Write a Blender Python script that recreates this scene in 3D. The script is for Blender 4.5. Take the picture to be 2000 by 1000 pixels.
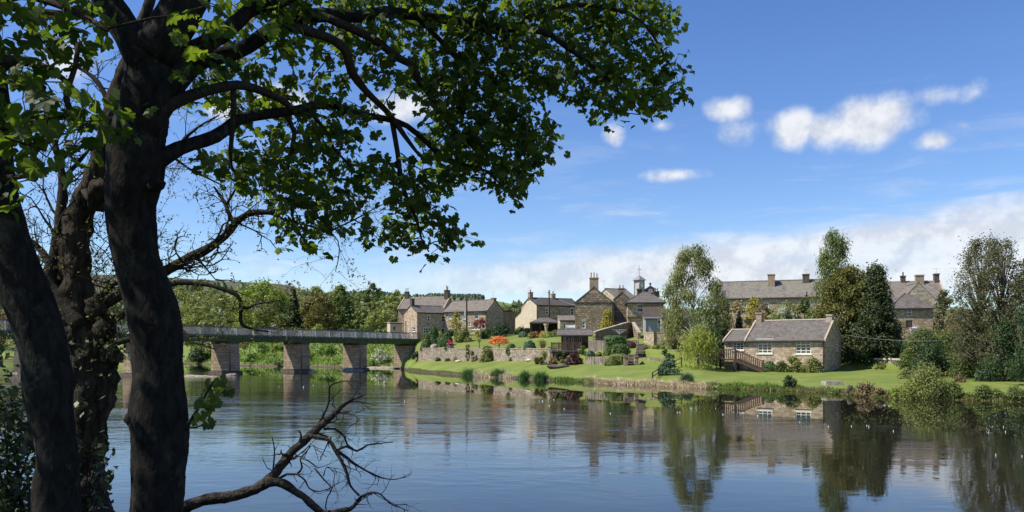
import bpy, math, random
import numpy as np
from mathutils import Vector, Matrix, noise as mnoise

for o in list(bpy.data.objects):
    bpy.data.objects.remove(o)
sc = bpy.context.scene
COL = sc.collection
R = random.Random(11)
RG = np.random.default_rng(11)
PI = math.pi

# ------------------------------------------------------------------ camera, sky, sun, exposure
F, HZ, EYE = 1618.0, 688.0, 3.0          # focal length and horizon of the photograph in its own pixels; eye height over the water
cd = bpy.data.cameras.new('camera')
cam = bpy.data.objects.new('camera', cd)
COL.objects.link(cam)
cam.location = (0, 0, EYE)
cam.rotation_euler = (PI / 2, 0, 0)
cd.sensor_width = 36.0
cd.lens = 36.0 * F / 2000.0
cd.shift_y = (HZ - 500.0) / 2000.0
cd.clip_start = 0.1
cd.clip_end = 6000.0
sc.camera = cam

SUN_EL = math.radians(52)
SUN_AZ = math.atan2(-0.98, -0.19)        # measured from +Y towards +X
TO_SUN = Vector((math.sin(SUN_AZ) * math.cos(SUN_EL), math.cos(SUN_AZ) * math.cos(SUN_EL), math.sin(SUN_EL)))
sd = bpy.data.lights.new('sun', 'SUN')
sd.energy = 5.0
sd.angle = math.radians(0.5)
sd.color = (1.0, 0.94, 0.83)
sun = bpy.data.objects.new('sun', sd)
COL.objects.link(sun)
sun.rotation_euler = TO_SUN.to_track_quat('Z', 'Y').to_euler()

sc.view_settings.view_transform = 'Standard'
sc.view_settings.look = 'None'
sc.view_settings.gamma = 1.0
sc.view_settings.exposure = 0.45
sc.view_settings.use_curve_mapping = False
sc.render.engine = 'CYCLES'
sc.cycles.max_bounces = 6
sc.cycles.transparent_max_bounces = 8


def N(nt, typ, **kw):
    n = nt.nodes.new(typ)
    for k, v in kw.items():
        if k.startswith('i_'):
            n.inputs[k[2:].replace('_', ' ')].default_value = v
        else:
            setattr(n, k, v)
    return n


def mth(nt, op, a, b=None, c=None, clamp=False):
    n = nt.nodes.new('ShaderNodeMath')
    n.operation = op
    n.use_clamp = clamp
    for i, v in enumerate((a, b, c)):
        if v is None:
            continue
        if isinstance(v, (int, float)):
            n.inputs[i].default_value = v
        else:
            nt.links.new(v, n.inputs[i])
    return n.outputs[0]


def smooth(nt, v, lo, hi, t0=0.0, t1=1.0):
    n = nt.nodes.new('ShaderNodeMapRange')
    n.interpolation_type = 'SMOOTHSTEP'
    nt.links.new(v, n.inputs['Value'])
    for k, x in (('From Min', lo), ('From Max', hi), ('To Min', t0), ('To Max', t1)):
        if isinstance(x, (int, float)):
            n.inputs[k].default_value = x
        else:
            nt.links.new(x, n.inputs[k])
    return n.outputs['Result']


def mixc(nt, fac, a, b):
    n = nt.nodes.new('ShaderNodeMix')
    n.data_type = 'RGBA'
    for idx, v in ((0, fac), (6, a), (7, b)):
        if isinstance(v, (int, float)):
            n.inputs[idx].default_value = v
        elif isinstance(v, (tuple, list)):
            n.inputs[idx].default_value = (v[0], v[1], v[2], 1)
        else:
            nt.links.new(v, n.inputs[idx])
    return n.outputs[2]


def az_el(px, py):
    a = math.atan((px - 1000) / F)
    return a, math.atan((HZ - py) / F * math.cos(a))


world = bpy.data.worlds.new('World')
sc.world = world
world.use_nodes = True
nt = world.node_tree
nt.nodes.clear()
wout = N(nt, 'ShaderNodeOutputWorld')
bg = N(nt, 'ShaderNodeBackground')
bg.inputs['Strength'].default_value = 0.118
sky = N(nt, 'ShaderNodeTexSky')
sky.sky_type = 'NISHITA'
sky.sun_disc = False
sky.sun_elevation = SUN_EL
sky.sun_rotation = SUN_AZ
sky.altitude = 0
sky.air_density = 1.0
sky.dust_density = 0.05
sky.ozone_density = 4.0
tc = N(nt, 'ShaderNodeTexCoord')
sep = N(nt, 'ShaderNodeSeparateXYZ')
nt.links.new(tc.outputs['Generated'], sep.inputs[0])
az = mth(nt, 'ARCTAN2', sep.outputs[0], sep.outputs[1])
el = mth(nt, 'ARCSINE', sep.outputs[2])
aev = N(nt, 'ShaderNodeCombineXYZ')
nt.links.new(az, aev.inputs[0])
nt.links.new(el, aev.inputs[1])
nz = N(nt, 'ShaderNodeTexNoise', i_Scale=20.0, i_Detail=9.0, i_Roughness=0.6)
nt.links.new(aev.outputs[0], nz.inputs['Vector'])
# cumulus puffs: soft ellipses broken up by noise
puffs = [(1690, 242, 84, 44, 1.1), (1550, 250, 42, 36, 1.1), (1728, 224, 52, 34, 1.0), (1622, 252, 62, 30, 1.0), (1423, 214, 40, 22, .8),
         (1430, 262, 40, 26, .52), (1200, 262, 22, 20, .74), (1290, 245, 22, 12, .62), (1318, 342, 60, 13, .66), (1822, 276, 46, 18, .8),
         (1835, 186, 60, 18, .42), (1905, 180, 45, 24, .40), (1880, 245, 40, 14, .44), (790, 212, 80, 28, .9), (860, 172, 34, 18, .8), (545, 196, 66, 26, .95),
         (340, 108, 40, 20, .8), (20, 245, 40, 26, .9), (440, 210, 40, 24, .9), (130, 120, 60, 50, .7), (-260, 300, 120, 40, .9), (2300, 250, 120, 40, .9)]
dens = None
for px, py, rx, ry, wgt in puffs:
    a0, e0 = az_el(px, py)
    ca = math.cos(a0)
    s = N(nt, 'ShaderNodeVectorMath', operation='SUBTRACT')
    nt.links.new(aev.outputs[0], s.inputs[0])
    s.inputs[1].default_value = (a0, e0, 0)
    m = N(nt, 'ShaderNodeVectorMath', operation='MULTIPLY')
    nt.links.new(s.outputs[0], m.inputs[0])
    m.inputs[1].default_value = (F / rx / ca / ca, F / ry / ca, 0)
    ln = N(nt, 'ShaderNodeVectorMath', operation='LENGTH')
    nt.links.new(m.outputs[0], ln.inputs[0])
    v = mth(nt, 'MULTIPLY', mth(nt, 'SUBTRACT', 1.65, ln.outputs['Value']), wgt)
    dens = v if dens is None else mth(nt, 'MAXIMUM', dens, v)
cum = smooth(nt, mth(nt, 'ADD', dens, mth(nt, 'MULTIPLY', mth(nt, 'SUBTRACT', nz.outputs[0], 0.5), 1.6)), 0.24, 1.3)
# thin streaked sheet low in the sky, thicker towards +X
st = N(nt, 'ShaderNodeVectorMath', operation='MULTIPLY')
nt.links.new(aev.outputs[0], st.inputs[0])
st.inputs[1].default_value = (2.6, 15.0, 1)
nz2 = N(nt, 'ShaderNodeTexNoise', i_Scale=2.3, i_Detail=8.0, i_Roughness=0.62, i_Distortion=0.5)
nt.links.new(st.outputs[0], nz2.inputs['Vector'])
azc = mth(nt, 'MINIMUM', mth(nt, 'MAXIMUM', az, -0.5), 0.8)
up_e = mth(nt, 'MULTIPLY_ADD', azc, 0.085, 0.108)
lo_e = mth(nt, 'MULTIPLY_ADD', azc, 0.0, 0.068)
wob = mth(nt, 'MULTIPLY', mth(nt, 'SUBTRACT', nz2.outputs[0], 0.5), 0.062)
elw = mth(nt, 'ADD', el, wob)
band = mth(nt, 'MULTIPLY', smooth(nt, elw, mth(nt, 'SUBTRACT', lo_e, 0.016), mth(nt, 'ADD', lo_e, 0.016)),
           smooth(nt, elw, mth(nt, 'SUBTRACT', up_e, 0.014), mth(nt, 'ADD', up_e, 0.016), 1.0, 0.0))
band = mth(nt, 'MULTIPLY', band, smooth(nt, azc, -0.36, 0.2, 0.10, 0.9))
band = mth(nt, 'MULTIPLY', band, smooth(nt, nz2.outputs[0], 0.28, 0.56, 0.78, 1.0))
faint = mth(nt, 'MULTIPLY', smooth(nt, nz2.outputs[0], 0.48, 0.76), smooth(nt, el, 0.03, 0.36, 0.7, 0.0))
band = mth(nt, 'MAXIMUM', band, mth(nt, 'MULTIPLY', faint, 0.8))
tot = mth(nt, 'MAXIMUM', mth(nt, 'MULTIPLY', cum, 0.93), band, clamp=True)
sh = N(nt, 'ShaderNodeVectorMath', operation='ADD')
nt.links.new(aev.outputs[0], sh.inputs[0])
sh.inputs[1].default_value = (-0.007, 0.016, 0)
nz3 = N(nt, 'ShaderNodeTexNoise', i_Scale=20.0, i_Detail=9.0, i_Roughness=0.6)
nt.links.new(sh.outputs[0], nz3.inputs['Vector'])
ccol = mixc(nt, smooth(nt, mth(nt, 'SUBTRACT', nz.outputs[0], nz3.outputs[0]), -0.14, 0.12), (4.3, 4.5, 5.0), (5.8, 5.9, 6.05))  # cloud light and shade painted by comparing noise with a sunward-shifted copy
hs = N(nt, 'ShaderNodeHueSaturation', i_Hue=0.512, i_Saturation=1.18, i_Value=1.0)
nt.links.new(sky.outputs[0], hs.inputs['Color'])
fin = mixc(nt, tot, hs.outputs[0], ccol)
nt.links.new(fin, bg.inputs['Color'])
nt.links.new(bg.outputs[0], wout.inputs[0])


# ------------------------------------------------------------------ projection helpers (metres in the world)
def wx(px, Y):
    return (px - 1000.0) / F * Y


def wz(py, Y):
    return EYE - (py - HZ) / F * Y


def P(px, py, Y):
    return Vector((wx(px, Y), Y, wz(py, Y)))


# ------------------------------------------------------------------ materials
MATS = {}


def new_mat(name):
    m = bpy.data.materials.new(name)
    m.use_nodes = True
    t = m.node_tree
    t.nodes.clear()
    o = N(t, 'ShaderNodeOutputMaterial')
    b = N(t, 'ShaderNodeBsdfPrincipled')
    t.links.new(b.outputs[0], o.inputs[0])
    MATS[name] = m
    return m, t, b, o


def plain(name, c1, c2=None, rough=0.8, scale=4.0, bump=0.0, bscale=None, spec=0.3, metal=0.0, coord='Object', detail=6.0):
    m, t, b, o = new_mat(name)
    b.inputs['Roughness'].default_value = rough
    b.inputs['Specular IOR Level'].default_value = spec
    b.inputs['Metallic'].default_value = metal
    if c2 is None:
        c2 = tuple(x * 0.75 for x in c1)
    co = N(t, 'ShaderNodeTexCoord')
    n1 = N(t, 'ShaderNodeTexNoise', i_Scale=scale, i_Detail=detail, i_Roughness=0.62)
    t.links.new(co.outputs[coord], n1.inputs['Vector'])
    t.links.new(mixc(t, smooth(t, n1.outputs[0], 0.32, 0.68), c1, c2), b.inputs['Base Color'])
    if bump:
        n2 = N(t, 'ShaderNodeTexNoise', i_Scale=bscale or scale * 4, i_Detail=6.0)
        t.links.new(co.outputs[coord], n2.inputs['Vector'])
        bp = N(t, 'ShaderNodeBump', i_Strength=bump, i_Distance=0.05)
        t.links.new(n2.outputs[0], bp.inputs['Height'])
        t.links.new(bp.outputs[0], b.inputs['Normal'])
    return m


def stone(name, c1, c2, c3, mortar, row=0.2, width=0.42, gap=0.018, bump=0.9, distort=0.06, dist=0.05):
    """coursed rubble: brick courses bent by noise, stone colour varying stone by stone"""
    m, t, b, o = new_mat(name)
    b.inputs['Roughness'].default_value = 0.9
    b.inputs['Specular IOR Level'].default_value = 0.15
    uv = N(t, 'ShaderNodeUVMap')
    nd = N(t, 'ShaderNodeTexNoise', i_Scale=1.7, i_Detail=3.0)
    t.links.new(uv.outputs[0], nd.inputs['Vector'])
    sb = N(t, 'ShaderNodeVectorMath', operation='SUBTRACT')
    t.links.new(nd.outputs['Color'], sb.inputs[0])
    sb.inputs[1].default_value = (0.5, 0.5, 0.5)
    ma = N(t, 'ShaderNodeVectorMath', operation='MULTIPLY_ADD')
    t.links.new(sb.outputs[0], ma.inputs[0])
    ma.inputs[1].default_value = (distort * 6, distort * 3, 0)
    t.links.new(uv.outputs[0], ma.inputs[2])
    br = N(t, 'ShaderNodeTexBrick', offset=0.45, squash=0.8, squash_frequency=3)
    br.inputs['Scale'].default_value = 1.0
    br.inputs['Brick Width'].default_value = width
    br.inputs['Row Height'].default_value = row
    br.inputs['Mortar Size'].default_value = gap
    br.inputs['Mortar Smooth'].default_value = 0.4
    br.inputs['Bias'].default_value = 0.0
    br.inputs['Color1'].default_value = (0, 0, 0, 1)
    br.inputs['Color2'].default_value = (1, 1, 1, 1)
    br.inputs['Mortar'].default_value = (0.5, 0.5, 0.5, 1)
    t.links.new(ma.outputs[0], br.inputs['Vector'])
    n1 = N(t, 'ShaderNodeTexNoise', i_Scale=0.55, i_Detail=5.0)
    t.links.new(uv.outputs[0], n1.inputs['Vector'])
    n2 = N(t, 'ShaderNodeTexNoise', i_Scale=9.0, i_Detail=6.0, i_Roughness=0.7)
    t.links.new(uv.outputs[0], n2.inputs['Vector'])
    n3 = N(t, 'ShaderNodeTexNoise', i_Scale=2.6, i_Detail=2.0)
    t.links.new(uv.outputs[0], n3.inputs['Vector'])
    base = mixc(t, br.outputs['Color'], tuple(x * .62 for x in c1), tuple(x * 1.12 for x in c2))
    base = mixc(t, mth(t, 'MULTIPLY', smooth(t, n1.outputs[0], 0.42, 0.7), 0.6), base, c3)
    base = mixc(t, mth(t, 'MULTIPLY', smooth(t, n3.outputs[0], 0.52, 0.66), 0.6), base, tuple(x * .5 for x in c1))
    base = mixc(t, mth(t, 'MULTIPLY', smooth(t, n2.outputs[0], 0.5, 0.75), 0.5), base, tuple(x * 0.55 for x in c1))
    base = mixc(t, br.outputs['Fac'], base, mortar)
    t.links.new(base, b.inputs['Base Color'])
    hgt = mth(t, 'ADD', mth(t, 'MULTIPLY', br.outputs['Fac'], -1.0), mth(t, 'MULTIPLY', n2.outputs[0], 0.8))
    bp = N(t, 'ShaderNodeBump', i_Strength=bump, i_Distance=dist)
    t.links.new(hgt, bp.inputs['Height'])
    t.links.new(bp.outputs[0], b.inputs['Normal'])
    return m


def slate(name, c1, c2, c3, row=0.24, width=0.32):
    m, t, b, o = new_mat(name)
    b.inputs['Roughness'].default_value = 0.8
    b.inputs['Specular IOR Level'].default_value = 0.15
    uv = N(t, 'ShaderNodeUVMap')
    br = N(t, 'ShaderNodeTexBrick', offset=0.5)
    br.inputs['Scale'].default_value = 1.0
    br.inputs['Brick Width'].default_value = width
    br.inputs['Row Height'].default_value = row
    br.inputs['Mortar Size'].default_value = 0.012
    br.inputs['Color1'].default_value = (0, 0, 0, 1)
    br.inputs['Color2'].default_value = (1, 1, 1, 1)
    t.links.new(uv.outputs[0], br.inputs['Vector'])
    n1 = N(t, 'ShaderNodeTexNoise', i_Scale=0.5, i_Detail=7.0, i_Roughness=0.65)
    mp = N(t, 'ShaderNodeMapping')
    mp.inputs['Scale'].default_value = (1.6, .45, 1)
    t.links.new(uv.outputs[0], mp.inputs[0])
    t.links.new(mp.outputs[0], n1.inputs['Vector'])
    base = mixc(t, br.outputs['Color'], tuple(x * .8 for x in c1), tuple(x * 1.12 for x in c2))
    base = mixc(t, mth(t, 'MULTIPLY', smooth(t, n1.outputs[0], 0.4, 0.68), 0.8), base, c3)
    base = mixc(t, mth(t, 'MULTIPLY', smooth(t, n1.outputs[0], 0.5, 0.3), 0.45), base, tuple(x * .6 for x in c1))
    base = mixc(t, br.outputs['Fac'], base, tuple(x * 0.5 for x in c1))
    t.links.new(base, b.inputs['Base Color'])
    bp = N(t, 'ShaderNodeBump', i_Strength=0.6, i_Distance=0.02)
    t.links.new(mth(t, 'SUBTRACT', mth(t, 'MULTIPLY', br.outputs['Color'], 0.4), br.outputs['Fac']), bp.inputs['Height'])
    t.links.new(bp.outputs[0], b.inputs['Normal'])
    return m


def leafmat(name, c1, c2, trans=0.35, tint=(1.25, 1.35, 0.6), rough=0.5, spec=0.25):
    if name not in ('leaf_sycamore', 'leaf_ivy', 'leaf_bud'):
        c1, c2 = tuple(x * 1.3 for x in c1), tuple(x * 1.3 for x in c2)
    m, t, b, o = new_mat(name)
    b.inputs['Roughness'].default_value = rough
    b.inputs['Specular IOR Level'].default_value = spec
    g = N(t, 'ShaderNodeNewGeometry')
    co = N(t, 'ShaderNodeTexCoord')
    n1 = N(t, 'ShaderNodeTexNoise', i_Scale=0.6, i_Detail=2.0)
    t.links.new(co.outputs['Object'], n1.inputs['Vector'])
    oi = N(t, 'ShaderNodeObjectInfo')
    rnd = mth(t, 'FRACT', mth(t, 'ADD', g.outputs['Random Per Island'], mth(t, 'MULTIPLY', oi.outputs['Random'], 7.0)))
    f = mth(t, 'ADD', mth(t, 'MULTIPLY', rnd, 0.65), mth(t, 'MULTIPLY', smooth(t, n1.outputs[0], 0.3, 0.7), 0.35))
    c = mixc(t, f, c1, c2)
    t.links.new(c, b.inputs['Base Color'])
    tr = N(t, 'ShaderNodeBsdfTranslucent')
    mm = N(t, 'ShaderNodeVectorMath', operation='MULTIPLY')
    t.links.new(c, mm.inputs[0])
    mm.inputs[1].default_value = tint
    t.links.new(mm.outputs[0], tr.inputs['Color'])
    mx = N(t, 'ShaderNodeMixShader')
    mx.inputs[0].default_value = trans
    t.links.new(b.outputs[0], mx.inputs[1])
    t.links.new(tr.outputs[0], mx.inputs[2])
    t.links.new(mx.outputs[0], o.inputs[0])
    return m


stone('rubble_warm', (.48, .365, .25), (.62, .49, .35), (.50, .34, .21), (.38, .31, .24), row=0.19, width=0.46)
stone('rubble_buff', (.44, .34, .22), (.56, .45, .305), (.33, .26, .18), (.32, .27, .20), row=0.22, width=0.5)
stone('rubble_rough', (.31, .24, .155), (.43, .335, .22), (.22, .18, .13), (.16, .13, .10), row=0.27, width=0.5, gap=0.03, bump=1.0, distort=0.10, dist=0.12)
stone('rubble_brown', (.40, .30, .20), (.50, .385, .265), (.36, .25, .18), (.30, .25, .2), row=0.22, width=0.5)
stone('ashlar', (.43, .36, .26), (.52, .45, .33), (.38, .31, .22), (.3, .25, .19), row=0.3, width=0.62, gap=0.012, distort=0.01, bump=0.5)
stone('wall_stone', (.38, .31, .23), (.52, .44, .34), (.30, .25, .2), (.22, .18, .14), row=0.17, width=0.36, gap=0.022, bump=1.0, distort=0.09, dist=0.08)
stone('drystone', (.34, .30, .24), (.50, .45, .37), (.24, .2, .15), (.08, .07, .05), row=0.19, width=0.34, gap=0.03, bump=1.0, distort=0.16, dist=0.12)
slate('slate_brown', (.172, .146, .125), (.232, .2, .174), (.195, .17, .14))
slate('slate_grey', (.128, .112, .10), (.172, .152, .138), (.148, .132, .115))
slate('slate_mossy', (.17, .155, .14), (.22, .2, .175), (.21, .2, .14))
slate('slate_dark', (.075, .068, .063), (.11, .10, .092), (.10, .09, .08))
slate('cedar_shingle', (.075, .06, .05), (.11, .09, .075), (.09, .075, .06), row=0.16, width=0.9)
plain('white_paint', (.80, .79, .76), (.70, .69, .66), rough=0.45, scale=3)
plain('cream_paint', (.80, .77, .66), (.72, .69, .58), rough=0.45, scale=3)
plain('black_paint', (.02, .02, .022), (.03, .03, .03), rough=0.5)
plain('coping', (.44, .37, .27), (.34, .28, .2), scale=3, bump=0.4)
plain('soot_shade_stone', (.055, .045, .038), (.13, .105, .08), scale=3.5, bump=0.5)  # sooty masonry; its dark tone also paints shade on the step risers
plain('chimney_stone', (.36, .28, .19), (.24, .18, .13), scale=2.6, bump=0.5)
plain('terracotta', (.42, .24, .15), (.3, .17, .11), scale=6)
plain('buff_pot', (.56, .46, .32), (.42, .33, .22), scale=6)
plain('glass', (.012, .014, .016), (.03, .032, .035), rough=0.06, scale=0.8, spec=0.6)
plain('lead', (.27, .26, .26), (.2, .195, .2), rough=0.5, scale=2)
plain('steel_grey', (.15, .16, .175), (.115, .125, .14), rough=0.5, scale=2.5)
plain('steel_light', (.42, .44, .46), (.34, .36, .38), rough=0.5, scale=2.5)
plain('steel_dark', (.12, .135, .15), (.09, .10, .11), rough=0.55, scale=2.5)
plain('girder_green', (.075, .115, .028), (.05, .065, .03), rough=0.6, scale=1.2)
plain('timber_dark', (.07, .045, .032), (.045, .03, .022), scale=5, bump=0.3)
plain('timber_brown', (.20, .125, .085), (.13, .08, .055), scale=5, bump=0.3)
plain('timber_stair', (.085, .058, .042), (.05, .034, .026), scale=5, bump=0.3)
plain('timber_grey', (.34, .29, .22), (.22, .185, .14), scale=4, bump=0.4)
plain('timber_black', (.028, .024, .022), (.04, .034, .03), scale=4)
plain('render_cream', (.56, .48, .35), (.50, .42, .30), scale=0.9, bump=0.15, bscale=12)
plain('render_grey', (.33, .32, .30), (.27, .26, .25), scale=0.9, bump=0.15)
plain('render_white', (.48, .46, .42), (.40, .385, .35), scale=0.9)
plain('brick_red', (.36, .17, .11), (.27, .13, .09), scale=7)
plain('rock', (.33, .29, .24), (.20, .175, .15), scale=1.6, bump=0.8, bscale=5)
plain('pale_rock', (.62, .57, .48), (.46, .42, .35), scale=2.5, bump=0.6, bscale=6)
plain('soil', (.10, .07, .045), (.055, .04, .028), scale=1.3, bump=0.7)
plain('cloth_white', (.75, .72, .76), (.62, .5, .66), scale=5)
plain('feather_white', (.72, .72, .71), (.62, .62, .62), scale=9)
plain('feather_grey', (.30, .32, .35), (.25, .27, .3), scale=9)
plain('beak', (.6, .36, .05), rough=0.4)
plain('foam', (.75, .77, .80), (.6, .62, .66), scale=20)
plain('birch_bark', (.55, .53, .48), (.22, .2, .17), scale=5)
plain('bark_far', (.13, .105, .08), (.075, .06, .045), scale=3)
plain('dead_wood', (.048, .039, .029), (.016, .013, .010), scale=9, bump=0.9, bscale=30)
plain('moor', (.105, .09, .05), (.065, .075, .03), scale=0.012, coord='Object')
plain('far_field', (.15, .20, .065), (.085, .125, .045), scale=0.012)
plain('dead_grass', (.46, .38, .25), (.34, .28, .18), scale=1.5)
plain('gravel_shoal', (.32, .28, .22), (.22, .19, .15), scale=3, bump=0.6, bscale=9)
plain('paving', (.36, .33, .28), (.27, .25, .21), scale=2, bump=0.3)


def lawn_mat(name, c1, c2, c3, s1=0.35, s2=9.0, bump=0.5):
    m, t, b, o = new_mat(name)
    b.inputs['Roughness'].default_value = 0.85
    b.inputs['Specular IOR Level'].default_value = 0.15
    co = N(t, 'ShaderNodeTexCoord')
    n1 = N(t, 'ShaderNodeTexNoise', i_Scale=s1, i_Detail=5.0)
    n2 = N(t, 'ShaderNodeTexNoise', i_Scale=s2, i_Detail=4.0)
    for n in (n1, n2):
        t.links.new(co.outputs['Object'], n.inputs['Vector'])
    c = mixc(t, smooth(t, n1.outputs[0], 0.35, 0.65), c1, c2)
    c = mixc(t, mth(t, 'MULTIPLY', smooth(t, n2.outputs[0], 0.45, 0.7), 0.6), c, c3)
    n3 = N(t, 'ShaderNodeTexNoise', i_Scale=s1 * 3.3, i_Detail=6.0, i_Roughness=0.7)
    t.links.new(co.outputs['Object'], n3.inputs['Vector'])
    c = mixc(t, mth(t, 'MULTIPLY', smooth(t, n3.outputs[0], 0.52, 0.7), 0.5), c, tuple(x * q for x, q in zip(c2, (1.25, 1.0, 1.3))))
    c = mixc(t, mth(t, 'MULTIPLY', smooth(t, n3.outputs[0], 0.46, 0.3), 0.5), c, tuple(x * .68 for x in c3))
    t.links.new(c, b.inputs['Base Color'])
    bp = N(t, 'ShaderNodeBump', i_Strength=bump, i_Distance=0.08)
    t.links.new(n2.outputs[0], bp.inputs['Height'])
    t.links.new(bp.outputs[0], b.inputs['Normal'])
    return m


lawn_mat('lawn', (.135, .178, .034), (.182, .220, .052), (.105, .145, .029))
lawn_mat('rough_grass', (.125, .165, .036), (.175, .215, .055), (.07, .11, .025), s1=0.25, s2=3.0, bump=0.9)
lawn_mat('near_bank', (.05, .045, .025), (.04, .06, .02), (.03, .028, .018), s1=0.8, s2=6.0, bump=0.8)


def bark_mat(name, c1, c2, c3, scale=3.0, bump=0.8, stretch=0.25, moss=0.6):
    m, t, b, o = new_mat(name)
    b.inputs['Roughness'].default_value = 0.92
    b.inputs['Specular IOR Level'].default_value = 0.1
    co = N(t, 'ShaderNodeTexCoord')
    mp = N(t, 'ShaderNodeMapping')
    mp.inputs['Scale'].default_value = (1, 1, stretch)
    t.links.new(co.outputs['Object'], mp.inputs[0])
    n1 = N(t, 'ShaderNodeTexNoise', i_Scale=scale * 5, i_Detail=9.0, i_Roughness=0.68, i_Distortion=0.6)
    t.links.new(mp.outputs[0], n1.inputs['Vector'])
    n2 = N(t, 'ShaderNodeTexNoise', i_Scale=scale, i_Detail=6.0, i_Roughness=0.7)
    t.links.new(co.outputs['Object'], n2.inputs['Vector'])
    vo = N(t, 'ShaderNodeTexVoronoi', feature='DISTANCE_TO_EDGE', i_Scale=scale * 5)
    t.links.new(mp.outputs[0], vo.inputs['Vector'])
    c = mixc(t, smooth(t, n1.outputs[0], 0.35, 0.68), c1, c2)
    c = mixc(t, mth(t, 'MULTIPLY', smooth(t, n2.outputs[0], 0.55, 0.68), moss), c, c3)
    t.links.new(c, b.inputs['Base Color'])
    h = mth(t, 'ADD', n1.outputs[0], mth(t, 'MULTIPLY', smooth(t, vo.outputs['Distance'], 0.0, 0.12), 0.12))
    bp = N(t, 'ShaderNodeBump', i_Strength=bump, i_Distance=0.03)
    t.links.new(h, bp.inputs['Height'])
    t.links.new(bp.outputs[0], b.inputs['Normal'])
    return m


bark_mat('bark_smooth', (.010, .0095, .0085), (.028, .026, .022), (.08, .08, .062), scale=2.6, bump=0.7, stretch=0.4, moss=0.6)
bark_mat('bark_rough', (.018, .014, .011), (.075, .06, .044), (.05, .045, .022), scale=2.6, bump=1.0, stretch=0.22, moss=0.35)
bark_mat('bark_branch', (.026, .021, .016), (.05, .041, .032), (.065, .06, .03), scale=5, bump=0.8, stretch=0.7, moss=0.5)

leafmat('leaf_sycamore', (.022, .042, .012), (.070, .105, .020), trans=0.48, tint=(3.8, 3.6, 1.1), rough=0.55, spec=0.2)
leafmat('leaf_bud', (.14, .13, .05), (.20, .20, .07), trans=0.4)
leafmat('leaf_ivy', (.035, .055, .018), (.075, .10, .03), trans=0.15, spec=0.4)
leafmat('leaf_bright', (.14, .18, .03), (.21, .25, .05), trans=0.35)
leafmat('leaf_green', (.085, .115, .028), (.135, .165, .045), trans=0.3)
leafmat('leaf_mid', (.06, .085, .024), (.11, .135, .04), trans=0.3)
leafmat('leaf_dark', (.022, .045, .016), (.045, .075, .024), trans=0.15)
leafmat('leaf_clip', (.04, .075, .02), (.07, .115, .03), trans=0.15)
leafmat('leaf_conifer', (.020, .031, .010), (.045, .058, .018), trans=0.08)
leafmat('leaf_bluegreen', (.045, .085, .045), (.08, .125, .065), trans=0.15)
leafmat('leaf_olive', (.135, .15, .042), (.195, .21, .066), trans=0.3)
leafmat('leaf_brown', (.15, .105, .055), (.20, .15, .08), trans=0.3)
leafmat('leaf_tan', (.24, .18, .095), (.30, .25, .13), trans=0.3)
leafmat('leaf_copper', (.095, .08, .022), (.15, .125, .032), trans=0.25)
leafmat('leaf_gold', (.22, .19, .03), (.31, .265, .05), trans=0.25)
leafmat('leaf_goldbrown', (.068, .078, .02), (.13, .118, .028), trans=0.25)
leafmat('leaf_orange', (.50, .17, .055), (.62, .26, .09), trans=0.3, tint=(1.2, 1.0, .8))
leafmat('leaf_red', (.14, .025, .03), (.22, .05, .05), trans=0.25, tint=(1.2, .9, .9))
leafmat('leaf_purple', (.055, .02, .026), (.10, .04, .045), trans=0.25, tint=(1.2, .9, .9))
leafmat('flower_pink', (.40, .06, .12), (.26, .04, .08), trans=0.2, tint=(1.1, 1, 1))
leafmat('flower_white', (.16, .20, .08), (.46, .46, .36), trans=0.3, tint=(1, 1, 1))
leafmat('leaf_birch', (.13, .145, .055), (.19, .20, .085), trans=0.4)
leafmat('leaf_willow', (.19, .21, .04), (.26, .28, .065), trans=0.4)
leafmat('leaf_alder', (.075, .08, .04), (.125, .125, .062), trans=0.3)
leafmat('leaf_reed', (.045, .105, .03), (.085, .155, .05), trans=0.25)
leafmat('leaf_straw', (.44, .36, .23), (.56, .47, .32), trans=0.25, tint=(1, 1, .9))
leafmat('leaf_grassblade', (.085, .145, .025), (.155, .22, .05), trans=0.3)
leafmat('leaf_forest', (.025, .045, .025), (.045, .07, .032), trans=0.05)
leafmat('leaf_forest_light', (.07, .11, .04), (.12, .16, .06), trans=0.2)


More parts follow.
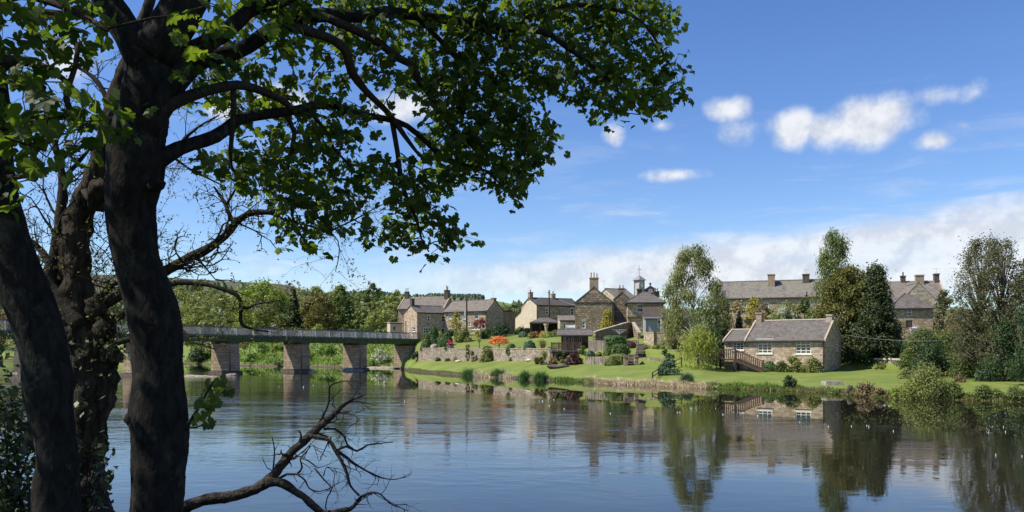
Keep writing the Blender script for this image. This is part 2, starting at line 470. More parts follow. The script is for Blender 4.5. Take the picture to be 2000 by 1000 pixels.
def water_mat():
    m, t, b, o = new_mat('water')
    b.inputs['Base Color'].default_value = (.016, .015, .010, 1)
    b.inputs['Specular IOR Level'].default_value = 0.5
    b.inputs['IOR'].default_value = 1.40
    co = N(t, 'ShaderNodeTexCoord')
    sp = N(t, 'ShaderNodeSeparateXYZ')
    t.links.new(co.outputs['Object'], sp.inputs[0])
    X, Y = sp.outputs[0], sp.outputs[1]
    # faster, riffled water: a current that runs from below the bridge across the middle of the river
    wn = N(t, 'ShaderNodeTexNoise', i_Scale=0.05, i_Detail=5.0, i_Roughness=0.6)
    t.links.new(co.outputs['Object'], wn.inputs['Vector'])
    wob = mth(t, 'MULTIPLY', mth(t, 'SUBTRACT', wn.outputs[0], 0.5), 12.0)
    edge = mth(t, 'ADD', mth(t, 'MULTIPLY_ADD', X, -1.5, 56.0), wob)      # Y of the calm water's inner edge
    calm_far = smooth(t, mth(t, 'SUBTRACT', Y, edge), -3.0, 3.0)
    near = smooth(t, mth(t, 'ADD', Y, mth(t, 'MULTIPLY', wob, 0.5)), 6.0, 44.0, 0.16, 1.0)
    right = smooth(t, X, -6.0, 10.0, 1.0, 0.38)
    rip = mth(t, 'MULTIPLY', mth(t, 'MULTIPLY', near, right), mth(t, 'SUBTRACT', 1.0, mth(t, 'MULTIPLY', calm_far, 0.985)))
    pm = N(t, 'ShaderNodeMapping')
    pm.inputs['Scale'].default_value = (0.35, 1.0, 1)
    pm.inputs['Rotation'].default_value = (0, 0, 0.25)
    t.links.new(co.outputs['Object'], pm.inputs[0])
    pn = N(t, 'ShaderNodeTexNoise', i_Scale=0.16, i_Detail=6.0, i_Roughness=0.65, i_Distortion=0.6)
    t.links.new(pm.outputs[0], pn.inputs['Vector'])
    rip = mth(t, 'MULTIPLY', rip, smooth(t, pn.outputs[0], 0.40, 0.62, 0.38, 1.15))
    mp = N(t, 'ShaderNodeMapping')
    mp.inputs['Scale'].default_value = (0.62, 1.0, 1)
    mp.inputs['Rotation'].default_value = (0, 0, 0.3)
    t.links.new(co.outputs['Object'], mp.inputs[0])
    a = N(t, 'ShaderNodeTexNoise', i_Scale=2.4, i_Detail=4.0, i_Roughness=0.55, i_Distortion=0.4)
    t.links.new(mp.outputs[0], a.inputs['Vector'])
    c = N(t, 'ShaderNodeTexNoise', i_Scale=0.42, i_Detail=3.0, i_Distortion=0.8)
    t.links.new(mp.outputs[0], c.inputs['Vector'])
    h = mth(t, 'ADD', mth(t, 'MULTIPLY', a.outputs[0], 0.30), mth(t, 'MULTIPLY', c.outputs[0], 0.75))
    bp = N(t, 'ShaderNodeBump', i_Distance=0.22)
    t.links.new(mth(t, 'MULTIPLY_ADD', rip, 0.26, 0.003), bp.inputs['Strength'])
    t.links.new(h, bp.inputs['Height'])
    t.links.new(bp.outputs[0], b.inputs['Normal'])
    t.links.new(mth(t, 'MULTIPLY_ADD', rip, 0.05, 0.008), b.inputs['Roughness'])
    return m


water_mat()


# ------------------------------------------------------------------ mesh helpers
BASE = {}


def _auto_uv(me):
    nl = len(me.loops)
    if nl == 0:
        return
    co = np.empty(len(me.vertices) * 3, dtype=np.float32)
    me.vertices.foreach_get('co', co)
    co = co.reshape(-1, 3)
    nf = len(me.polygons)
    nr = np.empty(nf * 3, dtype=np.float32)
    me.polygons.foreach_get('normal', nr)
    nr = nr.reshape(-1, 3)
    lt = np.empty(nf, dtype=np.int32)
    me.polygons.foreach_get('loop_total', lt)
    lv = np.empty(nl, dtype=np.int32)
    me.loops.foreach_get('vertex_index', lv)
    tv = np.stack([-nr[:, 1], nr[:, 0], np.zeros(nf)], 1)
    ln = np.linalg.norm(tv, axis=1)
    flat = ln < 0.05
    tv[flat] = (1, 0, 0)
    ln[flat] = 1
    tv /= ln[:, None]
    bv = np.cross(nr, tv)
    fi = np.repeat(np.arange(nf), lt)
    p = co[lv]
    uv = np.stack([(p * tv[fi]).sum(1), (p * bv[fi]).sum(1)], 1).astype(np.float32)
    me.uv_layers.new(name='UVMap').data.foreach_set('uv', uv.ravel())


def _link(name, me, mat, parent, props):
    ob = bpy.data.objects.new(name, me)
    COL.objects.link(ob)
    if mat is not None:
        for mm in (mat if isinstance(mat, (list, tuple)) else [mat]):
            me.materials.append(MATS[mm])
    if parent is not None:
        ob.parent = parent
        BASE[ob] = BASE[parent]
    else:
        BASE[ob] = Vector((0, 0, 0))
    for k, v in props.items():
        if v:
            ob[k] = v
    return ob


def thing(name, label, cat, loc, group=None):
    o = bpy.data.objects.new(name, None)
    o.empty_display_size = 0.3
    COL.objects.link(o)
    o.location = loc
    BASE[o] = Vector(loc)
    o['label'] = label
    o['category'] = cat
    if group:
        o['group'] = group
    return o


class MB:
    """collects polygons in world metres (optionally through a matrix) and links them as one mesh object"""

    def __init__(self, M=None):
        self.v, self.f, self.M, self.mi = [], [], M, []

    def add(self, vs, fs, mi=0):
        k = len(self.v)
        if self.M is not None:
            vs = [self.M @ Vector(p) for p in vs]
        self.v.extend([(p[0], p[1], p[2]) for p in vs])
        self.f.extend([tuple(i + k for i in f) for f in fs])
        self.mi.extend([mi] * len(fs))
        return self

    def hexa(self, p, mi=0):
        """eight corners: bottom loop ccw from above, then top loop"""
        return self.add(p, [(3, 2, 1, 0), (4, 5, 6, 7), (0, 1, 5, 4), (1, 2, 6, 5), (2, 3, 7, 6), (3, 0, 4, 7)], mi)

    def box(self, x0, x1, y0, y1, z0, z1, mi=0):
        return self.hexa([(x0, y0, z0), (x1, y0, z0), (x1, y1, z0), (x0, y1, z0), (x0, y0, z1), (x1, y0, z1), (x1, y1, z1), (x0, y1, z1)], mi)

    def bar(self, a, b, w, t, up=(0, 0, 1)):
        a, b = Vector(a), Vector(b)
        d = (b - a).normalized()
        s = d.cross(Vector(up))
        if s.length < 1e-4:
            s = Vector((1, 0, 0))
        s.normalize()
        n = s.cross(d)
        s, n = s * w / 2, n * t / 2
        return self.hexa([a - s - n, a + s - n, b + s - n, b - s - n, a - s + n, a + s + n, b + s + n, b - s + n])

    def tube(self, pts, rad, sides=6, wob=0.0, wf=3.0, cap=True, ridge=0.0):
        pts = [Vector(p) for p in pts]
        n = len(pts)
        if not hasattr(rad, '__len__'):
            rad = [rad] * n
        vs, fs = [], []
        ref = None
        for i in range(n):
            d = (pts[min(i + 1, n - 1)] - pts[max(i - 1, 0)])
            if d.length < 1e-7:
                d = Vector((0, 0, 1))
            d.normalize()
            if ref is None:
                ref = Vector((1, 0, 0)) if abs(d.x) < 0.9 else Vector((0, 1, 0))
            u = (ref - d * ref.dot(d))
            if u.length < 1e-5:
                u = d.orthogonal()
            u.normalize()
            ref = u
            w = d.cross(u)
            for k in range(sides):
                a = 2 * PI * k / sides
                o = u * math.cos(a) + w * math.sin(a)
                r = rad[i]
                if ridge:
                    q = pts[i] + o * rad[i]
                    r *= 1 - ridge * (abs(mnoise.noise(Vector((q.x * 17, q.y * 17, q.z * 3.2)))) + .6 * mnoise.noise(q * 24))
                if wob:
                    r *= 1 + wob * mnoise.noise((pts[i] + o * rad[i]) * wf)
                vs.append(pts[i] + o * r)
        for i in range(n - 1):
            for k in range(sides):
                k2 = (k + 1) % sides
                fs.append((i * sides + k, i * sides + k2, (i + 1) * sides + k2, (i + 1) * sides + k))
        if cap:
            fs.append(tuple(range(sides))[::-1])
            fs.append(tuple((n - 1) * sides + k for k in range(sides)))
        return self.add(vs, fs)

    def lathe(self, c, prof, sides=10):
        """prof: (radius, z) pairs, bottom to top, about the vertical through c"""
        vs, fs = [], []
        for r, z in prof:
            for k in range(sides):
                a = 2 * PI * (k + .5) / sides
                vs.append((c[0] + r * math.cos(a), c[1] + r * math.sin(a), c[2] + z))
        n = len(prof)
        for i in range(n - 1):
            for k in range(sides):
                k2 = (k + 1) % sides
                fs.append((i * sides + k, i * sides + k2, (i + 1) * sides + k2, (i + 1) * sides + k))
        fs.append(tuple(range(sides))[::-1])
        fs.append(tuple((n - 1) * sides + k for k in range(sides)))
        return self.add(vs, fs)

    def blob(self, c, r, seed=0, amp=0.25, sub=2, squash=1.0):
        """a lumpy stone or lump: a noisy sphere"""
        c = Vector(c)
        nu, nv = 10 * sub // 2 + 4, 6 * sub // 2 + 3
        vs, fs = [], []
        for j in range(nv + 1):
            th = PI * j / nv
            for i in range(nu):
                ph = 2 * PI * i / nu
                d = Vector((math.sin(th) * math.cos(ph), math.sin(th) * math.sin(ph), math.cos(th)))
                q = 1 + amp * mnoise.noise(d * 1.4 + Vector((seed * 3.1, seed, 0))) + amp * .6 * mnoise.noise(d * 3.1 + Vector((seed, 7, 0)))
                vs.append(c + Vector((d.x * r[0], d.y * r[1], d.z * r[2] * (squash if d.z < 0 else 1))) * q)
        for j in range(nv):
            for i in range(nu):
                i2 = (i + 1) % nu
                fs.append((j * nu + i, (j + 1) * nu + i, (j + 1) * nu + i2, j * nu + i2))
        return self.add(vs, fs)

    def build(self, name, mat, parent=None, smooth_=False, uv=True, **props):
        me = bpy.data.meshes.new(name)
        off = BASE[parent] if parent is not None else Vector((0, 0, 0))
        base = props.pop('base', None)
        if parent is None and base is not None:
            off = Vector(base)
        me.from_pydata([(a - off.x, b - off.y, c - off.z) for a, b, c in self.v], [], self.f)
        if any(self.mi):
            me.polygons.foreach_set('material_index', self.mi)
        if smooth_:
            me.polygons.foreach_set('use_smooth', [True] * len(me.polygons))
        me.update()
        if uv:
            _auto_uv(me)
        o = _link(name, me, mat, parent, props)
        if parent is None and base is not None:
            o.location = off
            BASE[o] = off
        return o


def np_mesh(name, V, Fc, mat, parent=None, smooth_=False, base=None, **props):
    off = BASE[parent] if parent is not None else (Vector(base) if base is not None else Vector((0, 0, 0)))
    V = np.asarray(V, dtype=np.float32) - np.array(off, dtype=np.float32)
    Fc = np.asarray(Fc, dtype=np.int32)
    me = bpy.data.meshes.new(name)
    me.vertices.add(len(V))
    me.vertices.foreach_set('co', V.ravel())
    k = Fc.shape[1]
    me.loops.add(Fc.size)
    me.loops.foreach_set('vertex_index', Fc.ravel())
    me.polygons.add(len(Fc))
    me.polygons.foreach_set('loop_start', np.arange(0, Fc.size, k, dtype=np.int32))
    me.polygons.foreach_set('loop_total', np.full(len(Fc), k, dtype=np.int32))
    if smooth_:
        me.polygons.foreach_set('use_smooth', np.ones(len(Fc), dtype=bool))
    me.update(calc_edges=True)
    o = _link(name, me, mat, parent, props)
    if parent is None and base is not None:
        o.location = off
        BASE[o] = off
    return o


def unit(v):
    return v / np.maximum(np.linalg.norm(v, axis=1, keepdims=True), 1e-9)


def leaf_quads(C, size, nrm, aspect=0.55, axis=None, jit=0.35):
    """diamond-shaped leaves, one per centre; nrm gives the mean facing, axis the mean long direction"""
    n = len(C)
    nv = unit(nrm + RG.normal(0, jit, (n, 3)))
    ax = RG.normal(0, 1, (n, 3)) if axis is None else axis + RG.normal(0, 0.25, (n, 3))
    u = unit(np.cross(nv, ax))
    w = np.cross(nv, u)
    s = (size * RG.uniform(0.65, 1.35, n))[:, None] if np.isscalar(size) else size[:, None]
    a, b = w * s * 0.5, u * s * 0.5 * aspect
    V = np.stack([C - a, C + b - a * .15, C + a, C - b - a * .15], 1).reshape(-1, 3)
    return V, np.arange(4 * n).reshape(n, 4)


def cat_q(parts):
    V, Fc, k = [], [], 0
    for v, f in parts:
        V.append(v)
        Fc.append(f + k)
        k += len(v)
    return np.concatenate(V), np.concatenate(Fc)


def sphere_pts(n, r_lo=0.5):
    d = unit(RG.normal(0, 1, (n, 3)))
    return d, d * (RG.uniform(r_lo ** 3, 1, n) ** (1 / 3))[:, None]


# ------------------------------------------------------------------ the far bank: a ground lofted over break lines given as (column, row, distance)
def _line(pts, dz=0.0):
    px = np.array([p[0] for p in pts], float)
    Yv = np.array([p[2] for p in pts], float)
    Z = np.array([wz(p[1], p[2]) + dz for p in pts], float)
    return px, Yv, Z


shore_pts = [(-3500, 0, 330), (-600, 0, 320), (200, 0, 270), (380, 0, 210), (500, 0, 177), (640, 0, 167), (765, 0, 162), (782, 0, 150), (794, 0, 138), (815, 0, 129), (834, 0, 122),
             (876, 0, 113), (898, 0, 108), (930, 0, 101), (1004, 0, 95), (1042, 0, 90), (1074, 0, 88), (1146, 0, 82), (1210, 0, 76), (1290, 0, 73.5),
             (1370, 0, 68.4), (1454, 0, 67), (1540, 0, 64), (1610, 0, 61.4), (1668, 0, 57.8), (1700, 0, 55), (1767, 0, 54), (1812, 0, 53), (2000, 0, 50),
             (2400, 0, 47), (5000, 0, 44)]
S_px = np.array([p[0] for p in shore_pts], float)
S_Y = np.array([p[2] for p in shore_pts], float)
LB3 = _line([(-3500, 703, 345), (200, 701, 277), (380, 703, 216), (500, 703, 182), (640, 703, 172), (765, 703, 167), (782, 711, 153), (794, 709, 141), (820, 704.5, 136), (835, 704, 134), (900, 704, 126),
             (960, 704, 118), (1045, 705, 107), (1085, 708, 102), (1143, 711.5, 97), (1230, 712, 94), (1310, 711, 90), (1370, 718, 84), (1420, 723, 85), (1480, 724.5, 85),
             (1611, 727.5, 80.5), (1640, 722, 84), (1680, 720, 85), (1780, 722, 80), (1900, 741, 66), (2000, 745, 62), (2400, 750, 58), (5000, 752, 54)])
LB4 = _line([(-3500, 690, 352), (200, 688, 285), (380, 688, 223), (500, 688, 188), (640, 687, 177.5), (765, 686, 172.5), (782, 690, 157), (794, 703, 147), (808, 701, 145), (817, 684, 137.4), (820, 681.5, 136.5), (835, 681.5, 134.5), (900, 682, 126.5),
             (960, 682, 118.5), (1045, 682.5, 107.5), (1085, 693, 103), (1143, 696.5, 97.4), (1230, 700, 94.4), (1310, 701, 90.4), (1370, 714, 85), (1420, 721, 86), (1480, 723.5, 86),
             (1611, 726, 81.5), (1640, 716, 86), (1672, 704, 86), (1780, 704, 81), (1900, 737, 68), (2000, 741, 64), (2400, 746, 60), (5000, 748, 56)])
LB5 = _line([(-3500, 682, 356), (200, 681, 290), (380, 679, 227), (500, 678, 191), (640, 677, 180.5), (765, 676, 175), (782, 680, 163), (794, 692, 152), (808, 688, 150), (817, 680, 144), (820, 678.5, 143), (835, 678, 140), (900, 676, 132),
             (960, 677, 124), (1045, 678, 113), (1085, 688, 105.5), (1143, 690, 101), (1230, 697.5, 97), (1310, 697, 93.5), (1370, 706, 90), (1420, 716, 94), (1480, 716, 96),
             (1611, 716, 95), (1640, 706, 96), (1672, 696, 95), (1780, 692, 93), (1900, 720, 80), (2000, 726, 76), (2400, 730, 72), (5000, 732, 66)])
LB6 = _line([(-3500, 676, 360), (200, 675, 294), (380, 673, 230), (500, 672, 193.5), (640, 671, 183), (765, 669, 178), (782, 670, 168), (794, 672, 155), (820, 672, 149), (835, 671, 147), (900, 668, 140),
             (960, 671, 132), (1045, 671, 122), (1085, 676, 108), (1143, 682, 101.6), (1230, 684, 97.6), (1310, 684, 94), (1370, 698, 93), (1420, 708, 98), (1480, 706, 102),
             (1611, 700, 104), (1640, 694, 104), (1672, 690, 103), (1780, 684, 100), (1900, 705, 90), (2000, 712, 86), (2400, 716, 82), (5000, 720, 76)])
LB7 = _line([(-3500, 668, 385), (200, 664, 325), (380, 662, 262), (500, 661, 216), (640, 659, 201), (765, 656, 191), (782, 655, 181), (794, 655, 172), (820, 654, 160), (900, 652, 151), (960, 654, 148),
             (1000, 655, 147), (1060, 651, 142), (1125, 651, 130), (1200, 658, 122), (1250, 652, 120), (1310, 657, 117), (1370, 664, 118), (1450, 662, 122), (1600, 656, 116),
             (1750, 650, 108), (1850, 652, 104), (2000, 668, 102), (2400, 670, 100), (5000, 675, 96)])
LINES = [LB3, LB4, LB5, LB6, LB7]


def profile(px):
    s = np.interp(px, S_px, S_Y)
    Ys = [s - 6, s, s + 0.55]
    Zs = [-1.6, -0.06, 0.30]
    for a, y, z in LINES:
        Ys.append(max(np.interp(px, a, y), Ys[-1] + 0.02))
        Zs.append(np.interp(px, a, z))
    Ys += [Ys[-1] + 110, 760, 2600]
    Zs += [Zs[-1] + 4.5, 14.0, 30.0]
    return np.array(Ys), np.array(Zs)


_pc = {}


def ground(X, Y):
    px = 1000 + F * X / max(Y, 1.0)
    k = round(px)
    if k not in _pc:
        _pc[k] = profile(k)
    a, b = _pc[k]
    return float(np.interp(Y, a, b))


def ground_Y(px, py):
    """distance at which the sight line through a pixel meets the far bank"""
    Y = float(np.interp(px, S_px, S_Y))
    while Y < 320:
        if wz(py, Y) <= ground(wx(px, Y), Y):
            return Y
        Y += 0.15
    return 320.0


cols = np.unique(np.concatenate([np.arange(-3500, 0, 250), np.arange(0, 760, 20), np.arange(760, 2060, 6), np.arange(2060, 2500, 40), np.arange(2500, 5001, 250)]))
zones = [('river_bank', 0, 2, 'soil', [3, 2]), ('lawn', 2, 3, 'lawn', [14]), ('garden_terrace', 3, 7, 'lawn', [1, 5, 2, 12]), ('hillside_ground', 7, 10, 'rough_grass', [6, 6, 4])]
SUBP = {}
for nm, a, b, mt, subs in zones:
    rows = []
    for px in cols:
        Ys, Zs = profile(px)
        r = []
        for k in range(a, b):
            for j in range(subs[k - a]):
                f = j / subs[k - a]
                r.append((Ys[k] + (Ys[k + 1] - Ys[k]) * f, Zs[k] + (Zs[k + 1] - Zs[k]) * f, f))
        r.append((Ys[b], Zs[b], 0))
        rr = []
        for y, z, f in r:
            x = wx(px, y)
            if 0 < f < 1:
                z += 0.10 * mnoise.noise(Vector((x * .22, y * .22, 0))) + 0.03 * mnoise.noise(Vector((x * .9, y * .9, 3)))
            if nm == 'river_bank' and abs(z) < 0.5:
                z += 0.06 * mnoise.noise(Vector((x * 1.7, y * 1.7, 5)))
            rr.append((x, y, z))
        rows.append(rr)
    nr = len(rows[0])
    V = [p for rr in rows for p in rr]
    fs, mi = [], []
    for i in range(len(rows) - 1):
        for j in range(nr - 1):
            fs.append((i * nr + j, (i + 1) * nr + j, (i + 1) * nr + j + 1, i * nr + j + 1))
            mi.append(1 if (cols[i] < 784 and nm in ('lawn', 'garden_terrace')) else 0)
    mb = MB()
    mb.v, mb.f, mb.mi = V, fs, mi
    mb.build(nm, [mt, 'rough_grass'], smooth_=True, uv=False, kind='structure')

# the river
wb = MB()
wb.add([(-900, -60, 0), (900, -60, 0), (900, 420, 0), (-900, 420, 0)], [(0, 1, 2, 3)])
wb.build('river_water', 'water', uv=False, kind='structure')

# the near bank under the trees
nb = MB()
nx, ny = 60, 30
for j in range(ny + 1):
    for i in range(nx + 1):
        x = -24 + 48 * i / nx
        y = -16 + 28 * j / ny
        edge = 8.6 + 0.5 * math.sin(x * .7) + (1.3 if x < -3.2 else 0)
        f = max(0.0, min(1.0, (edge + 1.6 - y) / 3.4))
        z = -0.8 + 2.15 * f * f * (3 - 2 * f) + 0.10 * mnoise.noise(Vector((x * .8, y * .8, 1)))
        nb.v.append((x, y, z))
for j in range(ny):
    for i in range(nx):
        nb.f.append((j * (nx + 1) + i, j * (nx + 1) + i + 1, (j + 1) * (nx + 1) + i + 1, (j + 1) * (nx + 1) + i))
        nb.mi.append(0)
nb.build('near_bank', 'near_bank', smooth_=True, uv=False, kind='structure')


def near_z(x, y):
    edge = 8.6 + 0.5 * math.sin(x * .7) + (1.3 if x < -3.2 else 0)
    f = max(0.0, min(1.0, (edge + 1.6 - y) / 3.4))
    return -0.8 + 2.15 * f * f * (3 - 2 * f)


# hills behind the village
def hill(name, prof, Y, depth, zfoot, mat, amp=0.0):
    mb = MB()
    n = len(prof)
    xs = np.linspace(prof[0][0], prof[-1][0], 90)
    ys = np.interp(xs, [p[0] for p in prof], [p[1] for p in prof])
    secs = [(-1.0, 0.0), (-.75, .16), (-.5, .42), (-.25, .74), (-.08, .95), (0, 1), (.2, .96), (.6, .5), (1, 0)]
    for px, py in zip(xs, ys):
        top = wz(py, Y)
        for d, h in secs:
            y = Y + depth * d
            x = wx(px, Y) * (1 if d >= 0 else 1)
            z = zfoot + (top - zfoot) * h
            mb.v.append((x, y, z + amp * h * (1 - h) * 4 * mnoise.noise(Vector((x * .01, y * .01, 0)))))
    m = len(secs)
    for i in range(len(xs) - 1):
        for j in range(m - 1):
            mb.f.append((i * m + j, (i + 1) * m + j, (i + 1) * m + j + 1, i * m + j + 1))
            mb.mi.append(0)
    return mb.build(name, mat, smooth_=True, uv=False, kind='structure')


hill('moorland_hill', [(-1800, 500), (-600, 520), (0, 532), (200, 536), (330, 542), (440, 549), (560, 555), (620, 576), (680, 596), (760, 612), (900, 645)], 900, 420, 10, 'moor', 8)
hill('plantation_hill', [(300, 600), (480, 590), (600, 580), (680, 575), (740, 576), (800, 582), (850, 583), (950, 584), (1000, 594), (1060, 597), (1200, 601), (1500, 604), (2000, 606), (3000, 606), (4200, 606)], 1500, 600, 12, 'far_field', 10)


def forest(name, spots, mat, label, h=(7, 11), seed=0):
    """a far wood that reads as one mass: hundreds of ragged conical crowns in one mesh"""
    V, Fc = [], []
    k = 0
    for x, y, z in spots:
        hh = R.uniform(*h)
        r = hh * R.uniform(.28, .42)
        prof = [(r * .7, 0), (r, hh * .3), (r * .62, hh * .66), (0.05, hh)]
        sd_ = 6
        for rr, zz in prof:
            for q in range(sd_):
                a = 2 * PI * q / sd_ + R.uniform(-.3, .3)
                f = R.uniform(.75, 1.2)
                V.append((x + rr * f * math.cos(a), y + rr * f * math.sin(a), z + zz))
        for i in range(3):
            for q in range(sd_):
                q2 = (q + 1) % sd_
                Fc.append((k + i * sd_ + q, k + i * sd_ + q2, k + (i + 1) * sd_ + q2, k + (i + 1) * sd_ + q))
        k += 4 * sd_
    return np_mesh(name, V, Fc, mat, kind='stuff', label=label, category='wood')


def hill_z(prof, Y, depth, zfoot, px, d):
    secs = [(-1.0, 0.0), (-.75, .16), (-.5, .42), (-.25, .74), (-.08, .95), (0, 1), (.2, .96), (.6, .5), (1, 0)]
    top = wz(float(np.interp(px, [p[0] for p in prof], [p[1] for p in prof])), Y)
    return zfoot + (top - zfoot) * float(np.interp(d, [s[0] for s in secs], [s[1] for s in secs]))


hp = [(300, 600), (480, 590), (600, 580), (680, 575), (740, 576), (800, 582), (850, 583), (950, 584), (1000, 594), (1060, 597), (1200, 601), (1500, 604), (2000, 606)]
sp = []
for i in range(800):
    px = R.uniform(838, 948)
    d = R.uniform(-.16, .12)
    if px > 930 and R.random() < (px - 930) / 20:
        continue
    sp.append((wx(px, 1500), 1500 + 600 * d, hill_z(hp, 1500, 600, 12, px, d) - 1))
for i in range(420):
    px = R.uniform(640, 842)
    d = R.uniform(-.12, .08)
    sp.append((wx(px, 1500), 1500 + 600 * d, hill_z(hp, 1500, 600, 12, px, d) - 3))
forest('pine_forest', sp, 'leaf_forest', 'dark pine plantation capping the far hill behind the houses', (8, 12))
sp = []
for i in range(900):
    px = R.uniform(560, 1140)
    d = R.uniform(-.75, -.1)
    if mnoise.noise(Vector((px * .012, d * 6, 0))) < -.05:
        continue
    sp.append((wx(px, 1500), 1500 + 600 * d, hill_z(hp, 1500, 600, 12, px, d) - 1))
forest('valley_woods', sp, 'leaf_forest_light', 'distant green woods on the lower slopes of the far hill', (9, 15))
mp_ = [(-1800, 500), (-600, 520), (0, 532), (200, 536), (330, 542), (440, 549), (560, 555), (620, 576), (680, 596), (760, 612), (900, 645)]
sp = []
for i in range(900):
    px = R.uniform(-100, 640)
    d = R.uniform(-.95, -.22)
    if d > -.55 and mnoise.noise(Vector((px * .01, d * 6, 4))) < .12:
        continue
    sp.append((wx(px, 900), 900 + 420 * d, hill_z(mp_, 900, 420, 10, px, d) - 1))
forest('moor_edge_woods', sp, 'leaf_forest_light', 'mixed woods climbing the brown moorland hill behind the bridge', (8, 13))


# ------------------------------------------------------------------ the footbridge
BA = Vector((wx(357, 108), 108, 0))
BD = Vector((0.506, 0.8625, 0)).normalized()       # along the bridge, towards the village
BQ = Vector((BD.y, -BD.x, 0))                      # across it, towards the camera
BW = 3.7


def bp(s, q, z):
    p = BA + BD * s + BQ * q
    return Vector((p.x, p.y, z))


def solve_s(px, q):
    lo, hi = -90.0, 90.0
    for _ in range(60):
        m = (lo + hi) / 2
        p = BA + BD * m + BQ * q
        if 1000 + F * p.x / p.y < px:
            lo = m
        else:
            hi = m
    return (lo + hi) / 2


S0, S1 = -66.0, 53.5
bridge = thing('bridge', 'long green girder bridge with grey lattice parapets on tapering stone piers', 'bridge', bp(0, 0, 0))
MBR = Matrix(((BD.x, BQ.x, 0, BA.x), (BD.y, BQ.y, 0, BA.y), (0, 0, 1, 0), (0, 0, 0, 1)))     # bridge frame: x along, y across


def bbox(name, mat, x0, x1, y0, y1, z0, z1, parent=bridge, **k):
    m = MB(MBR)
    m.box(x0, x1, y0, y1, z0, z1)
    m.f = [f[::-1] for f in m.f]
    return m.build(name, mat, parent, **k)


bbox('deck', 'steel_dark', S0, S1 + 6, -BW + .05, -.05, 5.08, 5.24)
for q0, q1, nm in ((-.16, .0, 'near'), (-BW, -BW + .16, 'far')):
    m = MB(MBR)
    m.box(S0, S1, q0, q1, 4.60, 5.16)
    yo = q1 if nm == 'near' else q0
    m.box(S0, S1, min(q0, q1) - .07, max(q0, q1) + .07, 4.50, 4.60)
    m.box(S0, S1, min(q0, q1) - .07, max(q0, q1) + .07, 5.16, 5.262)
    m.f = [f[::-1] for f in m.f]
    g = m.build('girder', 'girder_green', bridge)
    if nm == 'near':
        st_ = MB(MBR)
        st_.box(0, .05, min(q0, q1) - .06, max(q0, q1) + .06, 4.603, 5.157)
        st_.f = [f[::-1] for f in st_.f]
        so = st_.build('stiffener', 'girder_green', g)
        s = -46.0
        so.location = BD * s
        while s < S1 - 1.75:
            s += 1.75
            c_ = so.copy()
            COL.objects.link(c_)
            c_.location = BD * s
posts = []
ps = 3.12
npan = int((S1 - S0) / ps)
lat = MB()
for kk in range(14):
    x = -0.9 + kk * .30
    for sg in (1, -1):
        x0, x1 = x, x + sg * 1.02
        z0, z1 = 0.0, 1.02
        # clip the bar to the panel
        a, b = Vector((x0, 0.012 * sg, z0)), Vector((x1, 0.012 * sg, z1))
        lo_, hi_ = 0.0, 1.0
        for lim, sgn in ((0.03, 1), (ps - .03, -1)):
            d0 = (a.x - lim) * sgn
            d1 = (b.x - lim) * sgn
            if d0 < 0 and d1 < 0:
                lo_, hi_ = 1, 0
            elif d0 < 0:
                lo_ = max(lo_, d0 / (d0 - d1))
            elif d1 < 0:
                hi_ = min(hi_, d0 / (d0 - d1))
        if hi_ - lo_ > .05:
            lat.bar(a.lerp(b, lo_), a.lerp(b, hi_), 0.022, 0.05, up=(0, 1, 0))
kick = MB()
kick.box(0.03, ps - .03, -.02, .02, -.20, -.001)
post = MB()
post.hexa([(-.05, -.06, -.25), (.05, -.06, -.25), (.05, .11, -.25), (-.05, .11, -.25), (-.035, -.04, 1.10), (.035, -.04, 1.10), (.035, .03, 1.10), (-.035, .03, 1.10)])
lat_o = lat.build('lattice_panel', 'steel_grey', bridge, kind='stuff')
kick_o = kick.build('kick_plate', 'steel_dark', bridge)
post_o = post.build('post', 'steel_light', bridge)
rail_rot = math.atan2(BD.y, BD.x)
for o_ in (lat_o, kick_o, post_o):
    for v in o_.data.vertices:
        v.co = v.co + Vector(bridge.location)
first = True
for q, flip in ((-.08, 0), (-BW + .08, PI)):
    for i in range(npan + 1):
        s = S0 + i * ps
        px = 1000 + F * bp(s, q, 0).x / bp(s, q, 0).y
        if px < -120:
            continue
        for src in ((lat_o, kick_o, post_o) if i < npan else (post_o,)):
            o_ = src if (first) else src.copy()
            if not first:
                COL.objects.link(o_)
            o_.location = bp(s, q, 5.46) - Vector(bridge.location)
            o_.rotation_euler = (0, 0, rail_rot if src is not post_o else rail_rot - (PI if flip == 0 else 0))
        first = False
    bbox('handrail', 'steel_dark', S0, S0 + npan * ps, q - .05, q + .05, 6.48, 6.56)
# piers with every block of their faces
pier_px = [(-150), 95, 262, 414.5, 555.5, 671.0]
PL0, PL1, PT = -3.62, 0.0, 1.55          # pier from offset PL0 to PL1 across, PT thick along
blk = MB()
blk.hexa([(0, 0, 0), (1, 0, 0), (1, 1, 0), (0, 1, 0), (0.0, 0.0, 1), (1, 0.0, 1), (1, 1, 1), (0, 1, 1)])
blk_me = None
PS = []
for px in pier_px[::-1]:
    PS.append(solve_s(px, PL0))
sp_mean = PS[1] - PS[0]
PS = PS[:3] + [PS[2] - 13.6, PS[2] - 27.2]
blocks_src = {}


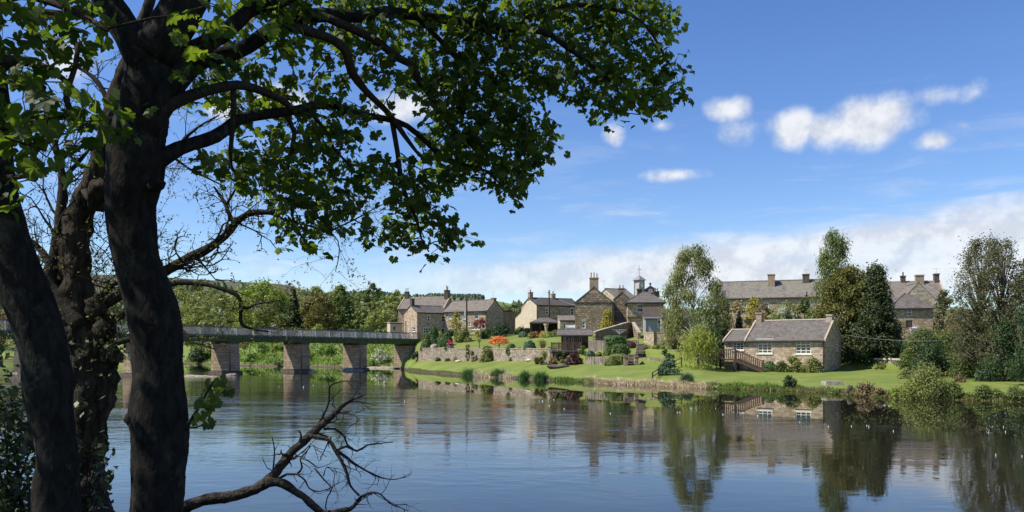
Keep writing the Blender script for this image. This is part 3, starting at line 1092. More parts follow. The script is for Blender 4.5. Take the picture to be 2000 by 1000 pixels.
def block_face(parent, org, du, up_z, length, height, batter_dir, thick, row=0.42):
    """lays stone blocks with recessed joints over a pier face; every block is its own object"""
    global blk_me
    z = 0.0
    k = 0
    while z < height - .05:
        h = min(row * R.uniform(.85, 1.15), height - z)
        u = 0.0
        odd = (k % 2) * .3
        first_ = True
        while u < length - .02:
            w = R.uniform(.62, 1.15) if not first_ else R.uniform(.35, .6) + odd
            first_ = False
            if length - u - w < .35:
                w = length - u
            o_ = bpy.data.objects.new('block', blk_me)
            COL.objects.link(o_)
            o_.parent = parent
            c = org + du * (u + w / 2)
            shift = batter_dir * (0.14 * (1 - z / height) + R.uniform(0, .035))
            o_.location = Vector((c.x, c.y, up_z + z + h / 2)) + shift - Vector(bridge.location)
            o_.rotation_euler = (R.uniform(-.012, .012), 0, math.atan2(du.y, du.x))
            o_.scale = (w - .03, thick, h - .03)
            u += w
        z += h
        k += 1


bm_ = MB()
e = 0.06
x_, y_, z_ = .5, .5, .5
bm_.hexa([(-.5, -.5, -.5), (.5, -.5, -.5), (.5, .5, -.5), (-.5, .5, -.5), (-.5, -.5, .5), (.5, -.5, .5), (.5, .5, .5), (-.5, .5, .5)])
tmp = bpy.data.meshes.new('block')
tmp.from_pydata(bm_.v, [], bm_.f)
tmp.update()
_m, _t, _b, _o = new_mat('pier_block')
_b.inputs['Roughness'].default_value = .9
_oi = N(_t, 'ShaderNodeObjectInfo')
_co = N(_t, 'ShaderNodeTexCoord')
_n = N(_t, 'ShaderNodeTexNoise', i_Scale=2.2, i_Detail=6.0)
_t.links.new(_co.outputs['Object'], _n.inputs['Vector'])
_c = mixc(_t, _oi.outputs['Random'], (.28, .20, .125), (.44, .33, .21))
_c = mixc(_t, mth(_t, 'MULTIPLY', smooth(_t, _n.outputs[0], .45, .7), .55), _c, (.12, .095, .07))
_t.links.new(_c, _b.inputs['Base Color'])
_bp = N(_t, 'ShaderNodeBump', i_Strength=.7, i_Distance=.06)
_t.links.new(_n.outputs[0], _bp.inputs['Height'])
_t.links.new(_bp.outputs[0], _b.inputs['Normal'])
tmp.materials.append(MATS['pier_block'])
blk_me = tmp
for i, s in enumerate(PS):
    m = MB(MBR)
    b0, b1 = .16, .05
    zb, zt = -.6, 4.40
    m.hexa([(s - b0 + .05, PL0 - b0 + .05, zb), (s - b0 + .05, PL1 + b0 - .05, zb), (s + PT + b0, PL1 + b0 - .05, zb), (s + PT + b0, PL0 - b0 + .05, zb),
            (s + b1, PL0 + b1, zt), (s + b1, PL1 - b1, zt), (s + PT - b1, PL1 - b1, zt), (s + PT - b1, PL0 + b1, zt)][::1])
    pr = m.build('pier', 'soot_shade_stone', bridge)
    BASE[pr] = Vector(bridge.location)
    if i < 4:
        block_face(pr, bp(s, PL0, 0), BQ, 0.42, PL1 - PL0, 3.78, -BD, .16)
        block_face(pr, bp(s, PL1, 0), BD, 0.42, PT, 3.78, BQ, .16)
    m = MB(MBR)
    m.box(s - .12, s + PT + .12, PL0 - .12, PL1 + .12, 4.20, 4.495)
    m.f = [f[::-1] for f in m.f]
    m.build('pier_cap', 'soot_shade_stone', pr)
    m = MB(MBR)
    m.box(s - .10, s + .25, PL0 - .30, PL0 - .125, 4.16, 4.48)
    m.f = [f[::-1] for f in m.f]
    m.build('corbel', 'coping', pr)
    m = MB(MBR)
    m.hexa([(s - .45, PL0 - .5, -.5), (s - .45, PL1 + .55, -.5), (s + PT + .4, PL1 + .55, -.5), (s + PT + .4, PL0 - .5, -.5),
            (s - .33, PL0 - .4, .36), (s - .33, PL1 + .4, .36), (s + PT + .28, PL1 + .4, .36), (s + PT + .28, PL0 - .4, .36)])
    m.build('footing', 'soot_shade_stone', pr)
# abutment on the village side
sa = solve_s(770, PL0)
m = MB(MBR)
m.hexa([(sa, PL0 - .3, -.6), (sa, PL1 + .35, -.6), (S1 + 9, PL1 + .6, -.6), (S1 + 9, PL0 - .3, -.6),
        (sa + .1, PL0, 4.47), (sa + .1, PL1, 4.47), (S1 + 9, PL1, 4.47), (S1 + 9, PL0, 4.47)])
ab = m.build('abutment', 'soot_shade_stone', bridge)
block_face(ab, bp(sa, PL0, 0), BQ, 0.2, PL1 - PL0, 4.0, -BD, .16)
block_face(ab, bp(sa, PL1 + .1, 0), BD, 0.2, 7.0, 4.0, BQ, .16)
m = MB(MBR)
m.box(sa + 6.0, S1 + 9, PL0 + .1, PL1 - .06, 4.472, 5.07)
m.f = [f[::-1] for f in m.f]
m.build('approach', 'rubble_brown', bridge)

# rocks and gravel around the pier feet and in the stream
for i, (px, py, w, h, lab) in enumerate([(752, 749, 8, 6, 'pale rounded rock sticking out of the river before the abutment'),
                                         (455, 733, 26, 5, 'dark low rocks awash at the foot of the first full pier'),
                                         (606, 727, 24, 5, 'low dark rock ledge beside the middle pier'),
                                         (690, 724, 34, 6, 'low rock ledge at the foot of the pier nearest the village'),
                                         (748, 719, 60, 4, 'pale gravel strip at the waterline beside the abutment'),
                                         (395, 735, 64, 4, 'pale gravel shoal upstream of the first full pier')]):
    Y = 4854.0 / (py - 688)
    m = MB()
    wm, hm = w * Y / F / 2, h * Y / F
    c = Vector((wx(px, Y), Y, -.05))
    for k in range(1 if i == 0 else 6):
        o_ = Vector((R.uniform(-.8, .8) * wm, R.uniform(-.5, .5), 0)) if i else Vector((0, 0, .05))
        m.blob(c + o_, (wm * (.5 if i else 1), wm * (.35 if i else .8), hm * R.uniform(.5, 1)), seed=i * 7 + k)
    m.build('river_rock' if i < 4 else 'gravel_shoal', 'gravel_shoal' if i == 0 else ('rock' if i < 4 else 'gravel_shoal'), smooth_=True, uv=False, base=c, label=lab, category='rock' if i < 4 else 'gravel')

# gull on the handrail
sg = solve_s(535, -.08)
gp = bp(sg, -.08, 6.56)
gull = thing('gull', 'white gull perched on the bridge handrail', 'gull', gp)
m = MB()
ga = BD * -1
for t_, r_ in ((0, 0),):
    pts = [gp + Vector((-.36, 0, .16)), gp + Vector((-.24, 0, .20)), gp + Vector((-.08, 0, .25)), gp + Vector((.10, 0, .32)), gp + Vector((.20, 0, .41)), gp + Vector((.25, 0, .50)), gp + Vector((.31, 0, .51))]
    m.tube(pts, [.02, .07, .125, .12, .075, .07, .03], 10)
m.build('body', 'feather_white', gull, smooth_=True)
m = MB()
m.tube([gp + Vector((.30, 0, .505)), gp + Vector((.39, 0, .485))], [.022, .006], 6)
m.build('beak', 'beak', gull)
for sy in (-.07, .07):
    m = MB()
    m.tube([gp + Vector((-.42, sy * .5, .17)), gp + Vector((-.2, sy * 1.5, .25)), gp + Vector((.06, sy * 1.5, .34))], [.012, .06, .03], 6)
    m.build('wing', 'feather_grey', gull, smooth_=True)
    m = MB()
    m.tube([gp + Vector((0, sy * .5, 0)), gp + Vector((0, sy * .5, .2))], .012, 5)
    m.build('leg', 'beak', gull)


# ------------------------------------------------------------------ houses
class House:
    """box house with real openings; local x runs along the front (seen left to right), y goes back"""

    def __init__(self, name, label, px_l, px_r, Y, ang, W, z0, ze, zr, wall, roof, at='l', ridge='x', group=None, parent=None, cat='house', eav=.22, verge=.12, cop=None, roof_kind='gable', L=None):
        a = math.radians(ang)
        ex, ey = Vector((math.cos(a), math.sin(a), 0)), Vector((-math.sin(a), math.cos(a), 0))

        def reach(C, d, px):
            k = (px - 1000) / F
            return (k * C.y - C.x) / (d.x - k * d.y)
        if at == 'l':
            C = Vector((wx(px_l, Y), Y, 0))
            if L is None:
                L = reach(C, ex, px_r)
        else:
            C2 = Vector((wx(px_r, Y), Y, 0))
            if L is None:
                L = -reach(C2, ex, px_l)
            C = C2 - ex * L
        self.C, self.ex, self.ey, self.L, self.W, self.z0, self.ze, self.zr = C, ex, ey, L, W, z0, ze, zr
        self.M = Matrix(((ex.x, ey.x, 0, C.x), (ex.y, ey.y, 0, C.y), (0, 0, 1, 0), (0, 0, 0, 1)))
        self.wallm, self.roofm, self.ridge = wall, roof, ridge
        self.root = parent or thing(name, label, cat, C + Vector((0, 0, z0)), group)
        self.open = {'F': [], 'R': [], 'L': [], 'B': []}
        self.eav, self.verge, self.cop, self.rk = eav, verge, cop, roof_kind

    def frame(self, w):
        L, W = self.L, self.W
        return {'F': (Vector((0, 0, 0)), Vector((1, 0, 0)), L), 'R': (Vector((L, 0, 0)), Vector((0, 1, 0)), W),
                'L': (Vector((0, W, 0)), Vector((0, -1, 0)), W), 'B': (Vector((L, W, 0)), Vector((-1, 0, 0)), L)}[w]

    def uv(self, w, px, py):
        o, d, _ = self.frame(w)
        o, d = self.M @ o, (self.M.to_3x3() @ d)
        n = Vector((d.y, -d.x, 0))
        r = Vector(((px - 1000) / F, 1, (HZ - py) / F))
        e_ = Vector((0, 0, EYE))
        t = (o - e_).dot(n) / r.dot(n)
        p = e_ + r * t
        return (p - o).dot(d), p.z

    def win(self, w, x0, y0, x1, y1, cols=1, rows=2, paint='white_paint', sill=True, lintel=True, lab=None, glassm='glass', bars=.08, edge=.12):
        u0, za = self.uv(w, x0, y1)
        u1, zb = self.uv(w, x1, y0)
        _, _, ln = self.frame(w)
        u0, u1 = max(u0, .12), min(u1, ln - .12)
        self.open[w].append((u0, u1, za, zb, cols, rows, paint, sill, lintel, lab, glassm, bars, edge))

    def build(self):
        L, W, z0, ze, zr = self.L, self.W, self.z0, self.ze, self.zr
        wm = MB(self.M)
        for w in 'FRLB':
            o, d, ln = self.frame(w)
            n = Vector((d.y, -d.x, 0))
            ops = self.open[w]
            us = sorted({0.0, ln} | {q[0] for q in ops} | {q[1] for q in ops})
            zs = sorted({z0, ze} | {q[2] for q in ops} | {q[3] for q in ops})
            pt = lambda u, z, k=0.0: o + d * u + n * k + Vector((0, 0, z))
            for i in range(len(us) - 1):
                for j in range(len(zs) - 1):
                    uc, zc = (us[i] + us[i + 1]) / 2, (zs[j] + zs[j + 1]) / 2
                    if any(q[0] < uc < q[1] and q[2] < zc < q[3] for q in ops):
                        continue
                    wm.add([pt(us[i], zs[j]), pt(us[i + 1], zs[j]), pt(us[i + 1], zs[j + 1]), pt(us[i], zs[j + 1])], [(0, 1, 2, 3)])
            for q in ops:
                u0, u1, a, b = q[:4]
                k = -.14
                for A, B in (((u0, a), (u1, a)), ((u1, a), (u1, b)), ((u1, b), (u0, b)), ((u0, b), (u0, a))):
                    wm.add([pt(*A), pt(*B), pt(*B, k), pt(*A, k)], [(0, 1, 2, 3)])
            gable = (w in 'RL' and self.ridge == 'x') or (w in 'FB' and self.ridge == 'y')
            if gable and self.rk == 'gable':
                wm.add([pt(0, ze), pt(ln, ze), pt(ln / 2, zr)], [(0, 1, 2)])
            if self.rk == 'mono' and w in 'RL':
                if w == 'R':
                    wm.add([pt(0, ze), pt(ln, ze), pt(ln, zr)], [(0, 1, 2)])
                else:
                    wm.add([pt(0, ze), pt(ln, ze), pt(0, zr)], [(0, 1, 2)])
            if self.rk == 'mono' and w == 'B':
                wm.add([pt(0, ze), pt(ln, ze), pt(ln, zr), pt(0, zr)], [(0, 1, 2, 3)])
        wm.build('wall', self.wallm, self.root)
        for w in 'FRLB':
            for q in self.open[w]:
                self._window(w, *q)
        self._roof()
        return self

    def _window(self, w, u0, u1, a, b, cols, rows, paint, sill, lintel, lab, glassm, bars, edge):
        o, d, ln = self.frame(w)
        n = Vector((d.y, -d.x, 0))
        Ml = self.M @ Matrix(((d.x, -n.x, 0, o.x), (d.y, -n.y, 0, o.y), (0, 0, 1, 0), (0, 0, 0, 1)))
        fm = MB(Ml)
        y0, y1 = .06, .13
        fm.box(u0, u0 + edge, y0, y1, a, b)
        fm.box(u1 - edge, u1, y0, y1, a, b)
        fm.box(u0 + edge, u1 - edge, y0, y1, a, a + edge)
        fm.box(u0 + edge, u1 - edge, y0, y1, b - edge, b)
        for i in range(1, cols):
            c = u0 + (u1 - u0) * i / cols
            fm.box(c - bars / 2, c + bars / 2, y0 + .01, y1 - .01, a + edge, b - edge)
        for j in range(1, rows):
            c = a + (b - a) * j / rows
            fm.box(u0 + edge, u1 - edge, y0 + .015, y1 - .015, c - bars / 2, c + bars / 2)
        fo = fm.build('window', paint, self.root)
        if lab:
            fo['label'] = lab
        g = MB(Ml)
        g.box(u0 + .01, u1 - .01, .10, .115, a + .01, b - .01)
        g.build('pane', glassm, fo)
        if sill:
            s = MB(Ml)
            s.box(u0 - .1, u1 + .1, -.07, .055, a - .13, a - .002)
            s.build('sill', 'coping' if sill is True else sill, fo)
        if lintel:
            s = MB(Ml)
            s.box(u0 - .14, u1 + .14, -.012, .055, b + .002, b + .24)
            s.build('lintel', 'coping' if lintel is True else lintel, fo)

    def _slab(self, m, p, t=.11):
        """four roof corners (ccw seen from above) thickened downwards"""
        a = [Vector(q) for q in p]
        dn = [q - Vector((0, 0, t)) for q in a]
        m.add(dn + a, [(3, 2, 1, 0), (4, 5, 6, 7), (0, 1, 5, 4), (1, 2, 6, 5), (2, 3, 7, 6), (3, 0, 4, 7)])

    def _roof(self):
        L, W, ze, zr, e_, v = self.L, self.W, self.ze + .11, self.zr + .13, self.eav, self.verge
        rm = MB(self.M)
        if self.rk == 'gable':
            if self.ridge == 'x':
                k = (zr - ze) / (W / 2)
                self._slab(rm, [(-v, -e_, ze - k * e_), (L + v, -e_, ze - k * e_), (L + v, W / 2, zr), (-v, W / 2, zr)])
                self._slab(rm, [(-v, W / 2, zr - .002), (L + v, W / 2, zr - .002), (L + v, W + e_, ze - k * e_), (-v, W + e_, ze - k * e_)])
            else:
                k = (zr - ze) / (L / 2)
                self._slab(rm, [(-e_, -v, ze - k * e_), (L / 2, -v, zr), (L / 2, W + v, zr), (-e_, W + v, ze - k * e_)])
                self._slab(rm, [(L / 2, -v, zr - .002), (L + e_, -v, ze - k * e_), (L + e_, W + v, ze - k * e_), (L / 2, W + v, zr - .002)])
            ro = rm.build('roof', self.roofm, self.root)
            rg = MB(self.M)
            if self.ridge == 'x':
                rg.tube([(-v, W / 2, zr + .0), (L + v, W / 2, zr + .0)], .11, 6)
            else:
                rg.tube([(L / 2, -v, zr), (L / 2, W + v, zr)], .11, 6)
            rg.build('ridge', 'coping' if self.cop else self.roofm, ro)
            if self.cop:
                sides = {'both': (0, 1), 'l': (0,), 'r': (1,)}[self.cop]
                for sd_ in sides:
                    cm = MB(self.M)
                    w_ = .17
                    if self.ridge == 'x':
                        x0 = -v - .02 if sd_ == 0 else L + v - w_ + .02
                        h = .12
                        for y0, y1, za, zb in ((-e_ - .03, W / 2, ze - k * (e_ + .03), zr), (W / 2, W + e_ + .03, zr, ze - k * (e_ + .03))):
                            cm.hexa([(x0, y0, za - .13), (x0 + w_, y0, za - .13), (x0 + w_, y1, zb - .13), (x0, y1, zb - .13), (x0, y0, za + h), (x0 + w_, y0, za + h), (x0 + w_, y1, zb + h), (x0, y1, zb + h)])
                    else:
                        y0 = -v - .02
                        h = .12
                        for x0, x1, za, zb in ((-e_ - .03, L / 2, ze - k * (e_ + .03), zr), (L / 2, L + e_ + .03, zr, ze - k * (e_ + .03))):
                            cm.hexa([(x0, y0, za - .13), (x1, y0, zb - .13), (x1, y0 + w_, zb - .13), (x0, y0 + w_, za - .13), (x0, y0, za + h), (x1, y0, zb + h), (x1, y0 + w_, zb + h), (x0, y0 + w_, za + h)])
                    cm.build('coping', 'coping', ro)
        elif self.rk == 'hip':
            a = W / 2
            k = (zr - ze) / a
            zz = ze - k * e_
            r0, r1 = (a, L - a) if L > W else (L / 2 - .3, L / 2 + .3)
            A, B, C_, D = (-e_, -e_, zz), (L + e_, -e_, zz), (L + e_, W + e_, zz), (-e_, W + e_, zz)
            E, G = (r0, W / 2, zr), (r1, W / 2, zr)
            lo_ = [(q[0], q[1], q[2] - .14) for q in (A, B, C_, D)]
            rm.add([A, B, C_, D, E, G] + lo_, [(0, 1, 5, 4), (1, 2, 5), (2, 3, 4, 5), (3, 0, 4), (0, 6, 7, 1), (1, 7, 8, 2), (2, 8, 9, 3), (3, 9, 6, 0), (9, 8, 7, 6)])
            ro = rm.build('roof', self.roofm, self.root)
            rg = MB(self.M)
            for p, q in ((E, G), (A, E), (D, E), (B, G), (C_, G)):
                rg.tube([p, q], .075, 5)
            rg.build('hip_ridge', self.roofm, ro)
        elif self.rk == 'mono':
            k = (zr - ze) / W
            self._slab(rm, [(-v, -e_, ze - k * e_), (L + v, -e_, ze - k * e_), (L + v, W + .02, zr), (-v, W + .02, zr)])
            ro = rm.build('roof', self.roofm, self.root)
        if self.ridge == 'x' and self.rk != 'gablex':
            g = MB(self.M)
            kk = (zr - ze) / ((W / 2) if self.rk != 'mono' else W)
            g.box(-.05, L + .05, -e_ - .10, -e_ + .0, ze - kk * e_ - .20, ze - kk * e_ - .08)
            g.build('gutter', 'black_paint', self.root)

    def chimney(self, x, y, zb, zt, w=.9, d=.6, pots=2, mat='chimney_stone', potm='terracotta', poth=.55, capm=None, along='x'):
        m = MB(self.M)
        m.box(x - w / 2, x + w / 2, y - d / 2, y + d / 2, zb, zt - .16)
        m.box(x - w / 2 - .06, x + w / 2 + .06, y - d / 2 - .06, y + d / 2 + .06, zt - .16, zt)
        m.box(x - w / 2 - .035, x + w / 2 + .035, y - d / 2 - .035, y + d / 2 + .035, zb, zb + (zt - zb) * .2)
        c = m.build('chimney', mat, self.root)
        for i in range(pots):
            f = (i + .5) / pots - .5
            px_, py_ = (x + f * w, y) if along == 'x' else (x, y + f * d)
            p = MB(self.M)
            h = poth * R.uniform(.8, 1.1)
            p.lathe((px_, py_, zt + .002), [(.12, 0), (.10, .08), (.09, h * .8), (.115, h * .86), (.115, h)], 8)
            p.build('chimney_pot', potm if R.random() < .8 else 'soot_shade_stone', c)
        return c

    def part(self, name, mat, *boxes):
        m = MB(self.M)
        for b in boxes:
            m.box(*b)
        return m.build(name, mat, self.root)


def at_h(px, py, Y):
    return wz(py, Y)


def aerial(h, x, y, z, ht=1.2):
    m = MB(h.M)
    m.tube([(x, y, z), (x, y, z + ht)], .022, 5)
    m.tube([(x - .45, y, z + ht - .05), (x + .45, y, z + ht - .05)], .015, 4)
    for k in range(6):
        xx = x - .4 + k * .16
        m.tube([(xx, y - .16, z + ht - .05), (xx, y + .16, z + ht - .05)], .01, 4)
    m.build('aerial', 'steel_light', h.root)


# --- tall house behind the bridge end, with a narrow wing towards the river
h = House('stone_house', 'tall stone house with brown slate roof behind the end of the bridge', 778, 867, 164, -14, 7.0, 5.2, wz(603, 164), wz(582, 166), 'rubble_brown', 'slate_brown', cop='both')
h.chimney(.45, 3.5, h.zr - .4, h.zr + 1.35, .8, .7, 2, 'soot_shade_stone', 'buff_pot', .75)
h.chimney(h.L - .5, 3.5, h.zr - .5, h.zr + 1.5, .8, 1.4, 2, 'soot_shade_stone', 'terracotta', .85, along='y')
h.build()
main1 = h
h2 = House('', '', 814.5, 875, 152, 33, 5.4, 5.2, wz(610.3, 152), wz(597.5, 154), 'rubble_warm', 'slate_grey', parent=h.root, eav=.12)
h2.win('F', 834.5, 616, 840.5, 628, 1, 2)
h2.win('F', 862, 617, 870, 628.5, 1, 2)
h2.win('F', 827, 640, 841, 651, 3, 2)
h2.win('F', 862, 640.5, 868.5, 651, 1, 1)
h2.win('L', 805.5, 638.5, 811.5, 648, 1, 2)
h2.chimney(.35, 2.7, h2.zr - .6, h2.zr + 1.35, .6, .75, 0, 'soot_shade_stone')
h2.build()
m = MB(h2.M)
m.tube([(-.08, 4.6, 5.2), (-.08, 4.6, h2.ze - 1.4)], .07, 6)
m.build('downpipe', 'steel_grey', h.root)
# little stone bus shelter beside the bridge
sh = House('stone_shelter', 'small flat-roofed cream stone shelter beside the bridge end', 762, 785, 158, 22, 2.4, 5.0, wz(631, 158), wz(630, 158), 'render_cream', 'coping', cat='shelter', roof_kind='mono', eav=.1)
sh.win('F', 767.5, 637, 773, 645.5, 1, 1, paint='render_cream', sill=False, lintel=False)
sh.build()

# --- pair of cottages with the yellow climber
h = House('stone_house', 'buff stone house with a dark bare gable and yellow climber beside the street pole', 868, 951, 150, -30, 5.8, 5.2, wz(606.2, 150), wz(586.5, 152.5), 'rubble_buff', 'slate_brown', at='r')
for x0, y0, x1, y1, c_ in ((876, 612.5, 883, 623.5, 2), (891.5, 612, 899.5, 622.5, 2), (905, 609.5, 909, 624, 1), (926.5, 609, 934.5, 623.5, 1), (876.5, 636, 884, 646.5, 2), (896, 635, 902, 644, 1), (914, 628, 919, 638.5, 1), (920, 638.5, 938, 644, 3)):
    h.win('F', x0, y0, x1, y1, c_, 2 if c_ < 3 else 1)
h.chimney(h.L - .35, 2.9, h.zr - .3, h.zr + .45, .6, 1.0, 0, 'chimney_stone')
h.build()
aerial(h, h.L - .4, 2.9, h.zr + .45, 1.2)
m = MB(h.M)
m.tube([(h.L - .15, -.09, 5.3), (h.L - .15, -.09, h.ze)], .05, 6)
m.build('downpipe', 'black_paint', h.root)
m = MB(h.M)
m.box(h.L - 4.8, h.L - .02, h.W + .01, h.W + 4.6, 5.2, wz(609.5, 158))
m.build('rear_extension', 'rubble_rough', h.root)
m = MB(h.M)
m.box(h.L - 4.9, h.L + .08, h.W + .0, h.W + 4.7, wz(609.5, 158) + .003, wz(609.5, 158) + .12)
m.build('extension_roof', 'slate_dark', h.root)

# --- row of houses with the bright rendered gable
h = House('terraced_house', 'house with a cream rendered gable and dark shaded front behind the garden canopy', 1048.4, 1133, 160, 24, 7.2, 6.4, wz(595.8, 160), wz(582.5, 163), 'rubble_brown', 'slate_dark', eav=.15)
h.win('F', 1065.5, 602, 1071.5, 614.5, 1, 2)
h.win('F', 1091.5, 603, 1095.5, 615.5, 1, 2, paint='render_grey')
h.win('F', 1114.5, 602, 1121, 615.5, 1, 2)
h.win('L', 1015, 629.5, 1023, 634, 2, 1)
h.chimney(.35, 3.6, h.zr - .5, h.zr + 1.2, .7, .9, 1, 'chimney_stone', 'soot_shade_stone', .45)
h.chimney(h.L * .56, 3.6, h.zr - .5, h.zr + 1.05, .75, .8, 1, 'chimney_stone', 'soot_shade_stone', .45)
h.build()
aerial(h, .2, 3.6, h.zr + 1.2, .9)
aerial(h, h.L * .56 + .2, 3.6, h.zr + 1.1, .8)
m = MB(h.M)    # cream render laid over the gable, with its lean-to slope behind
o1 = -.035
m.add([(o1, .0, 6.4), (o1, 11.5, 6.4), (o1, 11.5, wz(626, 170)), (o1, 7.4, wz(610, 165)), (o1, 3.6, h.zr - .06), (o1, 0, h.ze - .02),
       (-.003, .0, 6.4), (-.003, 11.5, 6.4), (-.003, 11.5, wz(626, 170)), (-.003, 7.4, wz(610, 165)), (-.003, 3.6, h.zr - .06), (-.003, 0, h.ze - .02)],
      [(5, 4, 3, 2, 1, 0), (0, 1, 7, 6), (1, 2, 8, 7), (2, 3, 9, 8), (3, 4, 10, 9), (4, 5, 11, 10), (5, 0, 6, 11)])
m.build('rendered_gable', 'render_cream', h.root)
m = MB(h.M)
m.hexa([(-.06, 7.2, wz(610, 165) - .08), (4.5, 7.2, wz(610, 165) - .08), (4.5, 11.7, wz(627, 170) - .08), (-.06, 11.7, wz(627, 170) - .08),
        (-.06, 7.2, wz(610, 165) + .1), (4.5, 7.2, wz(610, 165) + .1), (4.5, 11.7, wz(627, 170) + .1), (-.06, 11.7, wz(627, 170) + .1)])
m.build('lean_to_roof', 'slate_mossy', h.root)
m = MB(h.M)
m.box(.2, 4.4, 7.25, 11.5, 6.4, wz(627, 170) - .1)
m.build('lean_to_wall', 'render_white', h.root)

# --- the big gable with its three-pot chimney
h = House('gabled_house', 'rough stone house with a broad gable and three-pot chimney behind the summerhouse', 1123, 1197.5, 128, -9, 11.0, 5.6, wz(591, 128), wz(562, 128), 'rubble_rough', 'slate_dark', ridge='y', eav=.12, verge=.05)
h.win('F', 1136.5, 627, 1143.5, 641.5, 1, 2)
h.chimney(h.L / 2 - .02, .42, h.zr - .95, h.zr + 1.55, 1.32, .8, 3, 'chimney_stone', 'terracotta', .75)
h.build()
m = MB(h.M)
m.box(-.03, h.L + .03, -.10, -.004, h.ze - .06, h.ze + .08)
m.build('string_course', 'soot_shade_stone', h.root)
m = MB(h.M)
m.tube([(h.L - .1, -.08, 5.7), (h.L - .1, -.08, h.ze)], .055, 6)
m.build('downpipe', 'black_paint', h.root)
aerial(h, h.L / 2 + 1.4, 3.0, h.zr - .9, 2.2)
h4 = h
# porch and dark lean-to on its left
pr = House('', '', 1094, 1126, 131, 4, 3.0, 6.0, wz(626, 131), wz(617, 133), 'ashlar', 'slate_brown', parent=h.root, roof_kind='mono', eav=.18)
pr.win('F', 1099.5, 630, 1106, 650, 1, 1, sill=False)
pr.build()

# --- narrow second gable
h = House('gabled_house', 'narrow rough stone gable with two-pot chimney between the broad gable and the hipped house', 1198.5, 1231, 133, -9, 9.0, 5.6, wz(585, 133), wz(571.5, 133), 'rubble_rough', 'slate_grey', ridge='y', eav=.1, verge=.05)
h.win('F', 1202, 630, 1214, 638, 2, 1)
h.chimney(h.L / 2 - .1, .42, h.zr - .5, h.zr + .75, 1.0, .6, 2, 'chimney_stone', 'terracotta', .55)
h.build()

# --- hipped house with bay windows
h = House('hipped_house', 'buff stone house with a pyramid slate roof above the terraced garden', 1226, 1296, 124, -6, 6.2, 5.4, wz(589.5, 124), wz(571.5, 126), 'rubble_buff', 'slate_grey', roof_kind='hip', eav=.4)
h.win('F', 1243.5, 593.5, 1257, 609.5, 1, 2, bars=.09, edge=.09)
h.win('F', 1252, 629, 1260, 641.5, 1, 2, bars=.08)
h.build()
h5 = h
m = MB(h.M)
m.box(-.1, h.L * .62, -.32, -.004, wz(620.5, 124) - .05, wz(618.5, 124))
m.build('canopy', 'slate_dark', h.root)
ex = House('', '', 1258, 1300, 120, -6, 3.6, 5.2, wz(620, 120), wz(599, 123), 'render_grey', 'cedar_shingle', parent=h.root, roof_kind='mono', eav=.3)
ex.win('F', 1284, 624, 1292, 640, 1, 2)
ex.build()
m = MB(ex.M)
m.box(-.12, ex.L + .1, -.46, -.34, ex.ze - .16, ex.ze + .03)
m.build('fascia', 'steel_light', h.root)
m = MB(ex.M)
m.tube([(.15, -.10, 5.2), (.15, -.10, ex.ze - .1)], .055, 6)
m.build('downpipe', 'white_paint', h.root)
# sun room at the garden's edge, half behind the birch
cr = House('sun_room', 'low white-framed sun room on a stone base beside the birch', 1292, 1345, 103, -8, 4.0, 4.2, wz(622, 103), wz(605, 105), 'render_grey', 'cedar_shingle', roof_kind='mono', cat='extension', eav=.25)
cr.win('F', 1303, 624, 1321, 648, 2, 2, bars=.10, edge=.10, lintel=False)
cr.win('F', 1328, 626, 1340, 648, 1, 2, bars=.10, edge=.10, lintel=False)
cr.build()

# --- the hall with the clock cupola
h = House('town_hall', 'slate-roofed hall with a white clock cupola and weathervane behind the hipped house', 1212, 1252, 150, 30, 9, 6, wz(588, 150), wz(564, 153), 'ashlar', 'slate_mossy', cat='hall')
h.build()
cx = Vector((wx(1248.5, 158), 158, 0))
hw = 8.3 * 158 / F
Mc = Matrix.Translation((cx.x, cx.y, 0)) @ Matrix.Rotation(math.radians(38), 4, 'Z')
za, zb_, zc = wz(572, 158), wz(547.5, 158), wz(537.5, 158)
m = MB(Mc)
hw *= .78
m.box(-hw, hw, -hw, hw, za - 1.2, zb_)
cup = m.build('cupola', 'render_white', h.root)
m = MB(Mc)
for sx in (-1, 1):
    for sy in (-1, 1):
        m.box(sx * hw - .1, sx * hw + .1, sy * hw - .1, sy * hw + .1, za - 1.2, zb_ - .004)
m.build('corner_post', 'render_grey', cup)
m = MB(Mc)
zf = (za + zb_) / 2 + .3
m.tube([(0, -hw - .10, zf), (0, -hw - .003, zf)], hw * .62, 14)
m.build('clock_face', 'white_paint', cup)
m = MB(Mc)
m.box(-.03, .03, -hw - .13, -hw - .105, zf, zf + hw * .5)
m.box(0, hw * .4, -hw - .13, -hw - .105, zf - .03, zf + .03)
m.build('clock_hand', 'black_paint', cup)
m = MB(Mc)
for k in range(6):
    m.box(hw + .004, hw + .05, -hw * .6, hw * .6, za + .25 + k * .3, za + .42 + k * .3)
m.build('louvre', 'lead', cup)
m = MB(Mc)
e_ = hw + .38
m.add([(-e_, -e_, zb_), (e_, -e_, zb_), (e_, e_, zb_), (-e_, e_, zb_), (-e_ * .42, -e_ * .42, (zb_ + zc) / 2 + .1), (e_ * .42, -e_ * .42, (zb_ + zc) / 2 + .1), (e_ * .42, e_ * .42, (zb_ + zc) / 2 + .1), (-e_ * .42, e_ * .42, (zb_ + zc) / 2 + .1), (0, 0, zc)],
      [(3, 2, 1, 0), (0, 1, 5, 4), (1, 2, 6, 5), (2, 3, 7, 6), (3, 0, 4, 7), (4, 5, 8), (5, 6, 8), (6, 7, 8), (7, 4, 8)])
m.build('cupola_roof', 'lead', h.root)
m = MB(Mc)
m.tube([(0, 0, zc - .1), (0, 0, wz(518, 158))], .035, 5)
m.bar((-.55, 0, wz(525.5, 158)), (.55, 0, wz(525.5, 158)), .05, .05)
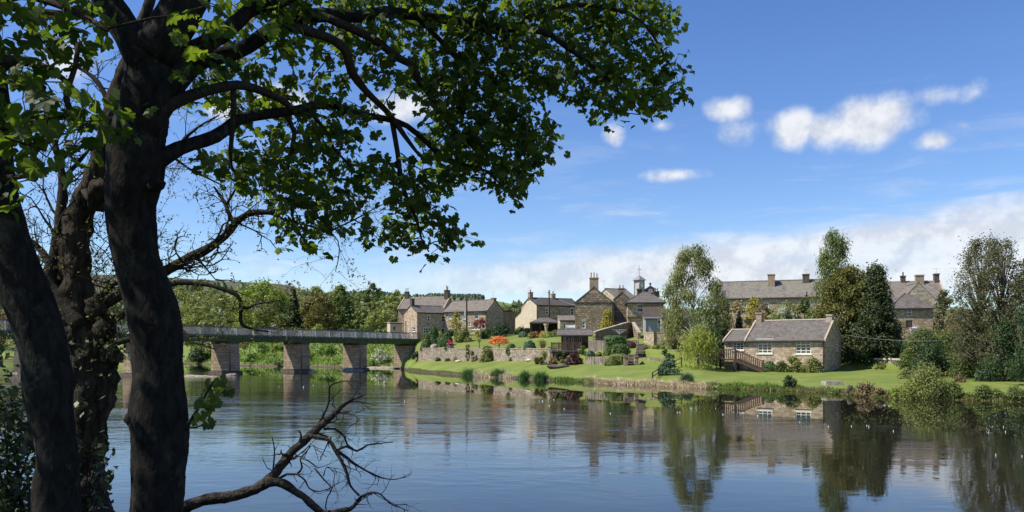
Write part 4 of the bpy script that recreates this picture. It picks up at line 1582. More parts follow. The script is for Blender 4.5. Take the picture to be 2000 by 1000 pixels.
m.bar((0, -.5, wz(527, 158)), (0, .5, wz(527, 158)), .05, .05)
m.build('weathervane', 'steel_dark', h.root)
# stacks rising behind the hipped roof
for i, (px, py0, py1, w, pots, lab) in enumerate(((1249, 583, 564, 9, 1, 'sooty chimney stack below the clock cupola'), (1282, 584, 569, 10, 2, 'sooty two-pot chimney stack beyond the pyramid roof'))):
    Yc = 140
    z0_, z1_ = wz(py0, Yc) - 5.5, wz(py1, Yc)
    wm_ = w * Yc / F
    t_ = thing('chimney_stack', lab, 'chimney', (wx(px, Yc), Yc, z0_))
    m = MB()
    x0 = wx(px, Yc)
    m.box(x0 - wm_ / 2, x0 + wm_ / 2, Yc - .4, Yc + .4, z0_, z1_ - .2)
    m.box(x0 - wm_ / 2 - .07, x0 + wm_ / 2 + .07, Yc - .47, Yc + .47, z1_ - .2, z1_)
    m.build('stack', 'soot_shade_stone', t_)
    for k in range(pots):
        m = MB()
        m.lathe((x0 + (k - (pots - 1) / 2) * .4, Yc, z1_ + .002), [(.13, 0), (.1, .1), (.09, .5), (.12, .6)], 8)
        m.build('chimney_pot', 'terracotta', t_)
# ornate gabled dormer finial, dark
Yc = 142
t_ = thing('stone_bellcote', 'small dark ornate stone bellcote behind the pyramid roof', 'bellcote', (wx(1270, Yc), Yc, wz(585, Yc) - 5))
m = MB()
x0 = wx(1270, Yc)
m.box(x0 - .95, x0 + .95, Yc - .3, Yc + .3, wz(585, Yc) - 5, wz(566, Yc))
m.add([(x0 - 1.15, Yc - .34, wz(566, Yc) + .003), (x0 + 1.15, Yc - .34, wz(566, Yc) + .003), (x0, Yc - .34, wz(558, Yc)), (x0 - 1.15, Yc + .34, wz(566, Yc) + .003), (x0 + 1.15, Yc + .34, wz(566, Yc) + .003), (x0, Yc + .34, wz(558, Yc))],
      [(0, 1, 2), (5, 4, 3), (1, 0, 3, 4), (2, 1, 4, 5), (0, 2, 5, 3)])
m.build('bellcote_body', 'soot_shade_stone', t_)
m = MB()
m.lathe((x0, Yc, wz(559, Yc)), [(.12, 0), (.1, .25), (.22, .35), (.22, .5), (.05, .62)], 8)
m.build('finial', 'soot_shade_stone', t_)
m = MB()
m.tube([(x0, Yc - .36, wz(569, Yc)), (x0, Yc - .305, wz(569, Yc))], .42, 10)
m.build('roundel', 'steel_light', t_)

# --- long terrace behind the birches
h = House('terrace', 'long stone terrace with a mossy slate roof and two chimneys behind the blossom trees', 1400, 1735, 116, -19, 8.0, 4.6, 0, 0, 'rubble_buff', 'slate_mossy', at='r', cat='terrace')
Yl = h.C.y
h.ze, h.zr = wz(585.5, 127), wz(556.5, 131)
for x0, y0, x1, y1 in ((1420, 592, 1428, 603), (1452, 591, 1459, 600), (1489, 591, 1502, 602), (1527, 590, 1537, 601), (1560, 589, 1570, 600), (1577, 588, 1584, 599), (1610, 587, 1620, 598)):
    h.win('F', x0, y0, x1, y1, 1, 2)
u1_, _ = h.uv('F', 1497, 590)
u2_, _ = h.uv('F', 1566, 590)
h.chimney(u1_ + .6, 2.9, h.zr - 1.6, h.zr + 1.0, 1.0, 1.1, 0, 'chimney_stone')
h.chimney(u2_ + .6, 3.6, h.zr - .9, h.zr + .95, .95, .9, 0, 'soot_shade_stone')
h.build()
aerial(h, u2_ + .6, 3.6, h.zr + .95, .7)

# --- house on the right behind the conifer
h = House('stone_house', 'stone house with cross gable and three chimneys behind the big conifer', 1690, 1848, 112, -14, 8.0, 4.5, wz(583, 112), wz(549.5, 115), 'rubble_buff', 'slate_brown', at='r', cop='r')
h.chimney(h.uv('F', 1762, 560)[0] + 0.9, 4.0, h.zr - .8, h.zr + .95, .6, .6, 1, 'soot_shade_stone', 'soot_shade_stone', .5)
h.chimney(h.uv('F', 1800, 560)[0] + .5, 3.6, h.zr - .8, h.zr + 1.0, 1.05, .8, 0, 'chimney_stone')
h.chimney(h.L - .3, 4.0, h.zr - .6, h.zr + 1.15, .6, .9, 0, 'soot_shade_stone')
h.build()
aerial(h, h.L - .3, 4.0, h.zr + 1.1, .8)
cg = House('', '', 1756, 1833, 108.5, -14, 6.0, 4.5, wz(591, 108), wz(553, 108), 'ashlar', 'slate_brown', parent=h.root, ridge='y', eav=.05, verge=.02)
cg.build()
fb = House('', '', 1738, 1822.5, 104.5, -10, 5.0, 4.5, wz(601, 104.5), wz(574, 106), 'rubble_warm', 'slate_grey', parent=h.root, roof_kind='hip', eav=.22)
fb.win('F', 1771, 603.5, 1782, 616.5, 1, 2, bars=.09, edge=.09)
fb.win('F', 1770, 625.5, 1782, 639, 1, 1, paint='timber_dark', sill=False)
fb.build()
m = MB(fb.M)
u0, za_ = fb.uv('F', 1750, 639)
u1, zb_ = fb.uv('F', 1769, 627)
m.box(u0, u1, -.05, -.004, za_, zb_)
m.build('timber_panel', 'leaf_tan', h.root)

# --- cottage on the lawn
C_Y = 80.3
zc0 = wz(728, C_Y)
h = House('riverside_cottage', 'single-storey warm stone cottage with cream windows on the riverside lawn', 1457, 1611, C_Y, -35, 6.4, zc0 - .5, wz(663.5, C_Y), 0, 'rubble_warm', 'slate_grey', at='r', cat='cottage', cop='both', eav=.2)
h.zr = h.ze + 1.95
h.win('F', 1480, 666, 1508, 690, 3, 4, paint='cream_paint', sill='cream_paint', lintel='cream_paint', lab='wide cream window of twelve panes nearest the outside stair', bars=.06, edge=.08)
h.win('F', 1554, 666.5, 1584, 691, 3, 4, paint='cream_paint', sill='cream_paint', lintel='cream_paint', lab='wide cream window of twelve panes near the cottage corner', bars=.06, edge=.08)
h.win('R', 1632, 667, 1638.5, 686, 2, 3, paint='cream_paint')
h.chimney(.35, 3.2, h.zr - .5, h.zr + 1.0, .62, .66, 1, 'chimney_stone', 'soot_shade_stone', .5)
h.chimney(h.L - .3, 3.2, h.zr - .4, h.zr + .62, .55, .9, 0, 'coping')
h.build()
cot = h
m = MB(h.M)
m.tube([(h.L - .10, -.09, zc0), (h.L - .10, -.09, h.ze - .05)], .055, 6)
m.build('downpipe', 'black_paint', h.root)
# bay sills
wg = House('', '', 1415, 1000 + F * h.C.x / h.C.y, h.C.y, -35, 5.0, zc0 - .5, h.ze - .05, h.ze + 1.05, 'rubble_buff', 'slate_grey', parent=h.root, cop='l', eav=.18, at='r')
wg.win('F', 1431.5, 665.5, 1452.5, 683.5, 3, 4, paint='cream_paint', sill='cream_paint', lintel=False, bars=.05, edge=.07)
wg.build()


# ------------------------------------------------------------------ garden walls, steps and buildings
_m, _t, _b, _o = new_mat('timber_board')
_b.inputs['Roughness'].default_value = .9
_oi = N(_t, 'ShaderNodeObjectInfo')
_co = N(_t, 'ShaderNodeTexCoord')
_n = N(_t, 'ShaderNodeTexNoise', i_Scale=2.0, i_Detail=7.0)
_v = N(_t, 'ShaderNodeVectorMath', operation='ADD')
_t.links.new(_co.outputs['Object'], _v.inputs[0])
_t.links.new(_oi.outputs['Location'], _v.inputs[1])
_t.links.new(_v.outputs[0], _n.inputs['Vector'])
_c = mixc(_t, _oi.outputs['Random'], (.22, .18, .13), (.42, .36, .27))
_c = mixc(_t, smooth(_t, _n.outputs[0], .4, .65), _c, (.15, .12, .09))
_t.links.new(_c, _b.inputs['Base Color'])

def wall_run(name, label, pts, thick, mat, cap='coping', cap_h=.09, cat='wall', cap_over=.05):
    """pts: (px, Y, z_bottom, z_top) along the front face"""
    P3 = [Vector((wx(p[0], p[1]), p[1], 0)) for p in pts]
    root = thing(name, label, cat, (P3[0].x, P3[0].y, pts[0][2]))
    m, c = MB(), MB()
    n = len(pts)
    offs = []
    for i in range(n):
        d = (P3[min(i + 1, n - 1)] - P3[max(i - 1, 0)]).normalized()
        offs.append(Vector((-d.y, d.x, 0)))
    for i in range(n - 1):
        a, b, oa, ob = P3[i], P3[i + 1], offs[i] * thick, offs[i + 1] * thick
        za0, za1, zb0, zb1 = pts[i][2], pts[i][3], pts[i + 1][2], pts[i + 1][3]
        V = lambda p, z: (p.x, p.y, z)
        m.add([V(a, za0), V(b, zb0), V(b, zb1), V(a, za1), V(a + oa, za0), V(b + ob, zb0), V(b + ob, zb1), V(a + oa, za1)],
              [(0, 1, 2, 3), (5, 4, 7, 6), (3, 2, 6, 7)] + ([(4, 0, 3, 7)] if i == 0 else []) + ([(1, 5, 6, 2)] if i == n - 2 else []))
        if cap:
            ln = (b - a).length
            k = max(1, int(ln / .9))
            for j in range(k):
                f0, f1 = (j + .02) / k, (j + .98) / k
                p0, p1 = a.lerp(b, f0), a.lerp(b, f1)
                z0_, z1_ = za1 + (zb1 - za1) * f0 + .003, za1 + (zb1 - za1) * f1 + .003
                hh = cap_h * R.uniform(.8, 1.25)
                oo = oa.normalized()
                f_, k_ = oo * -cap_over, oo * (thick + cap_over)
                c.hexa([V(p0 + f_, z0_), V(p1 + f_, z1_), V(p1 + k_, z1_), V(p0 + k_, z0_), V(p0 + f_, z0_ + hh), V(p1 + f_, z1_ + hh), V(p1 + k_, z1_ + hh), V(p0 + k_, z0_ + hh)])
    m.build('masonry', mat, root)
    if cap:
        c.build('coping_stones', cap, root, kind='stuff')
    return root


gw = [(816.5, 137.0, 708, 682), (819, 135.7, 706, 681), (835, 133.8, 705, 680.5), (900, 125.8, 706, 681), (960, 117.8, 706, 681.2), (1045, 106.8, 707, 681.8), (1076, 103.0, 709, 682)]
wall_run('garden_wall', 'long low garden wall of pale stones between the riverside grass and upper lawn', [(a, y, wz(b, y) - .4, wz(t, y)) for a, y, b, t in gw], .45, 'wall_stone')
# corner pier at the wall's end
m = MB()
a = Vector((wx(1080, 102.2), 102.2, 0))
m.box(a.x - .45, a.x + .5, a.y - .45, a.y + .55, wz(712, 102), wz(681.5, 102) + .12)
m.build('stone_pillar', 'rubble_buff', base=(a.x, a.y, wz(712, 102)), label='square stone pillar ending the long garden wall below the deck', category='pillar')


def board_wall(name, label, p0, p1, zb0, zb1, zt0, zt1, mat='timber_board', w=.34, cat='retaining wall'):
    """upright boards or slabs, each its own object"""
    root = thing(name, label, cat, (p0.x, p0.y, zb0))
    d = p1 - p0
    ln = d.length
    n = max(2, int(ln / w))
    me = bpy.data.meshes.new('board')
    mb = MB()
    mb.box(-.5, .5, -.5, .5, 0, 1)
    me.from_pydata(mb.v, [], mb.f)
    me.materials.append(MATS[mat])
    me.update()
    for i in range(n):
        f = (i + .5) / n
        zt, zb = zt0 + (zt1 - zt0) * f + R.uniform(-.03, .04), zb0 + (zb1 - zb0) * f - .3
        o = bpy.data.objects.new('board', me)
        COL.objects.link(o)
        o.parent = root
        q = p0.lerp(p1, f)
        o.location = Vector((q.x, q.y, zb)) - Vector(root.location)
        o.rotation_euler = (0, 0, math.atan2(d.y, d.x) + R.uniform(-.06, .06))
        o.scale = (ln / n * .93, .10 * R.uniform(.8, 1.3), zt - zb)
    return root


def gp_(px, Y):
    return Vector((wx(px, Y), Y, 0))


board_wall('retaining_wall', 'lower retaining wall of pale upright slabs beside the clipped bushes', gp_(1143, 96.8), gp_(1224, 94.0), wz(712, 96.8), wz(713, 94), wz(697, 96.8), wz(697, 94), 'timber_board', .42)
board_wall('retaining_wall', 'lower retaining wall of grey upright slabs at the foot of the steps', gp_(1247, 93.6), gp_(1314, 90.0), wz(713, 93.6), wz(712, 90), wz(699, 93.6), wz(701, 90), 'timber_board', .6)
board_wall('board_fence', 'weathered upright board fence next to the summerhouse', gp_(1149, 100.8), gp_(1183, 99.9), wz(684, 100.8), wz(684, 99.9), wz(664.5, 100.8), wz(665, 99.9), 'timber_board', .24, 'fence')
wall_run('terrace_wall', 'curved upper terrace wall of warm rubble to one side of the steps', [(1258, 97.0, wz(699, 97), wz(684, 97)), (1275, 96.2, wz(699, 96.2), wz(683.5, 96.2)), (1300, 95, wz(699, 95), wz(684, 95)), (1335, 93.6, wz(702, 93.6), wz(685, 93.6))], .4, 'rubble_warm')
wall_run('terrace_wall', 'lit stone wall with a tall corner below the sun room', [(1257.5, 104, wz(676, 104), wz(650, 104)), (1277, 101.0, wz(675, 101), wz(650, 101)), (1278, 101.2, wz(675, 101), wz(650, 101)), (1345, 99.8, wz(680, 99.8), wz(649, 99.8))], .5, 'rubble_buff')
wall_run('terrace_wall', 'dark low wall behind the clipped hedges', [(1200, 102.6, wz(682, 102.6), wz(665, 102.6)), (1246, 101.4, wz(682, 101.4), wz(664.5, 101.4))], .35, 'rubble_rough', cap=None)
# shaded sloping garden wall from the summerhouse roof up to the hipped house
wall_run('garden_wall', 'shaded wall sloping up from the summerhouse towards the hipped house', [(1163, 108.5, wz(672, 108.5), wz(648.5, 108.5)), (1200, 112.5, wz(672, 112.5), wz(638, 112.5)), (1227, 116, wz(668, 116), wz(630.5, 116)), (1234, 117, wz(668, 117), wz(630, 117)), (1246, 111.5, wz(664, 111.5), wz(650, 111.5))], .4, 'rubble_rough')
# dry stone wall behind the lawn on the right
wall_run('dry_stone_wall', 'tumbled dry stone wall at the back of the lawn beside the conifer', [(1688, 86.0, wz(722, 86), wz(709, 86)), (1702, 84.6, wz(722, 84.6), wz(702, 84.6)), (1740, 82.6, wz(723, 82.6), wz(703, 82.6)), (1785, 80.6, wz(724, 80.6), wz(706, 80.6))], .5, 'drystone', cap='pale_rock', cap_h=.16)
st = thing('garden_steps', 'two flights of stone steps climbing between the terraced garden walls', 'steps', (wx(1236, 94.5), 93.0, wz(712, 94)))
xc, z_ = 1236, wz(713, 93.0)
def flight(n, Y0, dY, pxl, pxr, dl, dr, zb, rise):
    for i in range(n):
        Yc = Y0 + i * dY
        x0, x1 = wx(pxl + i * dl, Yc), wx(pxr + i * dr, Yc)
        zt = zb + (i + 1) * rise
        m = MB()
        m.box(x0 - .02, x1 + .02, Yc - .09, Yc + dY - .02, zt - .07, zt + R.uniform(0, .02))
        t_ = m.build('step', 'coping', st)
        m = MB()
        m.box(x0 + .04, x1 - .04, Yc + .04, Yc + dY + .04, zb - .5, zt - .072)
        m.build('riser', 'soot_shade_stone', t_)  # dark stone stands in for the shade beneath the tread nosing


flight(7, 92.6, .38, 1225, 1242, .5, .5, z_ + .05, .165)
z2 = z_ + .05 + 7 * .165
flight(8, 95.4, .36, 1241, 1257, .6, .35, z2, .16)
for px, Yc, yt in ((1223, 92.4, 697), (1243.5, 92.4, 696.5)):
    m = MB()
    x0 = wx(px, Yc)
    m.box(x0 - .22, x0 + .22, Yc, Yc + .5, wz(714, Yc), wz(yt, Yc))
    m.box(x0 - .27, x0 + .27, Yc - .05, Yc + .55, wz(yt, Yc) + .003, wz(yt, Yc) + .09)
    m.build('newel_pier', 'rubble_brown', st)

# --- summerhouse and its deck
SY = 103.5
s0 = House('summerhouse', 'dark timber summerhouse with a low grey roof and glazed front over the deck', 1096, 1148, SY, -6, 4.2, wz(690, SY), wz(653.5, SY), wz(645.5, 106), 'timber_dark', 'slate_grey', cat='summerhouse', eav=.55, verge=.55, L=None)
for k in range(6):
    s0.win('F', 1100 + k * 7.6, 657.5, 1106 + k * 7.6, 676, 1, 1, paint='timber_grey' if k % 2 == 0 else 'timber_brown', sill=False, lintel=False, bars=.04, edge=.09)
s0.build()
dk = thing('timber_deck', 'raised dark timber deck with a lattice rail before the summerhouse', 'deck', (wx(1105, 100), 100, wz(700, 100)))
dy = 100.6
xa, xb = wx(1077, dy), wx(1134, dy)
zd = wz(683.5, dy)
m = MB()
m.box(xa, xb, dy, dy + 3.2, zd - .18, zd)
m.build('floor', 'timber_grey', dk)
zr_ = wz(669, dy)
for k in range(5):
    m = MB()
    x0 = xa + (xb - xa) * k / 4
    m.box(x0 - .06, x0 + .06, dy - .05, dy + .07, zd + .002, zr_ + .06)
    m.build('rail_post', 'timber_brown', dk)
for z0_, z1_, nm in ((zr_ - .08, zr_, 'top_rail'), (zd + .08, zd + .16, 'bottom_rail')):
    m = MB()
    m.box(xa + .07, xb - .07, dy - .03, dy + .03, z0_, z1_)
    m.build(nm, 'timber_brown', dk)
m = MB()
for k in range(24):
    x0 = xa + .1 + (xb - xa - .2) * k / 23
    m.box(x0 - .035, x0 + .035, dy - .012, dy + .012, zd + .16, zr_ - .08)
for k in range(4):
    z0_ = zd + .24 + k * .17
    m.box(xa + .08, xb - .08, dy + .013, dy + .03, z0_, z0_ + .06)
m.build('lattice', 'timber_brown', dk, kind='stuff')
for px in (1081, 1100, 1131):
    m = MB()
    x0 = wx(px, dy + .4)
    m.box(x0 - .1, x0 + .1, dy + .3, dy + .5, wz(712, dy), zd - .18)
    m.build('support_post', 'timber_dark', dk)
m = MB()
m.box(xa, xb, dy + .02, dy + .1, zd - .45, zd - .182)
m.build('fascia_board', 'timber_dark', dk)

# --- garden canopy (open gazebo)
gY = 139.0
gz = wz(651, gY)
gzb = thing('gazebo', 'open garden gazebo with a shallow dark hipped roof on posts', 'gazebo', (wx(1064, gY), gY, gz))
xa, xb = wx(1035, gY), wx(1093, gY)
m = MB()
ze_, zp = wz(629, gY), wz(620.5, gY + 2)
xm = (xa + xb) / 2
m.add([(xa, gY - .3, ze_), (xb, gY - .3, ze_), (xb, gY + 4, ze_), (xa, gY + 4, ze_), (xm - .7, gY + 1.85, zp), (xm + .7, gY + 1.85, zp), (xa, gY - .3, ze_ - .22), (xb, gY - .3, ze_ - .22), (xb, gY + 4, ze_ - .22), (xa, gY + 4, ze_ - .22)],
      [(0, 1, 5, 4), (1, 2, 5), (2, 3, 4, 5), (3, 0, 4), (0, 6, 7, 1), (1, 7, 8, 2), (2, 8, 9, 3), (3, 9, 6, 0), (9, 8, 7, 6)])
m.build('roof', 'slate_grey', gzb)
for px, yy in ((1037, 0), (1055, 0), (1090, 0), (1037, 3.7), (1090, 3.7)):
    m = MB()
    x0 = wx(px, gY)
    m.box(x0 - .11, x0 + .11, gY + yy - .1, gY + yy + .12, gz - .3, ze_ - .2)
    m.build('post', 'timber_dark', gzb)
m = MB()
m.box(xa + .3, xb - .3, gY + 3.86, gY + 3.96, gz - .3, gz + 1.75)
m.build('back_screen', 'timber_black', gzb)
m = MB()
x0 = wx(1067, gY - .6)
m.lathe((x0, gY - .6, gz - .2), [(.34, 0), (.30, .5), (.24, .9), (.34, 1.4), (.50, 1.75), (.42, 1.78)], 10)
m.build('stone_urn', 'rubble_warm', smooth_=True, base=(x0, gY - .6, gz - .2), label='tall pale stone urn standing under the gazebo edge', category='urn')

# white bench with a golden bush behind it
bY = 121.0
bz = wz(646, bY)
bn = thing('garden_bench', 'white slatted garden bench in front of the golden bush', 'bench', (wx(1114.5, bY), bY, bz))
xa, xb = wx(1105.5, bY), wx(1123.5, bY)
for nm, y0, y1, z0_, z1_ in (('seat', -.05, .4, .38, .44), ('backrest', .38, .44, .5, .85)):
    m = MB()
    m.box(xa, xb, bY + y0, bY + y1, bz + z0_, bz + z1_)
    m.build(nm, 'white_paint', bn)
for x0 in (xa + .03, xb - .03):
    m = MB()
    m.box(x0 - .04, x0 + .04, bY - .05, bY + .05, bz - .1, bz + .66)
    m.box(x0 - .04, x0 + .04, bY + .36, bY + .46, bz - .1, bz + .95)
    m.box(x0 - .04, x0 + .04, bY + .05, bY + .36, bz + .58, bz + .64)
    m.build('leg', 'white_paint', bn)

# rotary clothes line
cY = 106.0
cz = wz(664, cY)
cl = thing('clothes_airer', 'rotary clothes airer with open arms above the clipped hedge', 'clothes airer', (wx(1210, cY), cY, cz - 1))
x0 = wx(1210, cY)
zt = wz(647, cY)
m = MB()
m.tube([(x0, cY, cz - 1), (x0, cY, zt + .25)], .03, 6)
m.build('pole', 'steel_light', cl)
for k in range(4):
    a = k * PI / 2 + .35
    m = MB()
    m.tube([(x0, cY, zt - .35), (x0 + 1.05 * math.cos(a), cY + 1.05 * math.sin(a), zt + .22)], .022, 5)
    m.build('arm', 'steel_light', cl)
m = MB()
for rr in (.35, .7, 1.02):
    pts = [(x0 + rr * math.cos(k * PI / 2 + .35), cY + rr * math.sin(k * PI / 2 + .35), zt - .35 + .56 * rr / 1.05) for k in range(5)]
    m.tube(pts, .008, 4)
m.build('line', 'steel_light', cl)

# --- outside stair to the cottage
stair = thing('timber_stair', 'brown timber stair and landing with pickets at the end of the cottage', 'stair', (wx(1430, 83), 83, wz(724, 83)))
e_x, e_y = cot.ex, cot.ey
tb = cot.C - e_y * .25
fl = wz(701, 84.5)
lo_ = cot.C + e_x * 2.2


def cot_pt(u, v, z):
    p = cot.C + e_x * u + e_y * v
    return Vector((p.x, p.y, z))


def cot_box(m, u0, u1, v0, v1, z0_, z1_):
    m.hexa([cot_pt(u0, v0, z0_), cot_pt(u1, v0, z0_), cot_pt(u1, v1, z0_), cot_pt(u0, v1, z0_), cot_pt(u0, v0, z1_), cot_pt(u1, v0, z1_), cot_pt(u1, v1, z1_), cot_pt(u0, v1, z1_)])


gz_ = zc0
m = MB()
cot_box(m, -4.6, -.6, -1.5, -.15, fl - .16, fl)
m.build('landing', 'timber_stair', stair)
for u in (-4.5, -2.6, -.7):
    for v in (-1.45, -.3):
        m = MB()
        cot_box(m, u - .08, u + .08, v - .08, v + .08, gz_ - .5, fl - .16)
        m.build('post', 'timber_dark', stair)
nst = 8
for i in range(nst):
    m = MB()
    u0 = -.6 + i * .36
    zt = fl - (i + 1) * (fl - gz_) / (nst + .5)
    cot_box(m, u0, u0 + .38, -1.5, -.3, zt - .07, zt)
    m.build('tread', 'timber_stair', stair)
run = nst * .36
for v in (-1.54, -.28):
    m = MB()
    A, B = cot_pt(-.6, v, fl - .12), cot_pt(-.6 + run, v, gz_ + .05)
    m.bar(A, B, .06, .28)
    m.build('stringer', 'timber_stair', stair)
rh = .95
m = MB()
m.bar(cot_pt(-4.6, -1.5, fl + rh), cot_pt(-.6, -1.5, fl + rh), .08, .09)
m.build('handrail', 'timber_stair', stair)
m = MB()
m.bar(cot_pt(-.6, -1.5, fl + rh), cot_pt(-.6 + run, -1.5, gz_ + rh + .1), .08, .09)
m.build('handrail', 'timber_stair', stair)
for i in range(19):
    u = -4.5 + i * .215
    m = MB()
    cot_box(m, u - .05, u + .05, -1.52, -1.48, fl + .04, fl + rh - .05)
    m.build('picket', 'timber_stair', stair)
for i in range(13):
    u = -.45 + i * .215
    f = (u + .6) / run
    zb_ = fl + (gz_ - fl) * f
    m = MB()
    cot_box(m, u - .05, u + .05, -1.52, -1.48, zb_ + .08, zb_ + rh - .02)
    m.build('picket', 'timber_stair', stair)
for u, zb_, zt in ((-.6, gz_ - .3, fl + rh + .16), (-.6 + run, gz_ - .3, gz_ + rh + .25)):
    m = MB()
    cot_box(m, u - .07, u + .07, -1.58, -1.44, zb_, zt)
    m.build('newel_post', 'timber_stair', stair)

# --- rustic rail fence running down the lawn beside the juniper
rf = thing('rail_fence', 'dark rustic rail fence running down the lawn beside the juniper', 'fence', (wx(1276, 79), 79, .8))
fp = [(1274.5, 742, 727), (1286, 735, 719.5), (1311, 722, 707), (1331, 715, 698)]
prev = None
for px, yb, yt in fp:
    Y = ground_Y(px, yb)
    b = P(px, yb, Y)
    t_ = b + Vector((0, 0, (yb - yt) * Y / F))
    m = MB()
    m.tube([b - Vector((0, 0, .3)), t_], .07, 6)
    m.build('post', 'timber_dark', rf)
    if prev:
        for f in (.45, .92):
            m = MB()
            m.tube([prev[0].lerp(prev[1], f), b.lerp(t_, f)], .045, 5)
            m.build('rail', 'timber_dark', rf)
    prev = (b, t_)
rf = thing('rail_fence', 'short post and rail fence above the tumbled dry stone wall', 'fence', (wx(1720, 88), 88, 1))
prev = None
for px in (1717, 1726.5, 1745.5, 1765, 1784):
    Y = 88 - (px - 1717) * .05
    b, t_ = P(px, 700, Y), P(px, 685.5, Y)
    m = MB()
    m.bar(b - Vector((0, 0, .5)), t_, .16, .16, up=(0, 1, 0))
    m.build('post', 'timber_grey', rf)
    if prev:
        for f in (.35, .8):
            m = MB()
            m.bar(prev[0].lerp(prev[1], f), b.lerp(t_, f), .06, .13)
            m.build('rail', 'timber_grey', rf)
    prev = (b, t_)


# --- poles and wires
def pole(name, label, px, yb, yt, Y, r=.12, mat='timber_dark', arm=True):
    b, t_ = P(px, yb, Y), P(px, yt, Y)
    root = thing(name, label, 'pole', (b.x, b.y, b.z - .6))
    m = MB()
    m.tube([b - Vector((0, 0, .6)), t_], [r, r * .75], 8)
    m.build('shaft', mat, root)
    if arm:
        m = MB()
        m.bar(t_ + Vector((-.25, 0, -.35)), t_ + Vector((.25, 0, -.35)), .09, .09)
        m.tube([t_ + Vector((0, 0, -.02)), t_ + Vector((0, 0, .12))], .10, 6)
        m.build('pole_head', mat, root)
    return root, t_


r1, tA = pole('street_pole', 'tall timber street pole with a lamp bracket before the climber house', 911.5, 655, 581, 142, .16)
m = MB()
a = P(910, 605, 142)
m.bar(a, a + Vector((-.45, 0, .1)), .08, .06)
m.box(a.x - .75, a.x - .4, a.y - .12, a.y + .12, a.z + .04, a.z + .18)
m.build('lamp', 'white_paint', r1)
m = MB()
a = P(908, 617, 142)
m.box(a.x - .12, a.x + .12, a.y - .1, a.y + .1, a.z, a.z + .9)
m.build('sign_plate', 'white_paint', r1)
r2, tB = pole('telegraph_pole', 'tall telegraph pole rising behind the gazebo roof', 1072.5, 645, 568, 146, .15)
r3, tC = pole('telegraph_pole', 'grey telegraph pole before the long terrace', 1575.5, 640, 572, 104, .10)
r4, tD = pole('telegraph_pole', 'short dark post before the middle of the long terrace', 1545, 620, 580, 108, .07, arm=False)


def wire(label, a, b, sag, r=.013, mat='steel_light'):
    m = MB()
    pts = [a.lerp(b, f) - Vector((0, 0, sag * 4 * f * (1 - f))) for f in np.linspace(0, 1, 13)]
    m.tube(pts, r, 4)
    m.build('overhead_wire', mat, smooth_=True, uv=False, base=a, label=label, category='wire')


wire('overhead wire from the gazebo pole to the cream gable', tB, P(1010, 603, 165), .4)
wire('overhead wire from the gazebo pole to the broad gable', tB, P(1125, 596, 128.5), .5)
wire('low overhead wire from the gazebo pole towards the climber house', tB - Vector((0, 0, .4)), P(985, 606, 158), .5)
wire('pale wire slung from the cottage gable across the dark conifer', P(1640, 652, 84), P(1838, 665.5, 74), .25, .008)

# --- stones on the lawns
for i, (px, py, w, h_, mt, lab) in enumerate(((1090, 718, 40, 6, 'soot_shade_stone', 'long flat grey boulder below the deck'), (1627, 752, 40, 8, 'rock', 'low stone slab seat on the lawn near the water'),
                                              (1035, 705, 17, 4, 'pale_rock', 'flat white stone at the foot of the garden wall near the deck'), (895, 706.5, 12, 3, 'pale_rock', 'small white stone at the foot of the garden wall near the bridge'),
                                              (848, 681, 15, 9, 'rock', 'dark rockery stone behind the wall near the cone bush'), (1112, 713, 6, 6, 'pale_rock', 'small upright stone beside the flat boulder'),
                                              (1062, 712, 12, 7, 'pale_rock', 'pale rockery stone by the spiky plants'), (1660, 765, 12, 14, 'soot_shade_stone', 'dark stump at the waterline beside the bushes'),
                                              (1760, 718, 13, 6, 'pale_rock', 'fallen pale stone below the dry stone wall'), (1925, 740, 40, 14, 'rock', 'grey boulder at the foot of the alders'))):
    Y = ground_Y(px, py)
    c = P(px, py, Y)
    s = Y / F
    m = MB()
    if 'slab' in lab:
        m.hexa([(c.x - w * s / 2, c.y - .5, c.z - .2), (c.x + w * s / 2, c.y - .7, c.z - .2), (c.x + w * s / 2, c.y + .5, c.z - .2), (c.x - w * s / 2, c.y + .6, c.z - .2),
                (c.x - w * s / 2 + .1, c.y - .45, c.z + h_ * s), (c.x + w * s / 2 - .3, c.y - .6, c.z + h_ * s * .9), (c.x + w * s / 2 - .2, c.y + .45, c.z + h_ * s), (c.x - w * s / 2 + .1, c.y + .55, c.z + h_ * s)])
    else:
        m.blob(c + Vector((0, 0, h_ * s * .3)), (w * s / 2, w * s * .35 + .1, h_ * s * .7), seed=i + 3, amp=.4, sub=3)
    m.build('boulder', mt, smooth_='slab' not in lab, uv=False, base=c, label=lab, category='stone')
# washing by the right-hand house
m = MB()
a, b = P(1779, 646, 99), P(1792, 637, 99)
for k in range(6):
    for j in range(4):
        pass
n_ = 8
for j in range(5):
    for i in range(n_ + 1):
        f = i / n_
        m.v.append((a.x + (b.x - a.x) * f, 99 + .22 * math.sin(f * 9 + j), wz(650 - f * 4, 99) + j * .14 + .05 * math.sin(f * 5)))
for j in range(4):
    for i in range(n_):
        m.f.append((j * (n_ + 1) + i, j * (n_ + 1) + i + 1, (j + 1) * (n_ + 1) + i + 1, (j + 1) * (n_ + 1) + i))
        m.mi.append(0)
o = m.build('washing', 'cloth_white', smooth_=True, uv=False, label='pale lilac sheet hung outside the house behind the conifer', category='washing')
sm = o.modifiers.new('cloth', 'SOLIDIFY')
sm.thickness = .02


